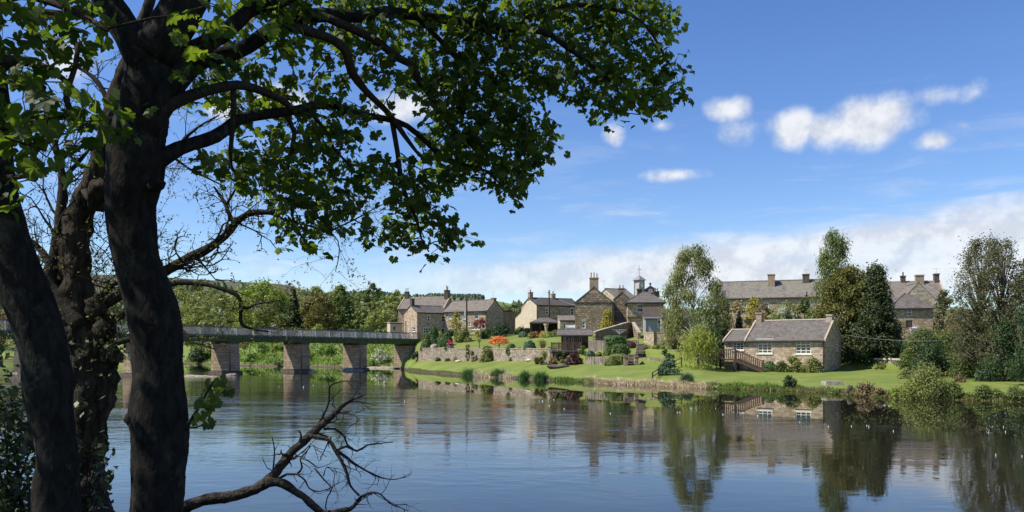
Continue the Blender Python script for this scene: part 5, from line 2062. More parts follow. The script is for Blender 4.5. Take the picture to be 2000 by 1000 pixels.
# ------------------------------------------------------------------ vegetation on the far side
SHAPE = {
    'round': lambda t: math.sqrt(max(0.02, 1 - (2 * t - .95) ** 2)),
    'oval': lambda t: math.sqrt(max(0.02, 1 - (2 * t - .85) ** 2)) * (1 - .25 * t),
    'dome': lambda t: math.sqrt(max(0.02, 1 - t * t)),
    'cone': lambda t: max(.04, 1 - t) ** .85,
    'birch': lambda t: .92 if t < .4 else .92 - .62 * ((t - .4) / .6) ** 1.3,
    'spire': lambda t: max(.05, 1 - t) ** .6,
    'full': lambda t: (.82 + .18 * t / .35) if t < .35 else math.sqrt(max(.03, 1 - ((t - .35) / .68) ** 2)),
    'column': lambda t: .9 if t < .7 else max(.1, .9 - (t - .7) * 2.6),
    'bell': lambda t: max(.05, (1 - t ** 2.2)),
}


def tree(name, label, px, Y, top, w, mat, shape='full', bot=.2, lp=5.0, cover=2.0, clumps=36, cr=.17, bark='bark_far', tr=None, group=None, weep=0.0, base=None, lean=0.0, limbs=14, cat='tree', flat=.8, twigs=0, jit=.45, rmin=.35, airy=False):
    X = wx(px, Y)
    z0 = ground(X, Y) if base is None else base
    s = Y / F
    zt = wz(top, Y)
    H = zt - z0
    wm = w * s / 2 * 1.12
    clumps = int(clumps * 1.5)
    zb = z0 + H * bot
    root = thing(name, label, cat, (X, Y, z0), group)
    lv = lp * s
    hp_ = (zt - zb) / s
    n = int(min(30000, 1.25 * cover * w * hp_ * .7 / (.14 * lp * lp)))
    f = SHAPE[shape]
    cs, rads = [], []
    for i in range(clumps):
        t = (i + R.random()) / clumps
        a = R.uniform(0, 2 * PI)
        rc = wm * cr * R.uniform(.7, 1.35) * (1.0 if shape != 'cone' else .35 + .8 * (1 - t))
        rr = max(0.0, f(t) * wm - rc * .6) * R.uniform(rmin, 1) ** .35
        cs.append((X + lean * t * wm + rr * math.cos(a), Y + rr * math.sin(a), zb + (zt - zb - rc * .7) * t + rc * .2))
        rads.append(rc)
    cs, rads = np.array(cs), np.array(rads)
    wts = rads ** 2 / (rads ** 2).sum()
    idx = RG.choice(clumps, n, p=wts)
    d, p = sphere_pts(n, .55)
    if airy:
        p = RG.normal(0, .75, (n, 3))
    p[:, 2] *= flat
    C = cs[idx] + p * rads[idx][:, None] * (1 + .36 * RG.normal(0, 1, (n, 1)))
    if weep:
        C[:, 2] -= RG.exponential(weep, n) * (zt - zb) * .5
        C[:, 2] = np.maximum(C[:, 2], z0 + .15)
    nrm = d * .7 + np.array([0, 0, .45])
    if weep:
        V, Fc = leaf_quads(C, lv * 1.25, nrm, .28, axis=np.tile(np.array([0, 0, 1.0]), (n, 1)))
    else:
        V, Fc = leaf_quads(C, lv, nrm, .62, jit=jit)
    np_mesh('crown', V, Fc, mat, root)
    tr = tr or max(.05, H * .018)
    m = MB()
    nseg = 7
    tp = []
    for i in range(nseg):
        g = i / (nseg - 1)
        tp.append(Vector((X + lean * max(0, g - bot) * wm + .12 * wm * mnoise.noise(Vector((g * 3, px, 0))) * g, Y, z0 - .3 + (H * .9 + .3) * g)))
    m.tube(tp, [tr * (1.25 if i == 0 else 1) * (1 - .85 * i / (nseg - 1)) for i in range(nseg)], 7)
    order = list(range(clumps))
    R.shuffle(order)
    for i in order[:limbs]:
        c = Vector(cs[i])
        g = max(.12, min(.85, ((c.z - z0) / H) * .72))
        k = g * (nseg - 1)
        a = tp[int(k)].lerp(tp[min(int(k) + 1, nseg - 1)], k - int(k))
        mid = a.lerp(c, .5) + Vector((0, 0, .06 * H * R.uniform(-.4, 1)))
        r0 = tr * (1 - .8 * g) * .5
        m.tube([a, mid, c], [r0, r0 * .6, r0 * .2], 5)
        for q in range(twigs):
            e = c + Vector((R.uniform(-1, 1), R.uniform(-1, 1), R.uniform(-.4, .8))) * rads[i] * 1.3
            m.tube([mid.lerp(c, R.uniform(.3, 1)), e], [r0 * .3, r0 * .1], 4, cap=False)
    m.build('trunk', bark, root, smooth_=True)
    return root


def shrub(label, px, yb, w, h_, mat, style='loose', name='shrub', Y=None, cat='shrub', group=None, lp=3.6, cover=2.6, depth=.9, stem=True, z0=None):
    Y = Y or ground_Y(px, yb)
    s = Y / F
    X = wx(px, Y)
    zb = z0 if z0 is not None else min(wz(yb, Y), ground(X, Y) + .4) if Y < 318 else wz(yb, Y)
    root = thing(name, label, cat, (X, Y, zb), group)
    wm, hm, lv = w * s / 2, h_ * s, lp * s
    n = int(max(160, min(9000, cover * w * h_ / (.14 * lp * lp) * .75)))
    if style in ('dome', 'cone', 'box'):
        d = unit(RG.normal(0, 1, (n, 3)))
        d[:, 2] = np.abs(d[:, 2])
        rr = RG.uniform(.86, 1.03, n)
        if style == 'cone':
            t = RG.uniform(0, 1, n)
            a = RG.uniform(0, 2 * PI, n)
            pr = np.sqrt(np.maximum(.01, 1 - t ** 1.9)) * rr
            C = np.stack([pr * np.cos(a) * wm, pr * np.sin(a) * wm * depth, t * hm], 1)
            nr_ = np.stack([np.cos(a), np.sin(a), .5 + t], 1)
        elif style == 'box':
            q = d / np.maximum(np.abs(d).max(1, keepdims=True), .01)
            q = q * .6 + d * .4
            C = q * rr[:, None] * np.array([wm, wm * depth, hm])
            nr_ = d
        else:
            C = d * rr[:, None] * np.array([wm, wm * depth, hm])
            nr_ = d
        ns = np.array([mnoise.noise(Vector((c[0] / wm * 2 + px, c[1] / wm * 2, c[2] / hm * 2))) for c in C[:, :3]])
        C *= (1 + .07 * ns)[:, None]
        C += np.array([X, Y, zb])
        V, Fc = leaf_quads(C, lv, nr_ * 1.3, .7, jit=.4)
    elif style == 'spiky':
        n = int(min(n, 420))
        off = RG.normal(0, wm * (.34 if 'clump' in name else .1), (n, 3)) * np.array([1, 1, .03])
        hv = hm * np.clip(1.1 - .45 * (np.linalg.norm(off[:, :2], axis=1) / wm) ** 1.2, .3, 1.1)
        V, Fc = blades(np.tile(np.array([[X, Y, zb]]), (n, 1)) + off, hv, wm * (.95 if 'clump' in name else 1), .05 * max(1, s * 14))
    else:
        k = max(5, int(w / 5))
        cs = []
        rads = []
        for i in range(k):
            a = R.uniform(0, 2 * PI)
            t = R.random() ** .8
            rc = min(wm, hm) * R.uniform(.28, .5)
            rr = max(0, math.sqrt(max(.05, 1 - t * t)) * wm - rc * .7) * math.sqrt(R.uniform(.15, 1))
            cs.append((X + rr * math.cos(a), Y + rr * math.sin(a) * depth, zb + max(rc * .5, t * hm - rc * .7)))
            rads.append(rc)
        cs, rads = np.array(cs), np.array(rads)
        idx = RG.choice(k, n, p=rads ** 2 / (rads ** 2).sum())
        d, p = sphere_pts(n, .5)
        C = cs[idx] + p * rads[idx][:, None] * (1 + .2 * RG.normal(0, 1, (n, 1)))
        C[:, 2] = np.maximum(C[:, 2], zb + .02)
        V, Fc = leaf_quads(C, lv, d * .8 + np.array([0, 0, .4]), .62, jit=.5)
    np_mesh('foliage', V, Fc, mat, root)
    if stem and style in ('loose',):
        m = MB()
        for i in range(5):
            a = R.uniform(0, 2 * PI)
            m.tube([(X, Y, zb - .1), (X + wm * .3 * math.cos(a), Y + wm * .3 * math.sin(a), zb + hm * .4), (X + wm * .55 * math.cos(a), Y + wm * .55 * math.sin(a), zb + hm * .75)], [.05 * max(.4, hm / 3), .035 * max(.4, hm / 3), .012], 4)
        m.build('stems', 'bark_far', root)
    return root


def blades(B, hgt, spread, wd, curve=.35):
    """bent grass or reed blades: base points, heights, sideways spread, width"""
    n = len(B)
    a = RG.uniform(0, 2 * PI, n)
    out = np.stack([np.cos(a), np.sin(a), np.zeros(n)], 1)
    sp_ = spread * RG.uniform(.15, 1, n)[:, None]
    hh = (hgt * RG.uniform(.55, 1.1, n))[:, None]
    side = np.stack([-np.sin(a), np.cos(a), np.zeros(n)], 1)
    # turn the flat of most blades towards a random side so they keep their width from anywhere
    b2 = RG.uniform(0, 2 * PI, n)
    side = unit(side + .8 * np.stack([np.cos(b2), np.sin(b2), np.zeros(n)], 1)) * wd * RG.uniform(.6, 1.3, n)[:, None]
    up = np.array([[0, 0, 1.0]])
    m1 = B + out * sp_ * curve + up * hh * .62
    t = B + out * sp_ + up * hh * (1 - .25 * RG.random(n))[:, None]
    V = np.stack([B - side / 2, B + side / 2, m1 + side * .42, m1 - side * .42, t + side * .06, t - side * .06], 1).reshape(-1, 3)
    i = np.arange(n)[:, None] * 6
    Fc = np.concatenate([i + np.array([[0, 1, 2, 3]]), i + np.array([[3, 2, 4, 5]])])
    return V, Fc


# --- trees behind the bridge
T = tree
T('broadleaf_tree', 'bright green spreading tree behind the bridge, tallest of that group', 512, 212, 548, 108, 'leaf_bright', clumps=48, cr=.2, lp=5, bot=.08)
T('broadleaf_tree', 'yellowish young tree just behind the bright green tree', 468, 225, 585, 62, 'leaf_olive', clumps=26, bot=.1)
T('broadleaf_tree', 'olive-green tree behind the bare branch by the thick trunk', 408, 235, 566, 120, 'leaf_olive', clumps=36, lp=5, cover=1.4, bot=.1)
T('broadleaf_tree', 'low green tree behind the first bridge panels right of the thick trunk', 395, 222, 612, 80, 'leaf_olive', clumps=26, bot=.05)
T('conifer_tree', 'narrow dark blue conifer behind the middle of the bridge', 574, 205, 562, 46, 'leaf_conifer', 'cone', clumps=60, cr=.3, bot=.04, cover=3)
T('conifer_tree', 'second dark conifer half hidden beside the narrow blue one', 548, 214, 590, 44, 'leaf_conifer', 'cone', clumps=50, cr=.3, bot=.04, cover=3)
T('broadleaf_tree', 'coppery brown rounded tree behind the bridge rail', 622, 200, 574, 66, 'leaf_copper', clumps=34, cr=.22, bot=.1, cover=2.4)
T('broadleaf_tree', 'tall fresh green tree right of the coppery one', 664, 206, 557, 72, 'leaf_green', 'oval', clumps=40, cr=.2, bot=.06, cover=2.4)
T('broadleaf_tree', 'pale green trees crown showing over the coppery tree', 606, 246, 560, 92, 'leaf_olive', clumps=34, bot=.1)
T('broadleaf_tree', 'olive haze of a half-leafed tree left of the airy green tree', 698, 232, 573, 66, 'leaf_olive', clumps=30, cover=1.7, bot=.05)
T('broadleaf_tree', 'airy green tree rising highest near the house', 729, 222, 553, 66, 'leaf_mid', 'oval', clumps=40, cr=.14, cover=1.6, bot=.05, limbs=22)
T('broadleaf_tree', 'olive budding tree next to the tall house', 757, 216, 577, 64, 'leaf_olive', clumps=30, cover=1.6, bot=.05)
T('broadleaf_tree', 'yellow-olive tree showing left of the tall house chimney', 783, 240, 567, 62, 'leaf_olive', clumps=30, cover=1.8, bot=.05)
T('broadleaf_tree', 'low pale green tree against the tall house wall', 747, 196, 605, 70, 'leaf_olive', clumps=26, cover=2.2, bot=.0)
T('broadleaf_tree', 'dense dark tree mass behind the bright green tree', 545, 232, 578, 70, 'leaf_dark', clumps=30, bot=.05, cover=2.5)
for i, (px, top, lab) in enumerate(((578, 547, 'bare grey tree on the skyline above the conifers'), (562, 550, 'smaller bare grey tree on the skyline beside the larger one'))):
    T('bare_tree', lab, px, 330, top, 26, 'leaf_brown', clumps=18, cover=.35, lp=4, bot=.3, limbs=18, twigs=5, tr=.35)
for px, top, w, mt, lab in ((205, 585, 110, 'leaf_olive', 'olive tree seen between the rough trunk and the thick trunk'), (40, 590, 120, 'leaf_brown', 'brown-green tree seen at the edge beside the leaning trunk'),
                            (235, 610, 90, 'leaf_mid', 'green tree low behind the bridge between the trunks'), (340, 560, 110, 'leaf_olive', 'budding olive tree just right of the thick trunk'), (110, 600, 100, 'leaf_olive', 'olive tree glimpsed between the leaning and rough trunks'),
                            (300, 600, 90, 'leaf_green', 'green tree hidden mostly by the thick trunk')):
    T('broadleaf_tree', lab, px, 300, top, w, mt, clumps=28, cover=1.8, bot=.05)
for px, top, w, mt, Y, lab in ((440, 575, 90, 'leaf_olive', 262, 'olive tree filling the gap left of the bright green tree'), (590, 590, 70, 'leaf_green', 222, 'green tree low between the dark conifer and coppery tree'), (640, 572, 90, 'leaf_olive', 262, 'yellow-green crown behind the coppery and fresh green trees'),
                               (690, 588, 70, 'leaf_green', 214, 'leafy thicket right of the fresh green tree'), (715, 600, 60, 'leaf_green', 204, 'low green tree under the airy one'), (770, 590, 50, 'leaf_olive', 205, 'olive thicket against the tall house gable'), (530, 600, 80, 'leaf_green', 202, 'green lower growth in front of the dark tree mass')):
    T('broadleaf_tree', lab, px, Y, top, w, mt, clumps=30, cover=2, bot=.0)
# shrubs behind the rail
S = shrub
for px, yb, w, h_, mt, Y, lab in ((621, 646, 48, 30, 'leaf_bright', 188, 'rounded bright bush behind the bridge rail'), (583, 648, 40, 26, 'leaf_mid', 190, 'dull green bush behind the rail left of the bright bush'), (545, 648, 50, 34, 'leaf_dark', 192, 'dark bush behind the rail below the gull'),
                                  (700, 648, 36, 13, 'leaf_olive', 182, 'low pale bush behind the bridge rail'), (722, 647, 22, 12, 'leaf_mid', 180, 'small bush by the bridge rail near the shelter'), (740, 645, 34, 24, 'leaf_olive', 184, 'loose olive bush next to the shelter'),
                                  (668, 648, 44, 24, 'leaf_dark', 186, 'dark shaded bush behind the rail'), (480, 650, 60, 30, 'leaf_green', 200, 'mid green bushes behind the rail below the bright tree'), (425, 652, 60, 34, 'leaf_olive', 208, 'olive bushes behind the rail right of the thick trunk')):
    S(lab, px, yb, w, h_, mt, Y=Y, name='bush', cat='bush', lp=4.5)
S('long clipped dark hedge behind the bridge before the tall house', 705, 640, 92, 19, 'leaf_dark', 'box', name='hedge', cat='hedge', Y=186, depth=.12, cover=4)

# --- rough bank under the bridge
n = 9000
bx_ = RG.uniform(370, 792, n)
yy = np.array([np.interp(p, S_px, S_Y) for p in bx_])
t_ = RG.random(n)
YY = yy + .4 + t_ * 22
B = np.stack([(bx_ - 1000) / F * YY, YY, np.zeros(n)], 1)
keep = [i for i in range(n) if YY[i] > 158]
B = B[keep]
B[:, 2] = [ground(b[0], b[1]) - .05 for b in B]
V, Fc = blades(B, np.full(len(B), .75), .35, .16)
np_mesh('rough_grass', V, Fc, 'leaf_grassblade', kind='stuff', label='rough green grass covering the bank under the bridge', category='grass')
for i, (px, py, w, h_, mt) in enumerate(((742, 708, 50, 26, 'flower_white'), (775, 705, 30, 30, 'flower_white'), (730, 715, 36, 14, 'leaf_grassblade'), (640, 690, 60, 18, 'leaf_grassblade'), (510, 688, 50, 18, 'leaf_grassblade'), (560, 712, 60, 12, 'leaf_mid'),
                                         (690, 700, 40, 20, 'leaf_bright'), (600, 700, 60, 18, 'leaf_bright'), (495, 706, 50, 18, 'leaf_grassblade'), (478, 680, 22, 14, 'leaf_brown'), (395, 706, 60, 36, 'leaf_dark'), (440, 700, 40, 30, 'leaf_dark'), (545, 685, 40, 14, 'leaf_bright'))):
    labs = ['white-flowered cow parsley mass on the bank under the bridge', 'taller white-flowered clump beside the abutment', 'low green weeds at the waterline next to the abutment', 'grassy tussock high on the bank behind the middle piers', 'grassy tussock high on the bank between the left piers',
            'dark green weeds at the waterline behind the middle pier', 'bright nettle patch behind the pier nearest the village', 'bright nettle patch between the two middle piers', 'green tussock on the bank behind the left pier', 'pinkish dry clump under the girder by the left pier',
            'dark bushes on the bank right of the thick trunk', 'dark bushes on the bank behind the left pier', 'bright weeds under the girder at mid bridge']
    S(labs[i], px, py, w, h_, mt, name='weed_clump', cat='weeds', lp=4, Y=max(ground_Y(px, py), 160), stem=False)

# --- garden by the bridge end and upper lawn
rows = [
    ('clipped_bush', 'tall clipped dark green cone bush at the end of the bridge', 846, 677, 27, 35, 'leaf_clip', 'cone'),
    ('clipped_bush', 'rounded light green bush tucked left of the clipped cone', 833, 679, 20, 24, 'leaf_green', 'dome'),
    ('clipped_bush', 'dark clipped dome bush right of the tall cone', 869, 676, 30, 25, 'leaf_clip', 'dome'),
    ('shrub', 'pale variegated shrub above the clipped dome', 858, 658, 26, 12, 'leaf_willow', 'loose'),
    ('azalea', 'pink flowering azalea behind the garden wall', 880, 676, 22, 12, 'flower_pink', 'loose'),
    ('shrub', 'low spreading green shrub on the wall top below the azalea', 877, 682, 18, 7, 'leaf_bluegreen', 'dome'),
    ('shrub', 'big grey-olive shrub on the bank below the climber house', 908, 668, 38, 27, 'leaf_olive', 'loose'),
    ('shrub', 'green shrub left of the grey-olive one', 892, 668, 26, 18, 'leaf_green', 'loose'),
    ('shrub', 'bright yellow shrub on the shaded bank', 931, 659, 22, 14, 'leaf_gold', 'loose'),
    ('shrub', 'dark evergreen right of the yellow shrub', 948, 662, 30, 22, 'leaf_dark', 'loose'),
    ('hedge', 'dark hedge below the bare gable', 975, 656, 56, 24, 'leaf_dark', 'loose'),
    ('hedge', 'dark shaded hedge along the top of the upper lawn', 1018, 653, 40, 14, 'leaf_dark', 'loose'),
    ('shrub', 'low shrubs under the wall of the climber house', 880, 656, 30, 12, 'leaf_dark', 'loose'),
    ('shrub', 'dark low mound on the wall top beside the little palm', 952, 683, 17, 7, 'leaf_dark', 'dome'),
    ('clipped_bush', 'dark ball bush hanging over the garden wall', 999, 690, 20, 17, 'leaf_clip', 'dome'),
    ('shrub', 'dark blue-green rounded shrub near the spiky plant', 1034, 682, 22, 16, 'leaf_bluegreen', 'dome'),
    ('flower_clump', 'small yellow clump on the wall top left of the blue-green shrub', 1012, 683, 12, 4, 'leaf_gold', 'dome'),
    ('shrub', 'grey-green drift spilling over the wall top', 913, 683, 16, 10, 'leaf_tan', 'loose'),
    ('wall_shrub', 'big leafy shrub trained against the middle of the garden wall', 951, 706, 38, 24, 'leaf_olive', 'loose'),
    ('wall_shrub', 'thin climber trailing down the wall left of the big wall shrub', 912, 705, 10, 25, 'leaf_olive', 'loose'),
    ('wall_shrub', 'second thin climber on the wall beside the big shrub', 922, 706, 14, 22, 'leaf_olive', 'loose'),
    ('shrub', 'low green plant at the wall foot nearest the bridge', 856, 705, 16, 10, 'leaf_bluegreen', 'loose'),
    ('shrub', 'small green plant at the wall foot, second from the bridge', 876, 705, 14, 6, 'leaf_green', 'loose'),
    ('shrub', 'tan dried plant at the wall foot', 892, 704, 16, 9, 'leaf_tan', 'loose'),
    ('shrub', 'brownish plant at the wall foot right of the big wall shrub', 1000, 705, 18, 9, 'leaf_brown', 'loose'),
    ('shrub', 'sparse rose on the wall towards the deck', 1026, 703, 12, 10, 'leaf_olive', 'loose'),
    ('flower_clump', 'grey-blue mound at the left of the rock garden', 1022, 658, 14, 9, 'leaf_bluegreen', 'dome'),
    ('flower_clump', 'yellow-green mound left of the rock garden by the lawn edge', 1010, 651, 11, 8, 'leaf_gold', 'dome'),
    ('clipped_bush', 'dark rounded bush at the back of the rock garden', 1030, 650, 16, 9, 'leaf_dark', 'dome'),
    ('flower_clump', 'orange-brown mound in the rock garden', 1040, 660, 14, 10, 'leaf_copper', 'dome'),
    ('flower_clump', 'rusty red heather in the rock garden', 1048, 654, 14, 7, 'leaf_orange', 'loose'),
    ('flower_clump', 'crimson low clump in the rock garden', 1054, 659, 12, 5, 'flower_pink', 'loose'),
    ('flower_clump', 'yellow flowering clump in the middle of the rock garden', 1061, 658, 12, 9, 'leaf_gold', 'dome'),
    ('flower_clump', 'lime green mound right of the yellow clump', 1071, 659, 18, 9, 'leaf_bright', 'dome'),
    ('flower_clump', 'pale yellow-green bush under the gazebo', 1054, 650, 14, 9, 'leaf_willow', 'loose'),
    ('flower_clump', 'orange azalea by the summerhouse corner', 1086, 657, 20, 10, 'leaf_goldbrown', 'dome'),
    ('flower_clump', 'grey-green plant right of the lime mound', 1078, 658, 10, 7, 'leaf_bluegreen', 'dome'),
    ('shrub', 'golden spreading bush behind the white bench', 1118, 640, 36, 17, 'leaf_gold', 'loose'),
    ('shrub', 'dark small bush beside the white bench', 1131, 643, 14, 14, 'leaf_dark', 'loose'),
    ('shrub', 'orange-brown shrub at the foot of the wall by the deck', 1056, 713, 18, 14, 'leaf_goldbrown', 'loose'),
    ('shrub', 'grey twiggy shrub beside the flat boulder', 1078, 712, 22, 14, 'leaf_brown', 'loose'),
    ('shrub', 'pale green shrub in front of the deck posts', 1098, 709, 18, 26, 'leaf_birch', 'loose'),
    ('shrub', 'dark red spreading maple bush under the deck', 1122, 712, 42, 23, 'leaf_purple', 'loose'),
    ('shrub', 'green bush rising at the deck corner', 1138, 694, 20, 17, 'leaf_green', 'loose'),
    ('shrub', 'dark red shrub behind the deck rail', 1141, 680, 14, 12, 'leaf_purple', 'loose'),
    ('shrub', 'blue-green juniper mound on the lower retaining wall', 1153, 696, 18, 10, 'leaf_bluegreen', 'dome'),
    ('shrub', 'brown and gold low plants on the retaining wall top', 1168, 696, 16, 9, 'leaf_copper', 'loose'),
    ('clipped_hedge', 'largest clipped green bush, highest on the terraces', 1200, 679, 42, 22, 'leaf_clip', 'box'),
    ('clipped_hedge', 'clipped green bush below and right of the largest', 1211, 695, 32, 21, 'leaf_clip', 'box'),
    ('clipped_bush', 'lighter clipped bush left of the middle pair', 1189, 694, 21, 16, 'leaf_green', 'dome'),
    ('clipped_hedge', 'pale clipped hedge draped over the retaining wall beside the steps', 1208, 712, 34, 19, 'leaf_olive', 'box'),
    ('clipped_bush', 'bright clipped ball on the lower lawn', 1195, 714, 26, 15, 'leaf_green', 'dome'),
    ('shrub', 'small maroon barberry by the upper steps', 1233, 680, 20, 12, 'leaf_purple', 'dome'),
    ('shrub', 'trailing green plants along the upper steps', 1247, 692, 16, 9, 'leaf_mid', 'loose'),
    ('shrub', 'dark plant beside the lower steps', 1226, 692, 10, 10, 'leaf_dark', 'loose'),
    ('shrub', 'lime green leafy drift under the lit stone wall', 1284, 683, 34, 9, 'leaf_bright', 'loose'),
    ('shrub', 'grey-green drift at the corner of the lit stone wall', 1262, 682, 18, 8, 'leaf_olive', 'loose'),
    ('shrub', 'brown-green shrub right of the lit stone wall', 1318, 682, 34, 18, 'leaf_olive', 'loose'),
    ('shrub', 'dark flat juniper on the upper terrace wall', 1300, 691, 20, 9, 'leaf_dark', 'loose'),
    ('shrub', 'second flat juniper below the first', 1308, 699, 22, 9, 'leaf_dark', 'loose'),
    ('juniper', 'blue-green spreading juniper on the lawn by the rail fence', 1306, 733, 44, 32, 'leaf_bluegreen', 'loose'),
    ('shrub', 'dark green laurel at the cottage wall near the stair', 1504, 726, 28, 19, 'leaf_clip', 'dome'),
    ('shrub', 'mid green bush next to the laurel', 1528, 727, 34, 22, 'leaf_mid', 'loose'),
    ('shrub', 'pale rambling shrub in the middle of the cottage wall', 1552, 727, 36, 34, 'leaf_olive', 'loose'),
    ('shrub', 'olive rounded broom at the cottage corner', 1585, 728, 46, 31, 'leaf_olive', 'loose'),
    ('shrub', 'brown twiggy shrub under the timber stair', 1444, 722, 44, 28, 'leaf_brown', 'loose'),
    ('shrub', 'small dark scrub at the lawn edge by the water', 1541, 758, 34, 24, 'leaf_dark', 'loose'),
    ('shrub', 'dark twiggy bush at the waterline right of the stone slab', 1690, 774, 48, 30, 'leaf_brown', 'loose'),
    ('shrub', 'big reddish-green willow bush at the water', 1806, 779, 92, 70, 'leaf_olive', 'loose'),
    ('shrub', 'fresh green weeds left of the reddish-green bush', 1755, 776, 40, 22, 'leaf_bright', 'loose'),
    ('shrub', 'low bright weeds on the water edge left of the dark twiggy bush', 1640, 771, 44, 12, 'leaf_green', 'loose'),
    ('shrub', 'green bush on the dry stone wall near the conifer', 1704, 700, 26, 30, 'leaf_mid', 'loose'),
    ('shrub', 'olive grass clump at the foot of the dry stone wall', 1722, 722, 24, 14, 'leaf_olive', 'loose'),
    ('shrub', 'large mixed green bush behind the dry stone wall', 1800, 712, 90, 62, 'leaf_mid', 'loose'),
    ('shrub', 'light green leafy bush spilling over the dry stone wall', 1778, 716, 50, 32, 'leaf_green', 'loose'),
    ('shrub', 'rounded dark green holly behind the brush pile', 1852, 716, 84, 66, 'leaf_mid', 'loose'),
    ('shrub', 'olive mounded hedge behind the brush pile', 1868, 732, 62, 24, 'leaf_olive', 'loose'),
    ('brush_pile', 'reddish brown pile of cut brushwood on the grass', 1874, 748, 34, 15, 'leaf_brown', 'loose'),
    ('shrub', 'green riverside weeds below the brush pile', 1862, 775, 50, 26, 'leaf_green', 'loose'),
    ('shrub', 'green riverside weeds below the alders', 1925, 778, 70, 24, 'leaf_green', 'loose'),
    ('shrub', 'brambles at the water edge at the far end of the bank', 1985, 782, 60, 26, 'leaf_mid', 'loose'),
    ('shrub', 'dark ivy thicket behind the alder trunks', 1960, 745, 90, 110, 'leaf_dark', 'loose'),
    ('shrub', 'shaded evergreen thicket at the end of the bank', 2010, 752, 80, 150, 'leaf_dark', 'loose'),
    ('shrub', 'tan hedge below the terrace wall of the stone house', 1835, 655, 60, 26, 'leaf_brown', 'loose'),
    ('shrub', 'lime bush behind the large mixed bush', 1828, 672, 36, 28, 'leaf_green', 'loose'),
    ('iris_clump', 'dark green iris clump on the bank near the bridge', 917, 737, 40, 19, 'leaf_reed', 'spiky'),
    ('iris_clump', 'dark green iris clump right of the pale reeds', 975, 735, 34, 16, 'leaf_reed', 'spiky'),
    ('iris_clump', 'tall iris clump at the water below the wall end', 1026, 743, 28, 20, 'leaf_reed', 'spiky'),
    ('iris_clump', 'tallest iris clump beside the grassy inlet', 1057, 745, 32, 22, 'leaf_reed', 'spiky'),
    ('rush_clump', 'grey-green rush clump on the lawn edge below the willow', 1342, 748, 32, 20, 'leaf_bluegreen', 'spiky'),
]
rows += [
    ('shrub', 'dark laurel thicket between the dry stone wall and the alders', 1820, 735, 90, 60, 'leaf_dark', 'loose'),
    ('shrub', 'tall dark bush just left of the leaning alder', 1890, 738, 70, 90, 'leaf_mid', 'loose'),
    ('shrub', 'brown-green brambles over the terrace above the thickets', 1880, 690, 90, 60, 'leaf_brown', 'loose'),
    ('shrub', 'green bramble mound right of the dry stone wall', 1770, 740, 40, 20, 'leaf_olive', 'loose'),
    ('shrub', 'brown sedge tuft at the water below the dark twiggy bush', 1718, 777, 26, 18, 'leaf_brown', 'loose'),
    ('shrub', 'ivy-covered low wall top behind the fence and conifer', 1745, 690, 70, 34, 'leaf_dark', 'loose'),
    ('shrub', 'dark ivy at the foot of the bridge abutment', 814, 706, 24, 18, 'leaf_dark', 'loose'),
    ('shrub', 'dark mound beside the abutment above the garden wall end', 828, 683, 14, 10, 'leaf_clip', 'dome'),
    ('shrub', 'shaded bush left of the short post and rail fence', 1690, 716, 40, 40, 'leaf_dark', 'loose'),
]
used = {}
for nm, lab, px, yb, w, h_, mt, sty in rows:
    w, h_ = (w * 1.4, h_ * 1.25) if nm == 'flower_clump' else (w * 1.12, h_ * 1.08)
    S(lab, px, yb, w, h_, mt, sty, name=nm, cat={'hedge': 'hedge', 'clipped_hedge': 'hedge', 'flower_clump': 'flowers', 'iris_clump': 'iris', 'rush_clump': 'rushes', 'brush_pile': 'brushwood'}.get(nm, 'shrub'),
      cover=4.5 if sty in ('dome', 'cone', 'box') else (5.0 if sty == 'spiky' else 2.8), depth=.8)
# spiky garden plants
for px, yb, w, h_, mt, lab in ((1060, 682, 28, 20, 'leaf_tan', 'bronze spiky cordyline on the wall top'), (1067, 704, 34, 22, 'leaf_olive', 'dark strap-leaved phormium below the wall end'), (1049, 712, 22, 16, 'leaf_copper', 'bronze grass clump at the wall foot')):
    S(lab, px, yb, w, h_, mt, 'spiky', name='spiky_plant', cat='plant', cover=5)
# little palm and the orange maple
Yp = ground_Y(936, 681)
t_ = thing('cabbage_palm', 'small spiky palm with a thin stem behind the garden wall', 'palm', P(936, 681, Yp))
m = MB()
b = P(936, 681, Yp)
m.tube([b - Vector((0, 0, .2)), b + Vector((.03, 0, .95))], [.07, .05], 6)
m.build('stem', 'bark_far', t_)
V, Fc = blades(np.tile(np.array([[b.x, b.y, b.z + .9]]), (90, 1)), np.full(90, .75), .6, .06, .6)
V[:, 2] -= 0
np_mesh('fronds', V, Fc, 'leaf_tan', t_)
Ym = ground_Y(975, 681)
T('japanese_maple', 'small orange Japanese maple with an umbrella crown on the upper lawn', 975, Ym, 656, 38, 'leaf_orange', 'dome', bot=.38, lp=3.2, cover=3.2, clumps=26, cr=.3, tr=.09, limbs=10, flat=.6)
T('purple_plum', 'small dark red plum tree before the climber house', 939, 146, 622, 30, 'leaf_red', 'dome', bot=.55, lp=3, cover=1.6, clumps=18, cr=.26, tr=.1, limbs=14)
# yellow climber trained on the house front
T('wall_climber', 'yellow-green climbing shrub trained up the house front', 891, 148.2, 607, 22, 'leaf_gold', 'column', bot=.2, lp=3, cover=1.6, clumps=20, cr=.35, tr=.07, limbs=14)
T('golden_cypress', 'golden conical cypress against the broad gable', 1187, 118, 605, 31, 'leaf_gold', 'bell', bot=.0, lp=3, cover=4, clumps=60, cr=.34, limbs=4)

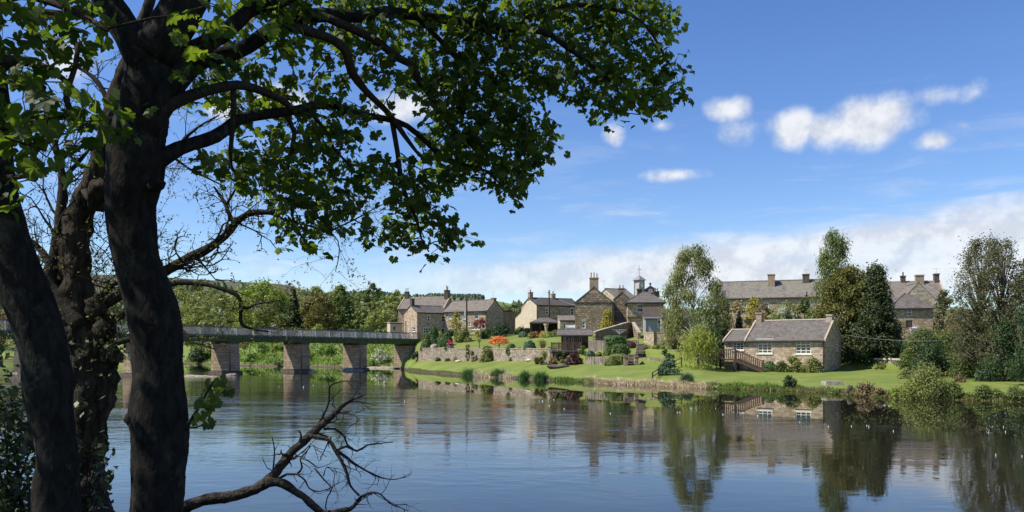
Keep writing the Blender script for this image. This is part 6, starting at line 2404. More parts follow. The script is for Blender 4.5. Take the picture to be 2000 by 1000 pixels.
# --- the trees right of the gables
T('silver_birch', 'tall silver birch with light drooping foliage beside the sun room', 1354, 95, 474, 132, 'leaf_birch', 'birch', bot=.1, lp=4.6, cover=2.4, clumps=70, cr=.17, bark='birch_bark', weep=.08, tr=.16, limbs=34, twigs=1)
T('silver_birch', 'smaller birch leaning right over the sun room roof', 1392, 93, 545, 70, 'leaf_birch', 'birch', bot=.1, lp=4.4, cover=1.8, clumps=40, cr=.2, bark='birch_bark', weep=.12, tr=.13, lean=.35, limbs=20)
T('birch_tree', 'tall pale birch rising highest, between the terrace and the conifer', 1632, 93, 444, 110, 'leaf_green', 'birch', bot=.05, lp=4.6, cover=2.3, clumps=70, cr=.2, bark='birch_bark', weep=.14, tr=.16, limbs=30)
T('birch_tree', 'low leafy birch growth under the tall pale birch', 1612, 95, 575, 70, 'leaf_birch', 'oval', bot=.0, lp=4.4, cover=2.2, clumps=36, cr=.22, bark='birch_bark', weep=.1)
wl = T('weeping_willow', 'small weeping willow with hanging yellow-green curtains on the lawn', 1363, 83.5, 634, 78, 'leaf_willow', 'dome', bot=.5, lp=5, cover=3.6, clumps=40, cr=.22, tr=.12, weep=1.0, limbs=16)
T('golden_conifer', 'large golden-brown conifer with a dark shaded side by the cottage', 1664, 90, 522, 128, 'leaf_goldbrown', 'full', bot=.02, lp=4.2, cover=4.0, clumps=90, cr=.2, limbs=10)
T('conifer_tree', 'dark pointed conifer at the right of the golden one', 1711, 87, 518, 96, 'leaf_conifer', 'spire', bot=.02, lp=4.4, cover=5, clumps=110, cr=.24, limbs=6)
T('conifer_tree', 'dark bushy conifer mass below the pointed one', 1706, 85.5, 590, 98, 'leaf_conifer', 'bell', bot=.0, lp=4.4, cover=5, clumps=80, cr=.2, limbs=6)
T('conifer_tree', 'dark evergreen behind the cottage gable', 1668, 88, 606, 80, 'leaf_conifer', 'bell', bot=.0, lp=4.4, cover=4, clumps=60, cr=.2, limbs=6)
T('conifer_tree', 'small blue-black conifer left of the cottage chimney', 1444, 93, 607, 36, 'leaf_conifer', 'cone', bot=.0, lp=3.6, cover=5, clumps=60, cr=.32, limbs=4)
T('conifer_tree', 'dark yew behind the weeping willow and stair', 1405, 91, 640, 60, 'leaf_dark', 'dome', bot=.0, lp=4, cover=3, clumps=40, cr=.24, limbs=6)
T('golden_conifer', 'small golden pine before the long terrace', 1472, 106, 580, 30, 'leaf_gold', 'full', bot=.35, lp=4, cover=2, clumps=24, cr=.4, limbs=8)
T('hawthorn_tree', 'white-blossomed hawthorn behind the cottage roof', 1528, 100, 598, 82, 'flower_white', 'round', bot=.05, lp=3.4, cover=1.1, clumps=44, cr=.17, limbs=20)
T('hawthorn_tree', 'green-leaved tree growing with the hawthorn', 1535, 103, 592, 104, 'leaf_olive', 'round', bot=.05, lp=4, cover=1.7, clumps=40, cr=.18, limbs=14)
T('broadleaf_tree', 'leafy green tree between the hawthorn and the pale birch', 1572, 102, 584, 62, 'leaf_mid', 'oval', bot=.0, lp=4.2, cover=2.0, clumps=36, cr=.2)
T('broadleaf_tree', 'tan budding tree left of the golden pine', 1438, 103, 588, 56, 'leaf_tan', 'round', bot=.0, lp=4.2, cover=1.5, clumps=32, cr=.2, limbs=18)
T('broadleaf_tree', 'sparse pinkish tree in front of the terrace windows', 1490, 104, 592, 48, 'leaf_brown', 'round', bot=.05, lp=4, cover=1.1, clumps=26, cr=.2, limbs=18)
T('alder_tree', 'tall sparse alder with a leaning trunk at the end of the bank', 1912, 66, 463, 118, 'leaf_alder', 'birch', bot=.12, lp=3.4, cover=.8, clumps=150, cr=.13, tr=.17, limbs=130, twigs=4, airy=True, lean=.1)
T('alder_tree', 'second tall alder right of the leaning one', 1957, 64, 466, 100, 'leaf_alder', 'birch', bot=.12, lp=3.4, cover=.85, clumps=150, cr=.13, tr=.16, limbs=130, twigs=4, airy=True)
T('alder_tree', 'dense alder filling the edge of the picture', 2008, 63, 505, 84, 'leaf_alder', 'oval', bot=.1, lp=3.8, cover=1.2, clumps=110, cr=.16, airy=True, tr=.18, limbs=30)
T('ivy_tree', 'ivy-clad tree against the gable end of the stone house', 1843, 101, 566, 40, 'leaf_alder', 'column', bot=.0, lp=4, cover=2.2, clumps=34, cr=.28)
T('broadleaf_tree', 'low sparse tree between the stone house and the alders', 1875, 84, 600, 90, 'leaf_brown', 'round', bot=.0, lp=4.0, cover=1.0, clumps=50, cr=.2, limbs=40, twigs=3, airy=True)
for px, top, w, mt, Y, lab in ((1004, 592, 60, 'leaf_mid', 235, 'green tree behind the bare gable of the climber house'), (985, 598, 40, 'leaf_green', 215, 'smaller green tree beside the bare gable'), (1030, 598, 40, 'leaf_mid', 250, 'far tree left of the cream gable')):
    T('broadleaf_tree', lab, px, Y, top, w, mt, clumps=26, cover=2, bot=.05)

# --- reeds and grass along the water
def shore_strip(name, label, cat, px0, px1, n, mat, hgt, spread, wd, d0=-.5, d1=.6, pw=None):
    p = RG.uniform(px0, px1, n)
    Y = np.interp(p, S_px, S_Y) + RG.uniform(d0, d1, n)
    B = np.stack([(p - 1000) / F * Y, Y, np.zeros(n)], 1)
    B[:, 2] = [max(-.05, ground(b[0], b[1])) - .03 for b in B]
    V, Fc = blades(B, np.full(n, hgt) * (1 + .35 * np.sin(p * .11)), spread, wd)
    return np_mesh(name, V, Fc, mat, kind='stuff', label=label, category=cat)


shore_strip('straw_reeds', 'pale dead reeds leaning over the water below the lawn', 'reeds', 1140, 1400, 2600, 'leaf_straw', .38, .75, .04, -.3, 1.0)
shore_strip('straw_reeds', 'pale reed stubble between the iris clumps', 'reeds', 925, 1000, 700, 'leaf_straw', .6, .5, .05, -.4, .8)
shore_strip('bank_grass', 'green sedge along the water edge', 'grass', 1075, 1160, 700, 'leaf_grassblade', .4, .3, .05, -.2, .5)
shore_strip('bank_grass', 'mixed rough grass along the cottage lawn edge', 'grass', 1380, 1540, 1500, 'leaf_grassblade', .38, .35, .05, -.3, .7)
shore_strip('dry_sedge', 'brown dried sedge at the foot of the cottage lawn', 'sedge', 1420, 2060, 2200, 'leaf_brown', .28, .3, .05, -.35, .5)
shore_strip('bank_grass', 'rough grass along the water to the end of the bank', 'grass', 1540, 2060, 3200, 'leaf_grassblade', .26, .3, .04, -.3, .8)
shore_strip('bank_grass', 'short grass tufts at the lip of the bank near the bridge', 'grass', 796, 930, 900, 'leaf_grassblade', .22, .15, .05, .2, .9)

# --- flecks of foam drifting on the river
for i, (px, py) in enumerate(((1053, 783), (1060, 784), (1082, 781), (1102, 799), (1192, 808), (1323, 806), (1328, 806), (1412, 810), (1480, 813), (1562, 825), (1693, 832), (1697, 834), (1745, 843), (1618, 834), (1663, 833), (1960, 835), (1964, 844), (612, 753), (593, 756), (633, 755), (545, 755), (790, 784), (873, 767), (1945, 890), (1996, 892), (1073, 793))):
    Y = 4854.0 / (py - 688)
    m = MB()
    r_ = R.uniform(.45, 1.0) * Y / F
    m.blob((wx(px, Y), Y, .0), (r_, r_ * .8, .05), seed=i, amp=.5)
    m.build('foam_fleck', 'foam', smooth_=True, uv=False, base=(wx(px, Y), Y, 0), label='small white fleck of foam drifting on the river', category='foam', group='foam flecks on the river')


# ------------------------------------------------------------------ the trees on the near bank
def limb_pts(rows, Y0, Y1):
    """rows (px, py, r_px) -> world points and radii; distance runs from Y0 to Y1 along the limb"""
    d = [0.0]
    for a, b in zip(rows[:-1], rows[1:]):
        d.append(d[-1] + math.hypot(b[0] - a[0], b[1] - a[1]))
    P3, rd = [], []
    for (px, py, r), s in zip(rows, d):
        Y = Y0 + (Y1 - Y0) * s / max(d[-1], 1)
        P3.append(P(px, py, Y))
        rd.append(r * Y / F)
    return P3, rd


def resample(pts, rad, step):
    """Catmull-Rom through the joints"""
    out, ro = [], []
    n = len(pts)
    for i in range(n - 1):
        p0, p1, p2, p3 = pts[max(i - 1, 0)], pts[i], pts[i + 1], pts[min(i + 2, n - 1)]
        k = max(2, int((p2 - p1).length / step))
        for j in range(k):
            t = j / k
            out.append(.5 * ((2 * p1) + (p2 - p0) * t + (2 * p0 - 5 * p1 + 4 * p2 - p3) * t * t + (3 * p1 - p0 - 3 * p2 + p3) * t ** 3))
            ro.append(rad[i] + (rad[i + 1] - rad[i]) * t)
    out.append(pts[-1])
    ro.append(rad[-1])
    return out, ro


def add_limb(mb, nodes, rows, Y0, Y1, sides=10, step=.12, wob=.12):
    p, r = limb_pts(rows, Y0, Y1)
    p, r = resample(p, r, step)
    mb.tube(p, r, sides, wob=wob, wf=5, ridge=.06)
    nodes.extend(zip(p, r))


TY = 8.0
syc = thing('sycamore_tree', 'large sycamore with a thick dark trunk and long leafy limb reaching over the river', 'tree', (wx(306, TY), TY, .9))
nodes = []
trunk_rows = [(300, 1120, 66), (306, 1000, 54), (311, 900, 55), (312, 850, 56), (310, 810, 58), (311, 750, 53), (309, 700, 52), (304, 650, 52), (296, 600, 52), (281, 550, 50), (266, 500, 47), (257, 450, 50), (255, 400, 51), (261, 350, 57), (264, 300, 58), (272, 250, 55), (283, 200, 49), (288, 150, 50), (296, 95, 54)]
m = MB()
p, r = limb_pts(trunk_rows, TY, TY + .3)
r = [q * .92 for q in r]
p, r = resample(p, r, .03)
m.tube(p, r, 56, wob=.10, wf=3.2, ridge=.05)
# old branch collars on the trunk
for px, py, q, rr in ((262, 818, -1, 20), (312, 362, 1, 11)):
    c = P(px, py, TY)
    m.tube([c + Vector((-q * .10, .05, 0)), c + Vector((q * .02, -.03, .0)), c + Vector((q * .07, -.05, .015))], [rr * TY / F * 1.2, rr * TY / F * .9, rr * TY / F * .35], 10, wob=.3, wf=7)
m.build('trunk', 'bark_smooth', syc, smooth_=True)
limbs = [
    ([(296, 110, 46), (330, 60, 42), (362, 5, 40), (400, -70, 36), (450, -180, 30), (520, -330, 22), (540, -600, 14), (500, -950, 7)], TY + .25, TY + .6),
    ([(285, 130, 34), (252, 70, 30), (215, 10, 28), (170, -70, 25), (110, -200, 20), (40, -480, 13), (-40, -850, 6)], TY + .2, TY + .5),
    ([(290, 225, 26), (322, 160, 27), (360, 112, 22), (400, 88, 18), (432, 69, 16), (468, 39, 15), (492, 18, 13), (540, 6, 12), (620, -30, 9), (720, -60, 6)], TY + .15, TY + 1.4),
    ([(284, 260, 26), (325, 185, 27), (370, 130, 20), (399, 116, 17), (462, 101, 15), (504, 77, 15), (540, 51, 14), (570, 37, 15), (630, 30, 14), (700, 32, 12), (750, 24, 11), (870, 38, 9), (960, 52, 8), (1059, 62, 6), (1104, 90, 5), (1152, 126, 4), (1188, 156, 3), (1216, 188, 2)], TY + .1, TY + 3.9),
    ([(548, 47, 11), (600, 60, 10), (645, 75, 9), (675, 99, 9), (687, 141, 9), (714, 177, 7), (762, 225, 6), (790, 265, 5), (818, 302, 3), (829, 311, 2)], TY + 1.0, TY + 2.4),
    ([(764, 227, 5), (768, 249, 5), (777, 300, 5), (784, 355, 5), (800, 400, 4), (814, 430, 3), (823, 466, 2), (838, 492, 1.5)], TY + 2.1, TY + 2.6),
    ([(640, 36, 9), (705, 63, 9), (744, 87, 8), (780, 114, 8), (807, 129, 7), (816, 153, 7), (840, 186, 6), (870, 231, 5), (900, 264, 4), (930, 290, 2.5)], TY + 1.4, TY + 3.0),
    ([(268, 335, 16), (312, 312, 18), (350, 290, 15), (420, 267, 13), (456, 240, 12), (486, 228, 11), (555, 219, 10), (600, 210, 9), (650, 203, 8), (684, 220, 7), (750, 231, 6), (795, 246, 5.5), (834, 279, 5), (868, 307, 4.5), (910, 322, 3.5), (949, 334, 2.5), (990, 372, 1.5)], TY + .05, TY + 3.2),
    ([(280, 240, 10), (325, 210, 13), (375, 186, 12), (444, 168, 10), (480, 168, 9), (525, 183, 8), (555, 198, 7), (572, 215, 5)], TY + .05, TY + 1.1),
    ([(456, 172, 6), (456, 222, 5.5), (453, 261, 5), (450, 319, 4), (462, 340, 3), (480, 372, 2)], TY + .7, TY + .9),
    ([(555, 219, 5), (575, 260, 5), (565, 310, 5), (560, 340, 5), (575, 380, 4), (570, 420, 3), (590, 465, 2)], TY + 1.3, TY + 1.6),
    ([(600, 210, 5), (640, 262, 4), (652, 290, 3), (690, 330, 2)], TY + 1.5, TY + 1.9),
    ([(820, 38, 6), (880, 100, 5), (930, 160, 4), (980, 210, 3), (1040, 260, 2)], TY + 2.6, TY + 3.6),
    ([(1000, 56, 6), (1060, 20, 5), (1150, 10, 4), (1250, 40, 3), (1310, 130, 2)], TY + 3.2, TY + 4.3),
    ([(368, 0, 20), (420, -60, 16), (560, -120, 12), (760, -150, 8), (1000, -130, 5)], TY + .4, TY + 2.5),
    ([(215, 10, 14), (150, 30, 9), (60, 20, 6), (-60, 10, 4)], TY + .4, TY + .2),
]
for i, (rows_, a, b) in enumerate(limbs):
    m = MB()
    add_limb(m, nodes, rows_, a, b, sides=14 if i < 4 else 8)
    m.build('limb', 'bark_smooth' if i < 4 or i == 7 else 'bark_branch', syc, smooth_=True)

# maple-leaf outline, folded along the midrib and drooping at the lobes
half = [(0.06, -0.34), (0.27, -0.44), (0.42, -0.34), (0.56, -0.20), (0.50, -0.03), (0.63, 0.14), (0.54, 0.25), (0.39, 0.23), (0.34, 0.40), (0.20, 0.38), (0.12, 0.52), (0.0, 0.62)]
outl = half + [(-x, y) for x, y in half[-2::-1]]


def leaf_proto(k):
    rr = random.Random(k)
    v = [(0, 0, 0.0)]
    fold, droop = rr.uniform(.2, .8), rr.uniform(.2, .8)
    for x, y in outl:
        j = 1 + rr.uniform(-.1, .1)
        x, y = x * j, y * j
        v.append((x, y, fold * abs(x) * .6 - droop * (x * x + y * y)))
    n_ = len(outl)
    f = [(0, 1 + i, 1 + (i + 1) % n_) for i in range(n_ - 1)]
    return np.array(v), np.array(f)


PROT = [leaf_proto(k) for k in range(5)]
PMESH = []
for k, (v, f) in enumerate(PROT):
    me = bpy.data.meshes.new('leaf')
    me.from_pydata([tuple(q) for q in v], [], [tuple(int(i) for i in q) for q in f])
    me.materials.append(MATS['leaf_sycamore'])
    me.update()
    PMESH.append(me)


def in_poly(x, y, poly):
    c = False
    j = len(poly) - 1
    for i in range(len(poly)):
        xi, yi = poly[i]
        xj, yj = poly[j]
        if (yi > y) != (yj > y) and x < (xj - xi) * (y - yi) / (yj - yi) + xi:
            c = not c
        j = i
    return c


POLY = [
    [(430, -70), (1250, -70), (1292, -10), (1322, 24), (1334, 66), (1318, 112), (1326, 141), (1335, 177), (1305, 200), (1290, 218), (1275, 230), (1245, 226), (1230, 206), (1200, 232), (1170, 222), (1150, 212), (1152, 190), (1125, 203), (1104, 182), (1052, 186), (1030, 208), (1042, 240), (1078, 250), (1078, 290), (1050, 325), (1036, 356), (1000, 384), (972, 370), (958, 337), (914, 356), (880, 360), (826, 346), (858, 314), (820, 290), (812, 262), (845, 250), (806, 216), (822, 192), (762, 202), (722, 165), (700, 190), (640, 215), (560, 240), (460, 245), (440, 225), (400, 200), (352, 205), (345, 130), (384, 118), (440, 60), (430, 10)],
    [(474, 278), (494, 272), (508, 292), (545, 300), (524, 258), (560, 230), (640, 215), (700, 190), (738, 250), (730, 262), (690, 273), (660, 285), (690, 300), (722, 312), (730, 340), (716, 366), (700, 350), (690, 396), (702, 418), (688, 430), (652, 420), (638, 474), (615, 466), (584, 486), (550, 472), (546, 455), (562, 440), (546, 408), (522, 386), (500, 372), (474, 340), (456, 328), (464, 310)],
    [(779, 307), (799, 318), (815, 340), (826, 366), (846, 378), (864, 398), (880, 426), (900, 444), (903, 460), (894, 482), (880, 476), (859, 455), (846, 467), (852, 486), (841, 496), (808, 493), (790, 470), (774, 480), (745, 485), (714, 480), (712, 448), (736, 438), (762, 438), (754, 408), (772, 394), (769, 370), (762, 352), (720, 348), (728, 310), (752, 296)],
    [(395, 285), (440, 285), (440, 320), (470, 345), (440, 352), (405, 330), (385, 300)],
]
GAPS = [[(448, 82), (500, 22), (522, 42), (500, 84), (470, 98)], [(340, 108), (352, 80), (368, 100)], [(545, 135), (585, 112), (590, 165)], [(702, 185), (740, 172), (800, 188), (842, 216), (842, 240), (740, 232)],
        [(772, 112), (800, 88), (814, 120), (812, 150), (790, 150)], [(1096, 158), (1146, 142), (1146, 166), (1110, 172)], [(1030, 190), (1052, 200), (1042, 232)], [(560, 190), (600, 196), (590, 215), (560, 212)], [(440, 240), (460, 190), (480, 230)], [(1062, 66), (1095, 92), (1090, 118), (1066, 100)], [(650, 90), (668, 110), (662, 150), (646, 130)],
        [(880, 170), (905, 178), (890, 205)], [(600, 130), (650, 120), (640, 170), (610, 175)], [(470, 240), (560, 225), (600, 240), (560, 268), (500, 262)], [(680, 245), (760, 240), (800, 262), (820, 320), (760, 300), (735, 290), (700, 275)], [(500, 110), (540, 95), (545, 140), (505, 150)], [(640, 300), (665, 310), (650, 340)], [(590, 330), (610, 345), (595, 370)], [(930, 60), (960, 66), (944, 84)]]
clusters = []
for pi, poly in enumerate(POLY):
    xs = [q[0] for q in poly]
    ys = [q[1] for q in poly]
    area = (max(xs) - min(xs)) * (max(ys) - min(ys))
    tries = int(area / 200)
    for _ in range(tries):
        x, y = R.uniform(min(xs), max(xs)), R.uniform(min(ys), max(ys))
        if not in_poly(x, y, poly) or any(in_poly(x, y, g) for g in GAPS):
            continue
        if x < 720 and y < 215 and R.random() < .55:
            continue
        if any((x - c[0]) ** 2 + (y - c[1]) ** 2 < (15 if x < 860 else 11.5) ** 2 for c in clusters[-500:]):
            continue
        Yc = TY + .4 + max(0, x - 320) / 1000 * 3.9 + R.uniform(-.45, 1.1)
        clusters.append((x, y, Yc, 0))
for _ in range(120):  # unseen leaf clusters added sunward of the trunk to shade it
    clusters.append((R.uniform(-520, 330), R.uniform(-1250, -380), TY + R.uniform(-1.6, 1.4), 1))
# unseen crown carried on above the frame and over the bank, thinned for sunlight
for _ in range(70):
    clusters.append((R.uniform(-100, 1200), R.uniform(-700, -60), TY + R.uniform(-1.5, 3.2), 1))


def grow(parent, nodes, clusters, leaf_n, leaf_s, label_leaf, objn, twig_mat='bark_branch', spread=.17):
    tw = MB()
    npos = np.array([q[0] for q in nodes])
    nrad = [q[1] for q in nodes]
    allM = []
    cw = [(P(x, y, Y), off) for x, y, Y, off in clusters]
    order = sorted(cw, key=lambda q: np.linalg.norm(npos - np.array(q[0]), axis=1).min())
    pos = [Vector(q) for q in npos]
    buf = npos.copy()
    for c, off in order:
        d = np.linalg.norm(buf - np.array(c), axis=1)
        # prefer joining from nodes nearer the trunk (behind, higher)
        j = int(np.argmin(d))
        a = Vector(buf[j])
        ln = (c - a).length
        side = Vector((R.uniform(-1, 1), R.uniform(-1, 1), R.uniform(-.2, 1))) * ln * .12
        mid = a.lerp(c, .5) + side
        r0 = min(.016, .004 + ln * .012)
        tw.tube([a, mid, c], [r0, r0 * .75, .0035], 5 if not off else 3, cap=False)
        buf = np.vstack([buf, np.array([mid, c])])
        for _ in range(leaf_n + (3 if c.x > -1.2 and leaf_n > 8 else 0)):
            e = Vector((R.gauss(0, 1), R.gauss(0, 1), R.gauss(0, .9)))
            q = c + e * spread * .62
            s = leaf_s * R.uniform(.5, 1.35)
            # leaf blade tilts: outward and drooping
            out = (q - c)
            out.z = 0
            if out.length < 1e-3:
                out = Vector((1, 0, 0))
            out.normalize()
            tip = (out * R.uniform(.3, 1) + Vector((R.uniform(-.4, .4), R.uniform(-.4, .4), R.uniform(-1.1, -.05)))).normalized()
            nrm = Vector((R.gauss(0, .55), R.gauss(-.12, .55), 1.0 + R.gauss(0, .3)))
            nrm = (nrm - tip * nrm.dot(tip)).normalized()
            sx = tip.cross(nrm)
            M = Matrix(((sx.x * s, tip.x * s, nrm.x * s, q.x), (sx.y * s, tip.y * s, nrm.y * s, q.y), (sx.z * s, tip.z * s, nrm.z * s, q.z), (0, 0, 0, 1)))
            px = 1000 + F * q.x / q.y
            py = HZ - F * (q.z - EYE) / q.y
            vis = (-10 < px < 2010 and -10 < py < 1010)
            allM.append((s / q.y if vis else 0, M, R.randrange(5)))
            if R.random() < .25 and not off:
                tw.tube([c, q - tip * s * .3], [.0032, .0022], 3, cap=False)
    tw.build('twigs', twig_mat, parent, smooth_=True, uv=False, kind='stuff')
    allM.sort(key=lambda q: -q[0])
    for _, M, k in allM[:objn]:
        o = bpy.data.objects.new('leaf', PMESH[k])
        COL.objects.link(o)
        o.parent = parent
        o.matrix_local = Matrix.Translation(-BASE[parent]) @ M
    V, Fc, k0 = [], [], 0
    for _, M, k in allM[objn:]:
        v, f = PROT[k]
        A = np.array(M)
        V.append(v @ A[:3, :3].T + A[:3, 3])
        Fc.append(f + k0)
        k0 += len(v)
    if V:
        np_mesh('leaves', np.concatenate(V), np.concatenate(Fc), 'leaf_sycamore', parent, kind='stuff', label=label_leaf)


grow(syc, nodes, clusters, 10, .108, 'dense dark green lobed leaves of the overhanging limb', 290)
# the leafy sprig that leaves the trunk low down over the water
m = MB()
spn = []
add_limb(m, spn, [(362, 838, 5), (376, 815, 3), (392, 790, 2.5), (402, 770, 2), (418, 745, 1.5)], TY - .2, TY - .5, 6, .05, 0)
add_limb(m, spn, [(362, 834, 3), (382, 835, 2), (402, 826, 1.5)], TY - .2, TY - .4, 5, .05, 0)
m.build('shoot', 'bark_branch', syc, smooth_=True)
for k, (px, py, s_, a) in enumerate(((408, 752, .13, -.4), (432, 744, .12, .5), (446, 764, .12, .9), (418, 770, .12, .1), (398, 786, .11, -.6), (412, 792, .11, .4), (384, 790, .10, -1.0), (392, 812, .11, .3), (404, 806, .09, .9), (408, 828, .11, .7), (380, 824, .09, -.5), (424, 788, .09, .8), (428, 756, .10, .2), (398, 768, .09, -.8))):
    q = P(px, py, TY - .4 + R.uniform(-.12, .12))
    tip = Vector((math.sin(a) * .8, R.uniform(-.3, .2), -.75)).normalized()
    nrm = Vector((R.uniform(-.4, .4), -.75, .6))
    nrm = (nrm - tip * nrm.dot(tip)).normalized()
    sx = tip.cross(nrm)
    s_ *= 1.0
    o = bpy.data.objects.new('leaf', PMESH[k % 5])
    COL.objects.link(o)
    o.parent = syc
    o.matrix_local = Matrix.Translation(-BASE[syc]) @ Matrix(((sx.x * s_, tip.x * s_, nrm.x * s_, q.x), (sx.y * s_, tip.y * s_, nrm.y * s_, q.y), (sx.z * s_, tip.z * s_, nrm.z * s_, q.z), (0, 0, 0, 1)))

# --- leaning tree at the edge of the picture
LY = 7.2
lt = thing('sycamore_tree', 'smooth grey leaning sycamore trunk at the edge of the picture with large leaves above', 'tree', (wx(108, LY), LY, .9))
nl = []
m = MB()
p, r = limb_pts([(112, 1140, 62), (109, 1000, 50), (113, 900, 41), (107, 850, 41), (98, 800, 46), (93, 750, 49), (88, 700, 48), (77, 650, 49), (60, 600, 50), (42, 550, 50), (22, 500, 48), (8, 450, 46), (-4, 400, 44), (-14, 330, 42), (-20, 250, 40), (-30, 130, 37), (-60, 0, 33), (-110, -200, 26), (-180, -420, 16)], LY, LY - .2)
r = [q * .92 for q in r]
p, r = resample(p, r, .03)
m.tube(p, r, 56, wob=.10, wf=3.4, ridge=.045)
c = P(70, 848, LY)
m.tube([c + Vector((.1, .05, -.05)), c + Vector((.02, -.08, 0)), c + Vector((-.03, -.12, .02))], [.14, .11, .03], 10, wob=.3, wf=7)
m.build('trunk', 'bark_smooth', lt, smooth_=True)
for rows_, a, b in (([(-28, 150, 20), (20, 120, 12), (70, 125, 8), (118, 150, 6), (150, 180, 4)], LY - .2, LY - .9), ([(-20, 250, 18), (30, 238, 10), (90, 230, 8), (140, 228, 7), (180, 246, 4), (235, 262, 3)], LY - .2, LY - .9),
                    ([(152, 85, 4), (147, 130, 5), (130, 182, 6), (134, 208, 7), (146, 230, 6)], LY - .7, LY - .8), ([(-50, 20, 16), (40, -10, 10), (140, 20, 7), (210, 60, 4)], LY - .3, LY - 1.0), ([(-10, 350, 10), (40, 345, 5), (90, 335, 4), (150, 285, 3)], LY - .2, LY - .7),
                    ([(-70, -60, 14), (-160, -150, 10), (-330, -250, 7), (-520, -300, 4)], LY - .3, LY - 1.2), ([(-40, 90, 14), (-150, 40, 9), (-300, -20, 6), (-480, -20, 3)], LY - .3, LY + .8)):
    m = MB()
    add_limb(m, nl, rows_, a, b, 8, .1)
    m.build('limb', 'bark_branch', lt, smooth_=True)
LP = [[(-40, -60), (190, -60), (196, 20), (200, 66), (150, 70), (140, 120), (112, 110), (70, 150), (130, 215), (215, 232), (240, 280), (196, 300), (130, 300), (70, 320), (50, 350), (18, 345), (-40, 360)],
      [(370, 0), (430, 0), (420, 40), (390, 70), (372, 50)]]
LG = [[(100, 110), (135, 100), (140, 190), (110, 200), (70, 160)], [(160, 100), (235, 110), (230, 160), (160, 175)], [(10, 205), (70, 220), (60, 250), (10, 245)], [(150, 250), (185, 290), (170, 330), (140, 320)], [(150, 80), (190, 60), (200, 100), (170, 110)]]
cl = []
for poly in LP:
    xs = [q[0] for q in poly]
    ys = [q[1] for q in poly]
    for _ in range(700):
        x, y = R.uniform(min(xs), max(xs)), R.uniform(min(ys), max(ys))
        if not in_poly(x, y, poly) or any(in_poly(x, y, g) for g in LG):
            continue
        if any((x - c_[0]) ** 2 + (y - c_[1]) ** 2 < 33 ** 2 for c_ in cl):
            continue
        cl.append((x, y, LY - .6 + R.uniform(-.8, .5), 0))
for _ in range(210):      # unseen crown left of and above the frame, added to shade the trunks
    cl.append((R.uniform(-1300, -60), R.uniform(-560, 330), LY + R.uniform(-2.2, 1.6), 1))
for _ in range(100):  # more unseen crown, put overhead for its shade
    cl.append((R.uniform(-700, 500), R.uniform(-900, -90), LY + R.uniform(-2.6, .4), 1))
grow(lt, nl, cl, 8, .125, 'large lobed leaves hanging in the upper corner', 150, spread=.2)

# --- rough-barked old tree between the two, just breaking into leaf
OY = 10.2
od = thing('old_ash_tree', 'rough-barked old tree standing between the two smooth trunks, barely in leaf', 'tree', (wx(168, OY), OY, .4))
no = []
m = MB()
p, r = limb_pts([(172, 1060, 56), (168, 980, 46), (163, 900, 40), (168, 830, 38), (178, 760, 44), (172, 700, 48), (163, 650, 44), (153, 600, 36), (148, 540, 28), (147, 480, 27), (150, 440, 27), (160, 410, 25), (178, 372, 23), (190, 335, 22), (206, 280, 21), (222, 215, 19), (236, 165, 17), (262, 90, 13), (300, -20, 9), (340, -160, 5)], OY, OY + .3)
p, r = resample(p, r, .03)
m.tube(p, r, 48, wob=.30, wf=4.5, ridge=.16)
no.extend(zip(p, r))
for px, py, q in ((205, 640, 1), (215, 690, 1), (128, 690, -1), (190, 380, 1), (138, 620, -1), (186, 600, 1), (200, 730, 1)):
    c = P(px, py, OY)
    m.blob(c, (.13, .14, .16), seed=px, amp=.6)
m.build('trunk', 'bark_rough', od, smooth_=True)
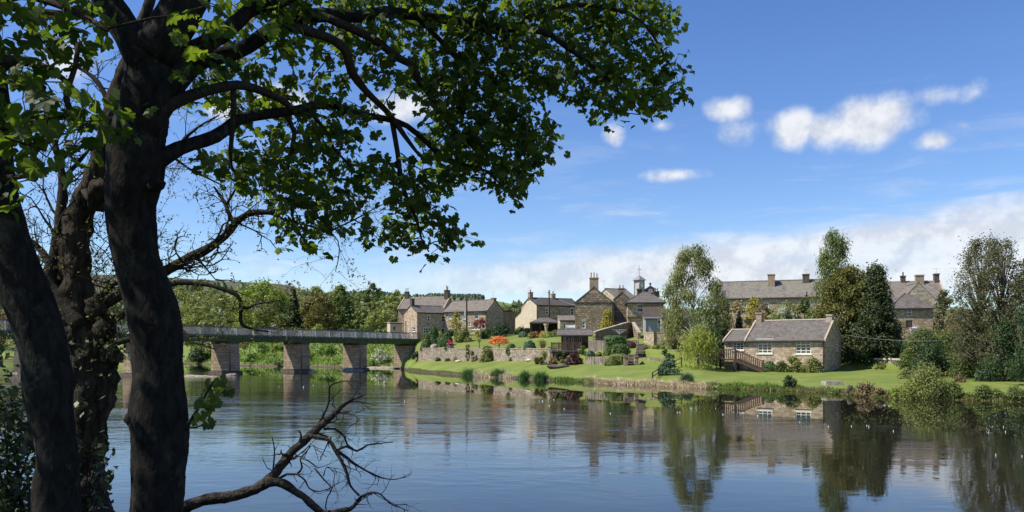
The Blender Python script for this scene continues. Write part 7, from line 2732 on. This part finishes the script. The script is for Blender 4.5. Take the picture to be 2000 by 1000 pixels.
ol = [
    ([(158, 640, 18), (120, 590, 16), (96, 545, 14), (108, 500, 12), (116, 455, 11), (120, 400, 10), (122, 350, 8), (110, 290, 6), (90, 220, 4), (80, 120, 2)], OY - .1, OY + .5),
    ([(150, 590, 12), (110, 545, 10), (88, 500, 7), (60, 470, 5), (40, 465, 3)], OY, OY + .6),
    ([(165, 620, 12), (230, 580, 10), (300, 545, 10), (340, 520, 10), (372, 502, 9.5), (400, 489, 9), (440, 461, 8), (462, 434, 7), (487, 417, 6), (520, 415, 5), (535, 418, 4), (552, 428, 2.5)], OY + .1, OY + .2),
    ([(457, 437, 4.5), (444, 410, 4), (440, 398, 4), (425, 375, 2.5), (418, 365, 1.5)], OY + .2, OY + .4),
    ([(442, 400, 3), (455, 378, 2.5), (464, 362, 1.5)], OY + .2, OY + .1),
    ([(540, 418, 3), (562, 400, 3), (600, 396, 2.5), (640, 396, 2), (690, 392, 1)], OY + .2, OY + .6),
    ([(552, 428, 2.2), (600, 440, 2), (640, 450, 2), (690, 430, 1.6), (730, 408, 1), (755, 396, .7)], OY + .2, OY + .9),
    ([(640, 450, 1.5), (660, 470, 1.2), (662, 500, 1), (655, 530, .7)], OY + .6, OY + .7),
    ([(165, 660, 9), (260, 600, 7), (330, 556, 6), (386, 553, 5), (428, 562, 4.5), (458, 573, 4.5), (468, 585, 4), (471, 600, 4), (470, 626, 3.5), (478, 638, 3), (500, 644, 2), (526, 648, 1.2)], OY + .1, OY - .3),
    ([(471, 598, 3), (484, 602, 2.5), (500, 594, 2), (526, 590, 1.2), (545, 586, .7)], OY - .2, OY - .2),
    ([(165, 690, 7), (260, 660, 5), (340, 640, 4), (366, 656, 3), (374, 668, 2), (390, 672, 1.5), (420, 682, 1)], OY, OY - .5),
    ([(180, 600, 6), (205, 570, 5), (222, 556, 4), (245, 550, 2)], OY, OY + .2),
    ([(165, 410, 6), (230, 360, 5), (330, 300, 4), (370, 262, 3), (400, 240, 2), (428, 225, 1)], OY + .3, OY + .7),
    ([(330, 300, 3), (370, 330, 2.5), (400, 345, 2), (440, 365, 1)], OY + .6, OY + .5),
    ([(122, 350, 5), (150, 320, 4), (185, 280, 2), (215, 250, 1)], OY + .4, OY + .6),
    ([(100, 520, 5), (70, 540, 4), (40, 560, 3), (10, 600, 2)], OY + .3, OY),
    ([(220, 220, 6), (190, 160, 5), (150, 130, 3), (110, 110, 2)], OY + .3, OY + .5),
]
tw = MB()
tips = []


def twig(a, d, ln, r, lev):
    pts = [a]
    q = a.copy()
    k = 4
    for i in range(k):
        d = (d + Vector((R.gauss(0, .28), R.gauss(0, .28), R.gauss(.02, .26)))).normalized()
        q = q + d * ln / k
        pts.append(q.copy())
        if lev > 0 and R.random() < .8:
            e = (d + Vector((R.gauss(0, .75), R.gauss(0, .6), R.gauss(.05, .7)))).normalized()
            twig(q, e, ln * R.uniform(.45, .7), r * .6, lev - 1)
    tw.tube(pts, [r * (1 - .7 * i / k) for i in range(k + 1)], 4 if lev > 0 else 3, cap=False)
    tips.append((q, d))
    if lev == 0:
        tips.append((pts[2], d))


for i, (rows_, a, b) in enumerate(ol):
    m = MB()
    pp, rr = limb_pts(rows_, a, b)
    pp, rr = resample(pp, rr, .09)
    m.tube(pp, rr, 8, wob=.25, wf=8)
    m.build('limb', 'bark_branch', od, smooth_=True)
    n_ = len(pp)
    dens = .8 if i not in (8, 9, 10, 7) else .5
    for j in range(int(n_ * .3), n_):
        if R.random() < dens:
            t_ = (pp[min(j + 1, n_ - 1)] - pp[j - 1]).normalized()
            d = (t_ * .6 + Vector((R.gauss(0, .7), R.gauss(0, .6), R.gauss(.05, .7)))).normalized()
            twig(pp[j], d, R.uniform(.28, .75) if i not in (8, 9, 10) else R.uniform(.2, .4), max(.0035, rr[j] * .30), 2)
for (a0, a1) in (((130, 480), (90, 300)), ((140, 560), (30, 470)), ((150, 620), (70, 560)), ((200, 500), (245, 430)), ((190, 560), (240, 480)), ((188, 620), (235, 560))):
    pa, pb = P(a0[0], a0[1], OY + .2), P(a1[0], a1[1], OY + .6)
    for k in range(11):
        s_ = pa.lerp(pb, R.uniform(0, 1)) + Vector((R.uniform(-.2, .2), R.uniform(-.2, .4), R.uniform(-.2, .2)))
        d = ((pb - pa).normalized() + Vector((R.gauss(0, .6), R.gauss(0, .5), R.gauss(0, .4)))).normalized()
        twig(s_, d, R.uniform(.4, .9), .007, 2)
tw.build('twigs', 'bark_branch', od, uv=False, kind='stuff')
C = np.array([np.array(t[0]) for t in tips])
C = np.repeat(C, 2, axis=0) + RG.normal(0, .014, (len(C) * 2, 3))
V, Fc = leaf_quads(C, .034, RG.normal(0, 1, C.shape), .5)
np_mesh('leaf_buds', V, Fc, 'leaf_bud', od, kind='stuff')
# ivy and epicormic tufts on the rough trunk
C = []
for px, py, rx, ry, n_ in ((175, 690, 55, 50, 110), (150, 740, 50, 50, 60), (205, 650, 40, 40, 90), (225, 690, 40, 30, 80), (120, 660, 30, 40, 50)):
    for _ in range(n_):
        C.append(P(px + R.gauss(0, .5) * rx, py + R.gauss(0, .5) * ry, OY - .35 + R.uniform(-.15, .3)))
C = np.array([np.array(c) for c in C])
C = C[::2]
V, Fc = leaf_quads(C, .05, RG.normal(0, 1, C.shape) + np.array([0, -.6, .5]), .7)
np_mesh('ivy', V, Fc, 'leaf_ivy', od, kind='stuff')

# --- dead branch reaching over the water
DY = 9.0
db = thing('dead_branch', 'bare dead branch forking over the water beside the thick trunk', 'branch', P(330, 1010, DY))
dl = [
    ([(300, 1030, 17), (335, 1006, 14), (362, 990, 12.5), (405, 975, 11.5), (450, 970, 11), (498, 955, 10.5), (524, 938, 11), (541, 920, 9.5), (570, 883, 8.5), (600, 856, 8), (630, 829, 7), (655, 806, 6), (668, 794, 4), (684, 783, 2.5), (700, 776, 1.8), (716, 770, 1)], DY, DY + .4),
    ([(520, 942, 10), (552, 945, 8.5), (585, 965, 8), (612, 988, 8), (634, 1003, 7), (662, 998, 6), (684, 994, 5), (696, 982, 3.5), (706, 970, 3.2), (728, 962, 2.4), (744, 966, 2), (760, 982, 1.6), (778, 990, 1.2), (798, 998, .8)], DY + .1, DY + .3),
    ([(604, 852, 5), (620, 854, 4.5), (642, 859, 4), (654, 878, 4), (669, 904, 3.5), (678, 926, 3), (684, 948, 2.6), (702, 968, 2.2)], DY + .25, DY + .2),
    ([(652, 876, 3), (672, 890, 3), (692, 905, 2.4), (718, 921, 2), (748, 934, 1.6), (775, 936, 1.2), (792, 930, .8)], DY + .25, DY + .7),
    ([(658, 880, 2.6), (676, 872, 2.4), (697, 881, 2), (718, 869, 1.6), (742, 866, 1.2), (768, 863, .7)], DY + .25, DY + .6),
    ([(632, 838, 3), (654, 838, 2.2), (672, 852, 2), (678, 868, 1.6), (690, 876, 1.2)], DY + .3, DY + .5),
    ([(624, 826, 2.6), (634, 806, 2.2), (642, 786, 2), (644, 756, 1.8), (656, 748, 1.4), (676, 744, 1), (700, 746, .6)], DY + .35, DY + .3),
    ([(533, 921, 1.8), (536, 880, 1.5), (531, 852, .8)], DY + .2, DY + .1),
    ([(540, 922, 1.4), (522, 914, 1), (512, 892, .5)], DY + .2, DY + .2),
    ([(540, 938, 3), (560, 926, 2.6), (580, 926, 2.4), (590, 912, 2), (586, 896, 1.6), (602, 900, 1.4), (620, 914, 1)], DY + .2, DY + .1),
    ([(580, 926, 2), (596, 938, 1.7), (604, 954, 1.4), (624, 960, 1.2), (648, 952, 1)], DY + .15, DY + .3),
    ([(586, 896, 1.6), (600, 880, 1.2), (612, 870, .8), (622, 900, .6)], DY + .15, DY + .1),
    ([(614, 914, 1.6), (634, 938, 1.4), (648, 954, 1.4), (640, 970, 1.2), (636, 990, 1.2), (640, 1004, 1.2)], DY + .2, DY + .2),
    ([(632, 930, 1.2), (638, 912, 1), (654, 924, .7)], DY + .2, DY + .3),
    ([(664, 806, 2), (690, 810, 1.5), (702, 820, .8)], DY + .35, DY + .2),
    ([(680, 786, 1.6), (700, 784, 1.2), (735, 792, .6)], DY + .4, DY + .6),
]
tw = MB()
tips = []
for i, (rows_, a, b) in enumerate(dl):
    m = MB()
    pp, rr = limb_pts(rows_, a, b)
    pp, rr = resample(pp, rr, .05)
    m.tube(pp, rr, 14 if i < 2 else 7, wob=.35, wf=11, ridge=.15 if i < 2 else .1)
    m.build('limb', 'dead_wood', db, smooth_=True)
    for j in range(int(len(pp) * (.55 if i < 2 else .25)), len(pp)):
        if R.random() < (.42 if i > 0 else .3):
            t_ = (pp[min(j + 1, len(pp) - 1)] - pp[j - 1]).normalized()
            d = (t_ * .7 + Vector((R.gauss(0.1, .6), R.gauss(0, .4), R.gauss(0, .6)))).normalized()
            twig(pp[j], d, R.uniform(.12, .36), max(.0048, rr[j] * .42), 1)
tw.build('twigs', 'dead_wood', db, uv=False, kind='stuff')

# --- undergrowth on the near bank
for px, py, w, h_, Y, mt, lab, n_ in ((20, 1010, 120, 250, 8.6, 'leaf_ivy', 'dark leafy elder bush in the bottom corner behind the leaning trunk', 2600), (-70, 1010, 160, 330, 8.0, 'leaf_ivy', 'dark bush at the very edge below the leaning trunk', 1500)):
    c = P(px, py, Y)
    t_ = thing('bank_bush', lab, 'bush', (c.x, c.y, near_z(c.x, c.y)))
    s = Y / F
    C = np.stack([c.x + RG.normal(0, .36, n_) * w * s, Y + RG.normal(0, .45, n_), c.z + RG.uniform(-.15, 1, n_) ** 1 * h_ * s], 1)
    V, Fc = leaf_quads(C, .085, RG.normal(0, .6, C.shape) + np.array([0, -.2, .8]), .6)
    np_mesh('foliage', V, Fc, mt, t_)
    m = MB()
    for k in range(12):
        e = Vector(C[R.randrange(n_)])
        b = Vector((c.x + R.uniform(-.2, .2), Y, near_z(c.x, Y) - .1))
        m.tube([b, b.lerp(e, .5) + Vector((0, 0, .1)), e], [.02, .012, .004], 5)
    m.build('stems', 'bark_branch', t_)
t_ = thing('bank_sapling', 'leafy young shoots over the water between the leaning and thick trunks', 'sapling', (wx(185, 9), 9, near_z(wx(185, 9), 9)))
m = MB()
C = []
for (x0, y0, x1, y1) in ((168, 1000, 205, 850), (160, 990, 222, 880), (170, 1010, 218, 930), (165, 1000, 190, 860), (160, 960, 212, 905)):
    a, b = P(x0, y0 + 60, 9.0), P(x1, y1, 9.0 + R.uniform(-.2, .2))
    pts = [a, a.lerp(b, .5) + Vector((-.06, 0, .05)), b]
    m.tube(pts, [.012, .008, .003], 5)
    for k in range(16):
        f = R.uniform(.35, 1)
        C.append(np.array(a.lerp(b, f)) + RG.normal(0, .05, 3))
m.build('stems', 'bark_branch', t_)
C = np.array(C)
V, Fc = leaf_quads(C, .09, RG.normal(0, .7, C.shape) + np.array([0, -.4, .6]), .6)
np_mesh('foliage', V, Fc, 'leaf_ivy', t_)
